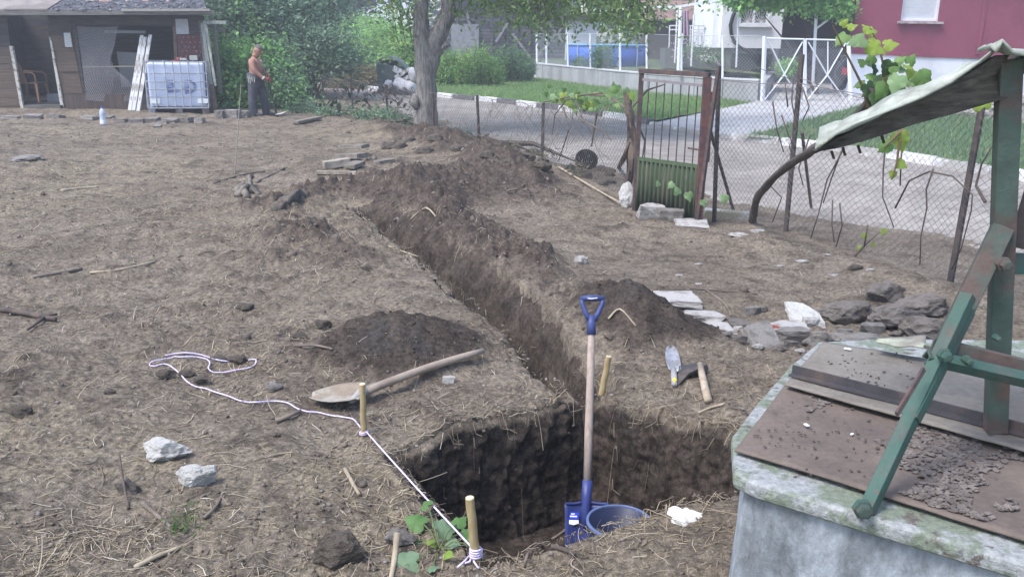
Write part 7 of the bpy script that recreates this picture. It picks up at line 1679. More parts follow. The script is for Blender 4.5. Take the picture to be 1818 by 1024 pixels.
# ================================================================== LITTER: straw, roots, clods (nobody could count them)
def scatter(n, seed, y0=2.0, y1=20.0, power=1.25, smax=0.70):
    rs = np.random.RandomState(seed); u = rs.rand(n); e = 1 - power
    y = (y0 ** e + u * (y1 ** e - y0 ** e)) ** (1 / e); s = rs.uniform(-smax, smax, n); return s * (y + 1.0), y, rs
def straw_field(name, label, n, seed, lmin, lmax, rmin, rmax, pal, dens, power=1.25, y1=20.0, curve=0.5, up=0.10, kind='stuff', segs=4):
    x, y, rs = scatter(n, seed, y1=y1, power=power)
    z, dig_, fr_, rd_, fd_, q_, al_ = ground_z(x, y, True)
    d = dens(x, y, dig_, fr_, rd_, fd_, q_); keep = rs.rand(n) < d; x, y = x[keep], y[keep]; m = len(x)
    L = lmin + (lmax - lmin) * rs.rand(m) ** 2.2; a = rs.uniform(0, 6.283, m); k = rs.normal(size=m) * curve; lift = np.abs(rs.normal(size=m)) * up
    lod = 1 + .09 * np.clip(y - 3, 0, 12); L = L * (1 + .03 * np.clip(y - 3, 0, 12)); r = rs.uniform(rmin, rmax, m) * lod; pts = []; ang = a.copy(); px, py = x.copy(), y.copy()
    for i in range(segs + 1):
        t = i / segs; gzv = ground_z(px, py); pz = gzv + r * 0.6 + L * lift * (t if True else 0) + 0.004 * rs.rand(m)
        pts.append(np.stack([px, py, pz], -1)); ang = ang + k / segs * (1 + rs.normal(size=m) * .5); px = px + np.cos(ang) * L / segs; py = py + np.sin(ang) * L / segs
    pts = np.stack(pts, 1)                                   # m, segs+1, 3
    # keep pieces that lie over an edge from diving down the pit wall
    pts[:, :, 2] = np.maximum(pts[:, :, 2], pts[:, :1, 2] - 0.05)
    tg = np.gradient(pts, axis=1); tg /= np.linalg.norm(tg, axis=2)[..., None] + 1e-9
    upv_ = np.array([0, 0, 1.0]); sd_v = np.cross(tg, upv_); sd_v /= np.linalg.norm(sd_v, axis=2)[..., None] + 1e-9; nv_ = np.cross(sd_v, tg)
    tap = np.linspace(1.0, 0.65, segs + 1)[None, :, None] * r[:, None, None]; ring = []
    for j in range(3):
        an = 2.094 * j + .5; ring.append(pts + (sd_v * math.cos(an) + nv_ * math.sin(an)) * tap)
    V = np.stack(ring, 2).reshape(-1, 3); nvp = (segs + 1) * 3
    F = []
    for i in range(segs):
        for j in range(3): F.append((i * 3 + j, i * 3 + (j + 1) % 3, (i + 1) * 3 + (j + 1) % 3, (i + 1) * 3 + j))
    F = (np.array(F)[None] + (np.arange(m) * nvp)[:, None, None]).reshape(-1, 4)
    pal = np.array(pal); col = pal[rs.randint(len(pal), size=m)] * rs.uniform(.7, 1.25, (m, 1))
    o = npmesh(name, V, F, mt_straw, col=np.repeat(col, nvp, 0)); tag(o, label, 'straw', kind=kind); return o
mt_straw = M('dry_straw', (0.4, 0.33, 0.2), attr=True, rough=0.85, var=0.1, vscale=60, bump=0)
def patch(x, y, s, seed, lo=-.15, hi=.4): return sstep(lo, hi, fbm(x * s, y * s, 3, seed))
def d_straw(x, y, dg, fr, rd, fd, q):
    left = sstep(1.6, -0.8, x + 0.10 * (y - 3)); near = np.exp(-(sd_poly(x, y, PIT) / 0.5) ** 2)
    right = 0.45 * patch(x, y, 1.2, 201)
    d = (0.16 + 0.84 * patch(x, y, .9, 200, -.2, .35) * (0.4 + .6 * patch(x, y, 3.2, 203, -.25, .3))) * np.maximum(left, np.maximum(right, near * .8)); far_ = sstep(20, 12, y) * .4 + .6
    return np.clip(d * far_ * (1 - fr * .93) * (1 - dg * .985) * (1 - rd * .65), 0, 1) * (fd < -.1)
STRAW = [(0.42, 0.35, 0.23), (0.34, 0.275, 0.175), (0.50, 0.43, 0.30), (0.25, 0.20, 0.14), (0.10, 0.08, 0.065), (0.37, 0.31, 0.22), (0.56, 0.50, 0.40), (0.08, 0.065, 0.055)]
straw_field('straw_litter', 'dry straw and chopped weed stems strewn over the yard', 150000, 1, .010, .080, .0006, .0018, STRAW, d_straw, curve=0.25, power=1.2, segs=2)
ROOT = [(0.34, 0.27, 0.19), (0.26, 0.20, 0.15), (0.42, 0.35, 0.26), (0.15, 0.115, 0.09)]
straw_field('root_litter', 'thin dry roots and twigs lying over the yard', 7000, 2, .05, .22, .0011, .0028, ROOT, lambda *a: np.clip(d_straw(*a) + .05, 0, 1), power=1.15, curve=0.6, up=.12, segs=6)
def d_edge(x, y, dg, fr, rd, fd, q):
    d_ = sd_poly(x, y, PIT); e = np.exp(-((d_ + .12) / .20) ** 2) * (d_ < .03); tr_ = np.exp(-((q - .1) / .40) ** 2) * .25 * (y > 4.1)
    bk_ = np.exp(-((fd + .9) / .7) ** 2) * (y > 8.8) * .25; pile = bk_ + np.exp(-(((x + .2 - .9) / .8) ** 2 + ((y - 9.2) / .9) ** 2)) * .7; pl2 = np.exp(-(((x + 2.7) / .8) ** 2 + ((y - 11.2) / .6) ** 2)) * .7; rgt = np.exp(-(((x - .95) / .4) ** 2 + ((y - 3.9) / .45) ** 2)) * .9
    return np.clip(e * .8 + tr_ + pile + pl2 + rgt, 0, 1) * (fd < -.1) * (1 - fr * .8)
straw_field('root_tangle', 'tangled fine roots along the pit and trench edges', 24000, 3, .02, .11, .0007, .0018, ROOT + STRAW[:2], d_edge, power=1.5, curve=0.7, up=.22, y1=13, segs=6)
# clods and crumbs of soil
ico = bmesh.new(); bmesh.ops.create_icosphere(ico, subdivisions=1, radius=1.0); IV = np.array([v.co[:] for v in ico.verts]); ico.verts.index_update(); IF = np.array([[v.index for v in f.verts] for f in ico.faces]); ico.free()
def clod_field(name, label, n, seed, rmin, rmax, dens, pal, power=1.4, y1=18.0, pw=3.0):
    x, y, rs = scatter(n, seed, y1=y1, power=power); z, dg, fr, rd, fd_, q_, al_ = ground_z(x, y, True)
    keep = rs.rand(n) < dens(x, y, dg, fr, rd, fd_, q_); x, y, z = x[keep], y[keep], z[keep]; m = len(x)
    r = rmin + (rmax - rmin) * rs.rand(m) ** pw * (1 + .06 * y); sc_ = r[:, None] * rs.uniform(.65, 1.25, (m, 3)) * [1, 1, .8]
    V = IV[None] * (1 + rs.normal(size=(m, 12, 1)) * .26) * sc_[:, None, :]; a = rs.uniform(0, 6.28, m); c, s = np.cos(a)[:, None], np.sin(a)[:, None]
    V = np.stack([V[..., 0] * c - V[..., 1] * s + x[:, None], V[..., 0] * s + V[..., 1] * c + y[:, None], V[..., 2] + (z + r * .25)[:, None]], -1).reshape(-1, 3)
    F = (IF[None] + (np.arange(m) * 12)[:, None, None]).reshape(-1, 3)
    pal = np.array(pal); isf = np.maximum(fr, dg)[keep][:, None]; col = pal[rs.randint(len(pal), size=m)] * rs.uniform(.75, 1.25, (m, 1)); col = col * (1 - isf * .62)
    tag(npmesh(name, V, F, mt_cl, col=np.repeat(col, 12, 0), smooth=False), label, 'soil', kind='stuff')
mt_cl = M('soil_crumbs', (0.16, 0.13, 0.11), attr=True, rough=0.97, var=0.25, vscale=90, bump=0.6, bscale=150, spec=0.1)
SOIL = [(0.165, 0.135, 0.110), (0.20, 0.168, 0.138), (0.135, 0.110, 0.09), (0.18, 0.15, 0.128), (0.23, 0.205, 0.18)]
def d_clod(x, y, dg, fr, rd, fd, q):
    bank = np.exp(-((fd + .8) / .6) ** 2) * (y > 8.5); rough_ = patch(x, y, 1.1, 210, -.1, .5); rgt = sstep(.3, 1.6, x) * .6
    d_ = sd_poly(x, y, PIT)
    return np.clip(.30 + rough_ * .5 + fr * .8 + rd * .8 + bank * .9 + rgt * .5 + np.exp(-((x + .5) / .35) ** 2 - ((y - 2.6) / .5) ** 2) * .8, 0, 1) * (d_ < .02) * (fd < .2)
clod_field('soil_crumbs', 'small crumbs and clods of soil over the yard', 34000, 5, .002, .010, d_clod, SOIL, power=1.25, pw=3.5)
clod_field('soil_clods', 'larger clods of soil on the dug heaps and the fence bank', 4200, 6, .008, .032, lambda x, y, dg, fr, rd, fd, q: np.clip(fr * .12 + rd * .55 + np.exp(-((fd + .8) / .6) ** 2) * (y > 8.8) * .9 + .02, 0, 1) * (sd_poly(x, y, PIT) < -.05) * (fd < .1), SOIL, power=1.1, pw=3.0)
# ================================================================== BY THE SHED
# ---- IBC tank
tkY = 19.75; A_, B_ = Q(264, 205, tkY - .1), Q(372, 205, tkY + 0.25)
tkz = gz((A_.x + B_.x) / 2, tkY)
tk = thing('water_tank', 'white plastic water tank in a metal cage beside the shed', 'tank', ((A_.x + B_.x) / 2, tkY, tkz))
dx_ = (B_ - A_); dx_.z = 0; Wt = dx_.length; dx_.normalize(); dyv = Vector((-dx_.y, dx_.x, 0)); o0 = Vector((A_.x, A_.y, tkz))
def tkp(u, d, z): return o0 + dx_ * (u * Wt) + dyv * d + Vector((0, 0, z))
mt_tank = M('milky_plastic', (0.58, 0.64, 0.80), (0.50, 0.56, 0.72), scale=1.5, rough=0.45, var=0.06, vscale=5, bump=0.1, spec=0.4)
mt_cage = M('galvanised_tube', (0.40, 0.42, 0.48), (0.30, 0.31, 0.35), scale=6, rough=0.45, bump=0.1)
Dt = 0.98
bt = MB(); bt.prism([tkp(0.035, 0.04, .15), tkp(.965, 0.04, .15), tkp(.965, Dt - .04, .15), tkp(.035, Dt - .04, .15)], (0, 0, .93))
bt = bt.build('bottle', mt_tank, tk, bevel=0.06, seg=4, smooth=True)
for u in (0.5,): MB().lathe(tkp(.5, .5, 1.07), [(0.09, 0), (0.09, .05), (0.07, .06)], 16).build('cap', M('red_cap', (0.3, 0.05, 0.05), bump=0), bt)
cg_ = MB()
for z in (.17, .36, .52, .68, .86, 1.10):
    cg_.tube([tkp(0.0, 0, z), tkp(1, 0, z), tkp(1, Dt, z), tkp(0, Dt, z), tkp(0, 0, z)], 0.011 if z < 1.05 else 0.014, 6)
cg_ = cg_.build('cage', mt_cage, tk)
for u in (0.0, .15, .33, .46, .58, .71, .89, 1.0): MB().tube([tkp(u, -.018, .12), tkp(u, -.018, 1.11)], 0.0105, 6).build('upright', mt_cage, cg_)
for d in (.25, .5, .75):
    for u in (-.015, 1.015): MB().tube([tkp(u, d, .12), tkp(u, d, 1.11)], 0.0105, 6).build('upright', mt_cage, cg_)
for u in (.3, .7): MB().tube([tkp(u, 0, 1.115), tkp(u, Dt, 1.115)], 0.012, 6).build('top_bar', mt_cage, cg_)
for u0, u1 in ((.04, .20), (.82, .99)): MB().prism([tkp(u0, -.012, .22), tkp(u1, -.012, .22), tkp(u1, -.012, .32), tkp(u0, -.012, .32)], dyv * 0.004).build('plate', M('white_plate', (0.78, 0.80, 0.82), bump=0), tk)
for u in (.06, .5, .94): MB().box(tkp(u, .5, .05), (.14, .95, .12), math.atan2(dx_.y, dx_.x)).build('pallet_foot', mt_cage if u < .3 else M('rusty_foot', (0.2, 0.14, 0.13), (0.3, 0.3, 0.33), scale=5), tk, bevel=0.008)
MB().prism([tkp(0, -.02, .11), tkp(1, -.02, .11), tkp(1, Dt, .11), tkp(0, Dt, .11)], (0, 0, .03)).build('pallet_rail', mt_cage, tk)
mt_ink = M('faded_blue_ink', (0.16, 0.20, 0.40), (0.42, 0.48, 0.66), scale=10, lo=0.42, hi=0.66, var=0.1, bump=0)
def mark(pts): MB().prism([tkp(u, .034, z) for u, z in pts], dyv * 0.004).build('painted_letter', mt_ink, bt)
MB().prism([tkp(u, .034, z) for u, z in ((.34, .44), (.55, .46), (.55, .515), (.455, .50), (.455, .72), (.34, .72))], dyv * 0.004).build('painted_letter', mt_ink, bt)
dpts = [(.62, .42), (.72, .43), (.79, .49), (.83, .58), (.79, .67), (.72, .72), (.62, .72)]; inn = [(.70, .66), (.74, .63), (.76, .58), (.74, .51), (.70, .48)]
mb = MB()
ring = [tkp(u, .034, z) for u, z in dpts + [(.70, .72)] ]
outer = [(.62, .42), (.72, .43), (.80, .49), (.83, .58), (.80, .67), (.72, .72), (.62, .72)]; inner = [(.70, .48), (.72, .485), (.755, .52), (.775, .58), (.755, .64), (.72, .67), (.70, .67)]
vs = [tkp(u, .034, z) for u, z in outer] + [tkp(u, .034, z) for u, z in inner]; vs += [v + dyv * .004 for v in vs]
fs = [(i, i + 1, 7 + i + 1, 7 + i) for i in range(6)] + [(6, 0, 7, 13)]; fs += [tuple(14 + j for j in f) for f in fs]
mb.add(vs, fs); mb.build('painted_letter', mt_ink, bt)
# clutter on the tank top
for (u, s, c, lab, nm) in ((.80, (.17, .12, .10), (0.42, 0.40, 0.36), 'small pale box standing on the tank top', 'box'), (.56, (.10, .08, .06), (0.35, 0.12, 0.12), 'small red packet lying on the tank top', 'packet'), (.62, (.14, .10, .04), (0.55, 0.52, 0.48), 'crumpled pale packet lying on the tank top', 'packet')):
    p = tkp(u, .35, 1.13 + s[2] / 2); tag(MB().box(p, s, random.Random(len(lab)).uniform(0, 1)).build('small_' + nm, M('clutter_' + lab.split()[1] + nm, c, bump=0.3), loc=tuple(p), bevel=0.008, jit=0.004), lab, nm)
# ---- white boards leaning on the shed
mt_wb = M('flaking_white_board', (0.60, 0.60, 0.60), (0.32, 0.30, 0.28), scale=10, lo=0.5, hi=0.62, stretch=(1, 1, .3), var=0.15, bump=0.4)
for i, (bx, by, tx, ty, lab) in enumerate(((231, 205, 252, 63, 'flaking white board leaning on the shed, nearest the torn net'), (238, 206, 258, 66, 'flaking white board in the middle of those leaning on the shed'), (246, 207, 267, 62, 'flaking white board leaning on the shed right beside the water tank'))):
    b_ = Q(bx, by, SY - 0.55); b_.z = gz(b_.x, b_.y) + 0.01; t_ = Q(tx, ty, SY - 0.10)
    tag(MB().bar(b_, t_, 0.075, 0.03, (0, 1, 0)).build('leaning_board', mt_wb, loc=tuple(b_), bevel=0.004), lab, 'board')
# ---- bottle
bp = G(184, 222); bp.y -= 0.0
bo = thing('plastic_bottle', 'clear plastic water bottle standing in front of the shed', 'bottle', tuple(bp)); mt_pet = M('clear_bluish_plastic', (0.62, 0.68, 0.80), rough=0.15, var=0.03, bump=0, trans=0.35)
MB().lathe(bp, [(0.05, 0), (0.055, .02), (0.055, .13), (0.05, .16), (0.055, .19), (0.05, .24), (0.02, .30)], 14).build('body', mt_pet, bo, smooth=True)
MB().lathe(bp, [(0.021, .298), (0.021, .325), (0.001, .327)], 10).build('cap', M('blue_cap', (0.10, 0.12, 0.45), bump=0), bo)
MB().lathe(bp, [(0.0558, .03), (0.0558, .10)], 14).build('label_band', M('white_label', (0.75, 0.75, 0.78), bump=0), bo)
# ---- stones and bricks along the shed base
rb_ = random.Random(12)
mt_bk = [M('pale_block_%d' % i, c, tuple(v * .7 for v in c), scale=5, bump=0.5) for i, c in enumerate(((0.24, 0.215, 0.20), (0.20, 0.18, 0.165), (0.29, 0.26, 0.24)))]
brm = []
for k in range(3):
    m_ = MB().box((0, 0, 0), (1, 1, 1)).mesh('block'); bm = bmesh.new(); bm.from_mesh(m_); bmesh.ops.subdivide_edges(bm, edges=list(bm.edges), cuts=2, use_grid_fill=True)
    for v in bm.verts: v.co += Vector((rb_.uniform(-.03, .03), rb_.uniform(-.03, .03), rb_.uniform(-.03, .03)))
    bm.to_mesh(m_); bm.free(); m_.materials.append(mt_bk[k]); brm.append(m_)
for i, (px, py, wpx, hpx) in enumerate(((244, 218, 22, 10), (272, 217, 22, 11), (290, 220, 18, 7), (305, 218, 22, 10), (330, 217, 26, 12), (355, 218, 16, 12), (215, 216, 22, 7), (190, 210, 24, 6), (160, 212, 26, 8), (60, 210, 34, 9), (100, 209, 34, 9), (20, 211, 36, 8), (280, 226, 12, 5))):
    g = G(px, py); k = g.y / F_PX * 1.04; o = link('block', brm[i % 3], None, None, loc=(g.x, g.y, g.z + hpx * k * .3)); o.scale = (wpx * k * rb_.uniform(.7, .95), .2, hpx * k * .7); o.rotation_euler = (rb_.uniform(-.15, .15), rb_.uniform(-.08, .08), rb_.uniform(-.3, .3))
    tag(o, 'pale weathered block in the row along the shed front', 'block', 'blocks along the shed front')
for i, (px, py, wpx, hpx, lab) in enumerate(((392, 210, 14, 14, 'dark concrete block lying right of the water tank'), (412, 210, 24, 13, 'grey concrete block lying between the water tank and the man'), (436, 209, 12, 12, 'pale grey block lying at the heels of the man'))):
    g = G(px, py); k = g.y / F_PX * 1.04; o = link('block', brm[(i + 1) % 3], None, None, loc=(g.x, g.y, g.z + hpx * k * .42)); o.scale = (wpx * k, .28, hpx * k); tag(o, lab, 'block')
fr = thing('white_frame_scrap', 'broken white wooden frame lying against the shed base', 'frame', tuple(G(212, 208)))
for a, b in (((196, 200), (196, 208)), ((196, 200), (226, 206)), ((218, 205), (218, 211))): MB().bar(Q(*a, SY - .35), Q(*b, SY - .35), .05, .03, (0, 1, 0)).build('rail', mt_wb, fr)

# ================================================================== WASTE BIN AND BAGS
bnp = P(693, 163); bnp.z = -0.06
bn = thing('waste_bin', 'dull green waste container overflowing with white rubbish at the roadside', 'bin', tuple(bnp))
mt_bin = M('dull_green_plastic', (0.085, 0.115, 0.105), (0.12, 0.15, 0.14), scale=3, rough=0.6, bump=0.1)
def bq(x, y, z): return bnp + Vector((x, y, z))
mb = MB(); lo_ = [bq(-.32, -.4, .12), bq(.40, -.4, .12), bq(.40, .4, .12), bq(-.32, .4, .12)]; hi_ = [bq(-.36, -.52, .98), bq(.52, -.52, .78), bq(.52, .52, .78), bq(-.36, .52, .98)]
mb.add(lo_ + hi_, [(3, 2, 1, 0), (4, 5, 6, 7), (0, 1, 5, 4), (1, 2, 6, 5), (2, 3, 7, 6), (3, 0, 4, 7)]); mb.build('body', mt_bin, bn, bevel=0.03)
ld = MB(); n_ = 10
L1 = [bq(-.36 + .95 * i / n_, -.54, 1.0 + .26 * math.sin(math.pi * i / n_) - .24 * i / n_) for i in range(n_ + 1)]
ld.add(L1 + [v + Vector((0, 1.08, 0)) for v in L1] + [v + Vector((0, 0, -.03)) for v in L1] + [v + Vector((0, 1.08, -.03)) for v in L1], [(i, i + 1, n_ + 2 + i, n_ + 1 + i) for i in range(n_)] + [(2 * n_ + 2 + i, 2 * n_ + 3 + i, i + 1, i) for i in range(n_)])
ld.build('lid', mt_bin, bn, smooth=True)
for x, y in ((-.3, -.4), (.38, -.4), (-.3, .4), (.38, .4)): MB().lathe(bq(x, y, .07), [(.07, -.02), (.07, .02)], 12, m=Matrix.Rotation(math.pi / 2, 3, 'X')).build('wheel', M('black_rubber', (0.02,) * 3), bn)
mt_bag = M('white_rubbish_bag', (0.72, 0.72, 0.76), (0.60, 0.58, 0.60), scale=4, rough=0.4, var=0.1, bump=0.8, bscale=9, bdist=0.08)
def bag(px, py, Y, w_, h_, seed, lab, zfix=None, grp=None):
    c_ = Q(px, py, Y); me = stone_mesh(seed, 3, 1.0, 0.5, 'rubbish_bag'); me.materials.append(mt_bag); o = link('rubbish_bag', me, None, None, loc=tuple(c_)); k = Y / F_PX * 1.04; o.scale = (w_ * k / 2 * 1.2, w_ * k / 2, h_ * k / 2 * 1.2)
    for p in me.polygons: p.use_smooth = True
    return tag(o, lab, 'bag', grp)
bag(682, 117, 28.8, 24, 14, 201, 'white rubbish bag heaped on top of the green waste container'); bag(695, 112, 29.2, 22, 9, 202, 'flat white rubbish bag under the raised container lid')
bag(733, 133, 28.0, 14, 20, 203, 'tall white rubbish bag standing beside the tree trunk')
bag(712, 152, 28.2, 24, 20, 204, 'large white rubbish bag lying in front of the container'); bag(728, 155, 28.0, 16, 18, 205, 'small white rubbish bag lying by the trunk foot'); bag(690, 150, 28.2, 14, 12, 206, 'torn white bag at the foot of the container')
for a_, b_, lab in (((702, 140), (730, 124), 'white board sticking up from the rubbish by the container'), ((708, 146), (729, 130), 'second white board leaning on the rubbish by the container'), ((698, 121), (712, 129), 'short white board under the container lid')):
    A, B = Q(*a_, 28.3), Q(*b_, 28.3); tag(MB().bar(A, B, .18, .03, (0, 1, 0)).build('discarded_board', mt_wb, loc=tuple(A), bevel=.004), lab, 'board')
hy = thing('hay_heap', 'heap of dry cut hay beside the road by the container', 'hay', tuple(P(640, 155)))
rsh = np.random.RandomState(8); hc = Q(635, 145, 31.5); n_ = 5000; d = rsh.normal(size=(n_, 3)); d /= np.linalg.norm(d, axis=1)[:, None]; r_ = rsh.rand(n_) ** .35
pos = np.array(hc) * [1, 1, 0] + d * r_[:, None] * np.array([1.3, .7, .75]); pos = pos[pos[:, 2] > -.1]
leaf_mesh('hay', pos, rsh.uniform(.15, .35, len(pos)), np.array([(0.40, 0.36, 0.22)]) * rsh.uniform(.6, 1.2, (len(pos), 1)), hy, rsh, 0.06)

# ================================================================== THE MAN
MY = 19.35
mt_skin = M('tanned_skin', (0.36, 0.19, 0.145), (0.31, 0.15, 0.115), scale=6, rough=0.6, var=0.08, bump=0.1, spec=0.3)
mt_trs = M('dark_grey_trousers', (0.055, 0.056, 0.072), (0.075, 0.075, 0.09), scale=5, var=0.2, vscale=12, bump=0.5, bscale=12, bdist=0.03)
fz = gz(-5.45, MY)
man = thing('person', 'bare chested person in dark trousers bending over a long handled hoe', 'person', (Q(456, 205, MY).x, MY, fz))
def mp(px, py, dy=0.0): return Q(px, py, MY + dy)
def skin(name, nodes, edges, mat, parent, root=0, sub=2):
    """nodes: list of (point, radius or (rx, ry)); a continuous body grown round the skeleton"""
    me = bpy.data.meshes.new(name); off = BASE[parent]; me.from_pydata([tuple(Vector(p) - off) for p, r in nodes], edges, []); me.update()
    o = bpy.data.objects.new(name, me); COL.objects.link(o); o.parent = parent; BASE[o] = off; me.materials.append(mat)
    sk = o.modifiers.new('skin', 'SKIN'); sk.branch_smoothing = 0.6; sk.use_smooth_shade = True
    if not me.skin_vertices: 
        me.skin_vertices.new() if hasattr(me.skin_vertices, 'new') else None
    for i, (p, r) in enumerate(nodes):
        sv_ = me.skin_vertices[0].data[i]; sv_.radius = r if hasattr(r, '__len__') else (r, r); sv_.use_root = (i == root)
    ss_ = o.modifiers.new('smooth', 'SUBSURF'); ss_.levels = sub; ss_.render_levels = sub
    return o
def add_skin_layer(o): pass
NB = [(mp(454, 138), .125), (mp(455.5, 127), .195), (mp(454, 118), .19), (mp(451.5, 108), .165), (mp(452, 102), .10), (mp(454.5, 98), .082),      # 0 pelvis .. 5 neck
      (mp(456.5, 94), .095), (mp(458.5, 88), .105), (mp(459.5, 84), .08),                                                                             # 6-8 head
      (mp(447, 106, -.19), .09), (mp(447, 116, -.25), .078), (mp(452, 126.5, -.28), .060), (mp(460, 133.5, -.26), .043), (mp(467.5, 139, -.26), .033),      # 9-13 near arm
      (mp(454, 107, .19), .085), (mp(459, 117, .22), .058), (mp(466, 123, .23), .047), (mp(471, 126, .12), .040), (mp(474, 130, -.02), .032),                  # 14-18 far arm
      (mp(451, 148, -.07), .06), (mp(448.8, 172, -.12), .045), (mp(450.5, 203, -.13), .04),                                                                     # 19-21 near leg
      (mp(459, 148, .08), .06), (mp(467.5, 172, .11), .045), (mp(472.5, 200, .12), .04)]                                                                          # 22-24 far leg
EB = [(0, 1), (1, 2), (2, 3), (3, 4), (4, 5), (5, 6), (6, 7), (7, 8), (3, 9), (9, 10), (10, 11), (11, 12), (12, 13), (3, 14), (14, 15), (15, 16), (16, 17), (17, 18), (0, 19), (19, 20), (20, 21), (0, 22), (22, 23), (23, 24)]
# hands: palm and five curled fingers each, closed on the handle
def hand(base_i, c_, ax, side):
    """ax: direction along the handle; fingers wrap round it"""
    n0 = len(NB); ax = Vector(ax).normalized(); out = Vector((0.2, side, 0)).normalized()
    NB.append((c_ + out * .030, .028)); EB.append((base_i, n0))
    for k in range(4):
        b_ = c_ + out * .026 + ax * (.026 * (1.5 - k)); m_ = c_ + out * .004 + ax * (.025 * (1.5 - k)) + Vector((.030, 0, 0)); e_ = c_ - out * .024 + ax * (.024 * (1.5 - k)) + Vector((.012 - .003 * k, 0, 0))
        i_ = len(NB); NB.extend([(b_, .011), (m_, .0095), (e_, .008)]); EB.extend([(n0, i_), (i_, i_ + 1), (i_ + 1, i_ + 2)])
    i_ = len(NB); NB.extend([(c_ + out * .02 + ax * .045 + Vector((-.02, 0, 0)), .012), (c_ - out * .012 + ax * .05 + Vector((-.018, 0, 0)), .0095)]); EB.extend([(n0, i_), (i_, i_ + 1)])
h_top, h_bot = mp(472, 126, -.05), mp(491, 204, -.15)
hax = (h_top - h_bot).normalized()
hn, hf = h_bot + hax * ((Q(474, 142, MY) - Q(491, 204, MY)).length), h_bot + hax * ((Q(474.5, 131, MY) - Q(491, 204, MY)).length)
hand(13, hn, hax, -1); hand(18, hf, hax, 1)
body = skin('body', NB, EB, mt_skin, man)
# face and hair
hc_ = mp(459, 89); hair = MB()
fwd = Vector((0.86, -0.42, -0.28)).normalized(); sdv = fwd.cross(Vector((0, 0, 1))).normalized(); upv = sdv.cross(fwd)
def hd_(f_, s_, u_): return hc_ + fwd * f_ + sdv * s_ + upv * u_
me = stone_mesh(5, 3, 1.0, 0.0, 'hair'); co = np.empty(len(me.vertices) * 3); me.vertices.foreach_get('co', co); co = co.reshape(-1, 3); co /= np.linalg.norm(co, axis=1)[:, None]
keep = np.array([np.array(hd_(-.008 + .098 * a, .083 * b, .012 + .10 * c)) if (c > .1 or a < -.15) else np.array(hd_(-.008 + .075 * a, .062 * b, .012 + .06 * c)) for a, b, c in co]) - np.array(BASE[man]); me.vertices.foreach_set('co', keep.ravel()); me.update()
o = link('hair', me, M('cropped_grey_hair', (0.11, 0.095, 0.09), (0.16, 0.14, 0.13), scale=30, bump=0.5), body)
for p in me.polygons: p.use_smooth = True
fc = MB(); fc.tube([hd_(.085, 0, .02), hd_(.105, 0, -.005), hd_(.118, 0, -.03), hd_(.09, 0, -.04)], [.008, .012, .016, .012], 8); fc.build('nose', mt_skin, body, smooth=True)
for s_ in (-1, 1):
    MB().lathe(hd_(.084, s_ * .034, .012), [(.001, -.008), (.011, 0), (.001, .008)], 8).build('eye', M('dark_eye', (0.03, 0.025, 0.02), rough=.2, bump=0), body)
    MB().tube([hd_(.09, s_ * .018, .032), hd_(.087, s_ * .05, .03)], .006, 5).build('eyebrow', M('dark_brow', (0.06, 0.05, 0.045), bump=0), body)
    MB().lathe(hd_(-.005, s_ * .092, -.01), [(.001, -.012), (.026, -.004), (.03, .006), (.012, .01)], 12, m=Matrix.Rotation(math.pi / 2, 3, 'X')).build('ear', mt_skin, body, smooth=True)
MB().tube([hd_(.092, -.028, -.068), hd_(.1, 0, -.065), hd_(.092, .028, -.068)], .006, 6).build('mouth', M('lips', (0.22, 0.09, 0.08), bump=0), body)
# trousers
NT = [(mp(454.5, 128.5), (.24, .24)), (mp(453.5, 138), (.235, .235)), (mp(453, 145), (.21, .21)), (mp(449.5, 151, -.11), .13), (mp(448.5, 167, -.12), .112), (mp(449, 185, -.13), .10), (mp(450.5, 202, -.13), .094), (mp(451.5, 211.5, -.13), .10),
      (mp(461.5, 151, .11), .125), (mp(466.5, 167, .11), .105), (mp(470, 184, .12), .092), (mp(472.5, 199, .12), .086), (mp(474, 207.5, .12), .09)]
skin('trousers', NT, [(0, 1), (1, 2), (2, 3), (3, 4), (4, 5), (5, 6), (6, 7), (2, 8), (8, 9), (9, 10), (10, 11), (11, 12)], mt_trs, man)
for (px, py, dy, lab) in ((453, 208, -.13, 0), (475, 203, .12, 1)):
    a_ = mp(px - 2, py, dy); a_.z = fz + .05; MB().tube([a_ + Vector((-.06, 0, 0)), a_ + Vector((.02, 0, .01)), a_ + Vector((.12, -.03, 0)), a_ + Vector((.20, -.05, -.01))], [.05, .055, .052, .035], 8).build('shoe', M('dark_shoe', (0.05, 0.05, 0.055), bump=0.2), man, smooth=True)
bl_ = MB(); 
for (x0_, y0_, x1_, y1_) in ((440, 133, 442, 145), (443, 132, 445, 147), (447, 134, 448, 143), (451, 135, 452, 145), (441, 136, 447, 138)): bl_.bar(mp(x0_, y0_ + 2, -.24), mp(x1_, y1_ + 2, -.24), .015, .01, (0, 1, 0))
bl_.build('belt_cords', M('grey_cord', (0.42, 0.40, 0.38), bump=0), man)
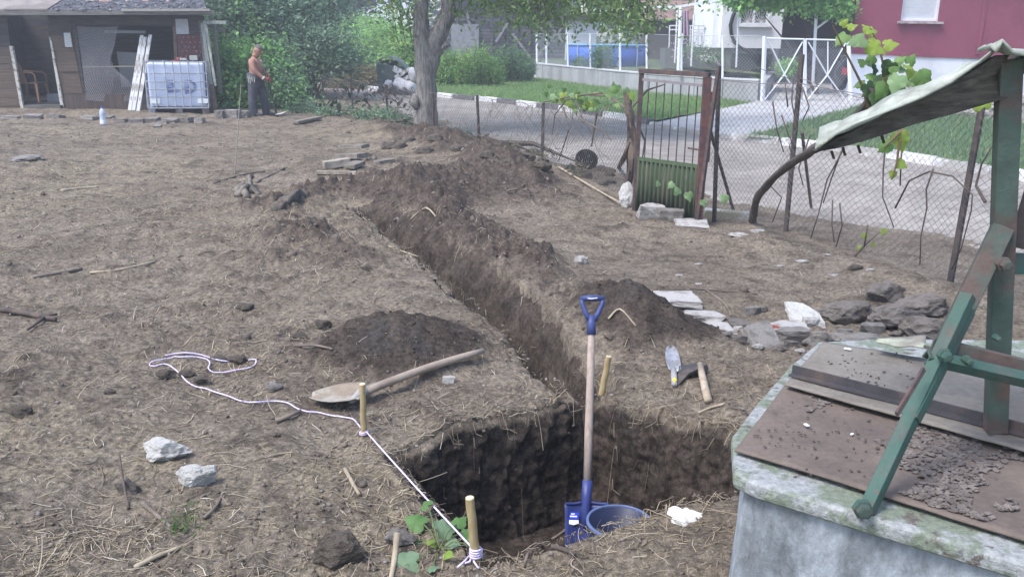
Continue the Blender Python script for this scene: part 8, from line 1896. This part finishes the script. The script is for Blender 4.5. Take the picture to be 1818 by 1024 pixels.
# red glove over the near hand, pale cuff
gl = MB(); NG0 = len(NB)
gn = [(hn + Vector((-.05, -.045, .03)), .036), (hn + Vector((-.01, -.04, .005)), .044), (hn + Vector((.028, -.03, -.012)), .038)]; ge = [(0, 1), (1, 2)]
for k in range(4):
    i_ = len(gn); b_ = hn + Vector((.012, -.03, 0)) + hax * (.024 * (1.5 - k)); gn += [(b_ + Vector((.02, 0, 0)), .015), (hn + Vector((.038, .012, 0)) + hax * (.024 * (1.5 - k)), .0135), (hn + Vector((.012, .034, 0)) + hax * (.022 * (1.5 - k)), .012)]; ge += [(2, i_), (i_, i_ + 1), (i_ + 1, i_ + 2)]
i_ = len(gn); gn += [(hn + Vector((-.012, -.015, .035)), .016), (hn + Vector((.012, .02, .045)), .013)]; ge += [(1, i_), (i_, i_ + 1)]
skin('glove', gn, ge, M('red_glove', (0.42, 0.035, 0.05), rough=.6, bump=0.2), man, root=1)
MB().tube([mp(466.5, 138.2, -.26), mp(468.5, 139.8, -.26)], .042, 10).build('wrist_cuff', M('pale_cuff', (0.6, 0.55, 0.5), bump=0.1), man)
# hoe
hoe = thing('long_hoe', 'long dark handled hoe held by the bare chested person', 'hoe', tuple(h_bot))
MB().tube([h_bot, h_bot.lerp(h_top, .5), h_top + hax * .08], .016, 8).build('handle', M('dark_handle', (0.03, 0.032, 0.03), bump=0.2), hoe)
MB().tube([h_bot + hax * .12, h_bot, h_bot - hax * .04], [.022, .030, .034], 8).build('socket', M('dark_handle', (0.03, 0.032, 0.03)), hoe)
MB().prism([mp(489, 204, -.18), mp(500, 203, -.22), mp(509, 199, -.2), mp(508, 201.5, -.12), mp(498, 206, -.1), mp(490, 207, -.12)], (0, 0, .012)).build('blade', M('worn_hoe_steel', (0.42, 0.42, 0.42), rough=.4, bump=.1), hoe)

# ================================================================== HAZE: air volume added to give the milky veil of lens bloom
hz = MB().box((0, 45, 3.8), (260, 130, 27.0)).build('lens_veil', None); tag(hz, kind='stuff')
hm = bpy.data.materials.new('lens_veil_air'); hm.use_nodes = True; t_ = hm.node_tree; t_.nodes.clear()
pv_ = t_.nodes.new('ShaderNodeVolumePrincipled'); pv_.inputs['Color'].default_value = (0.93, 0.95, 1.0, 1); pv_.inputs['Density'].default_value = 0.0045; pv_.inputs['Anisotropy'].default_value = 0.3
om_ = t_.nodes.new('ShaderNodeOutputMaterial'); t_.links.new(pv_.outputs[0], om_.inputs['Volume']); hz.data.materials.append(hm)
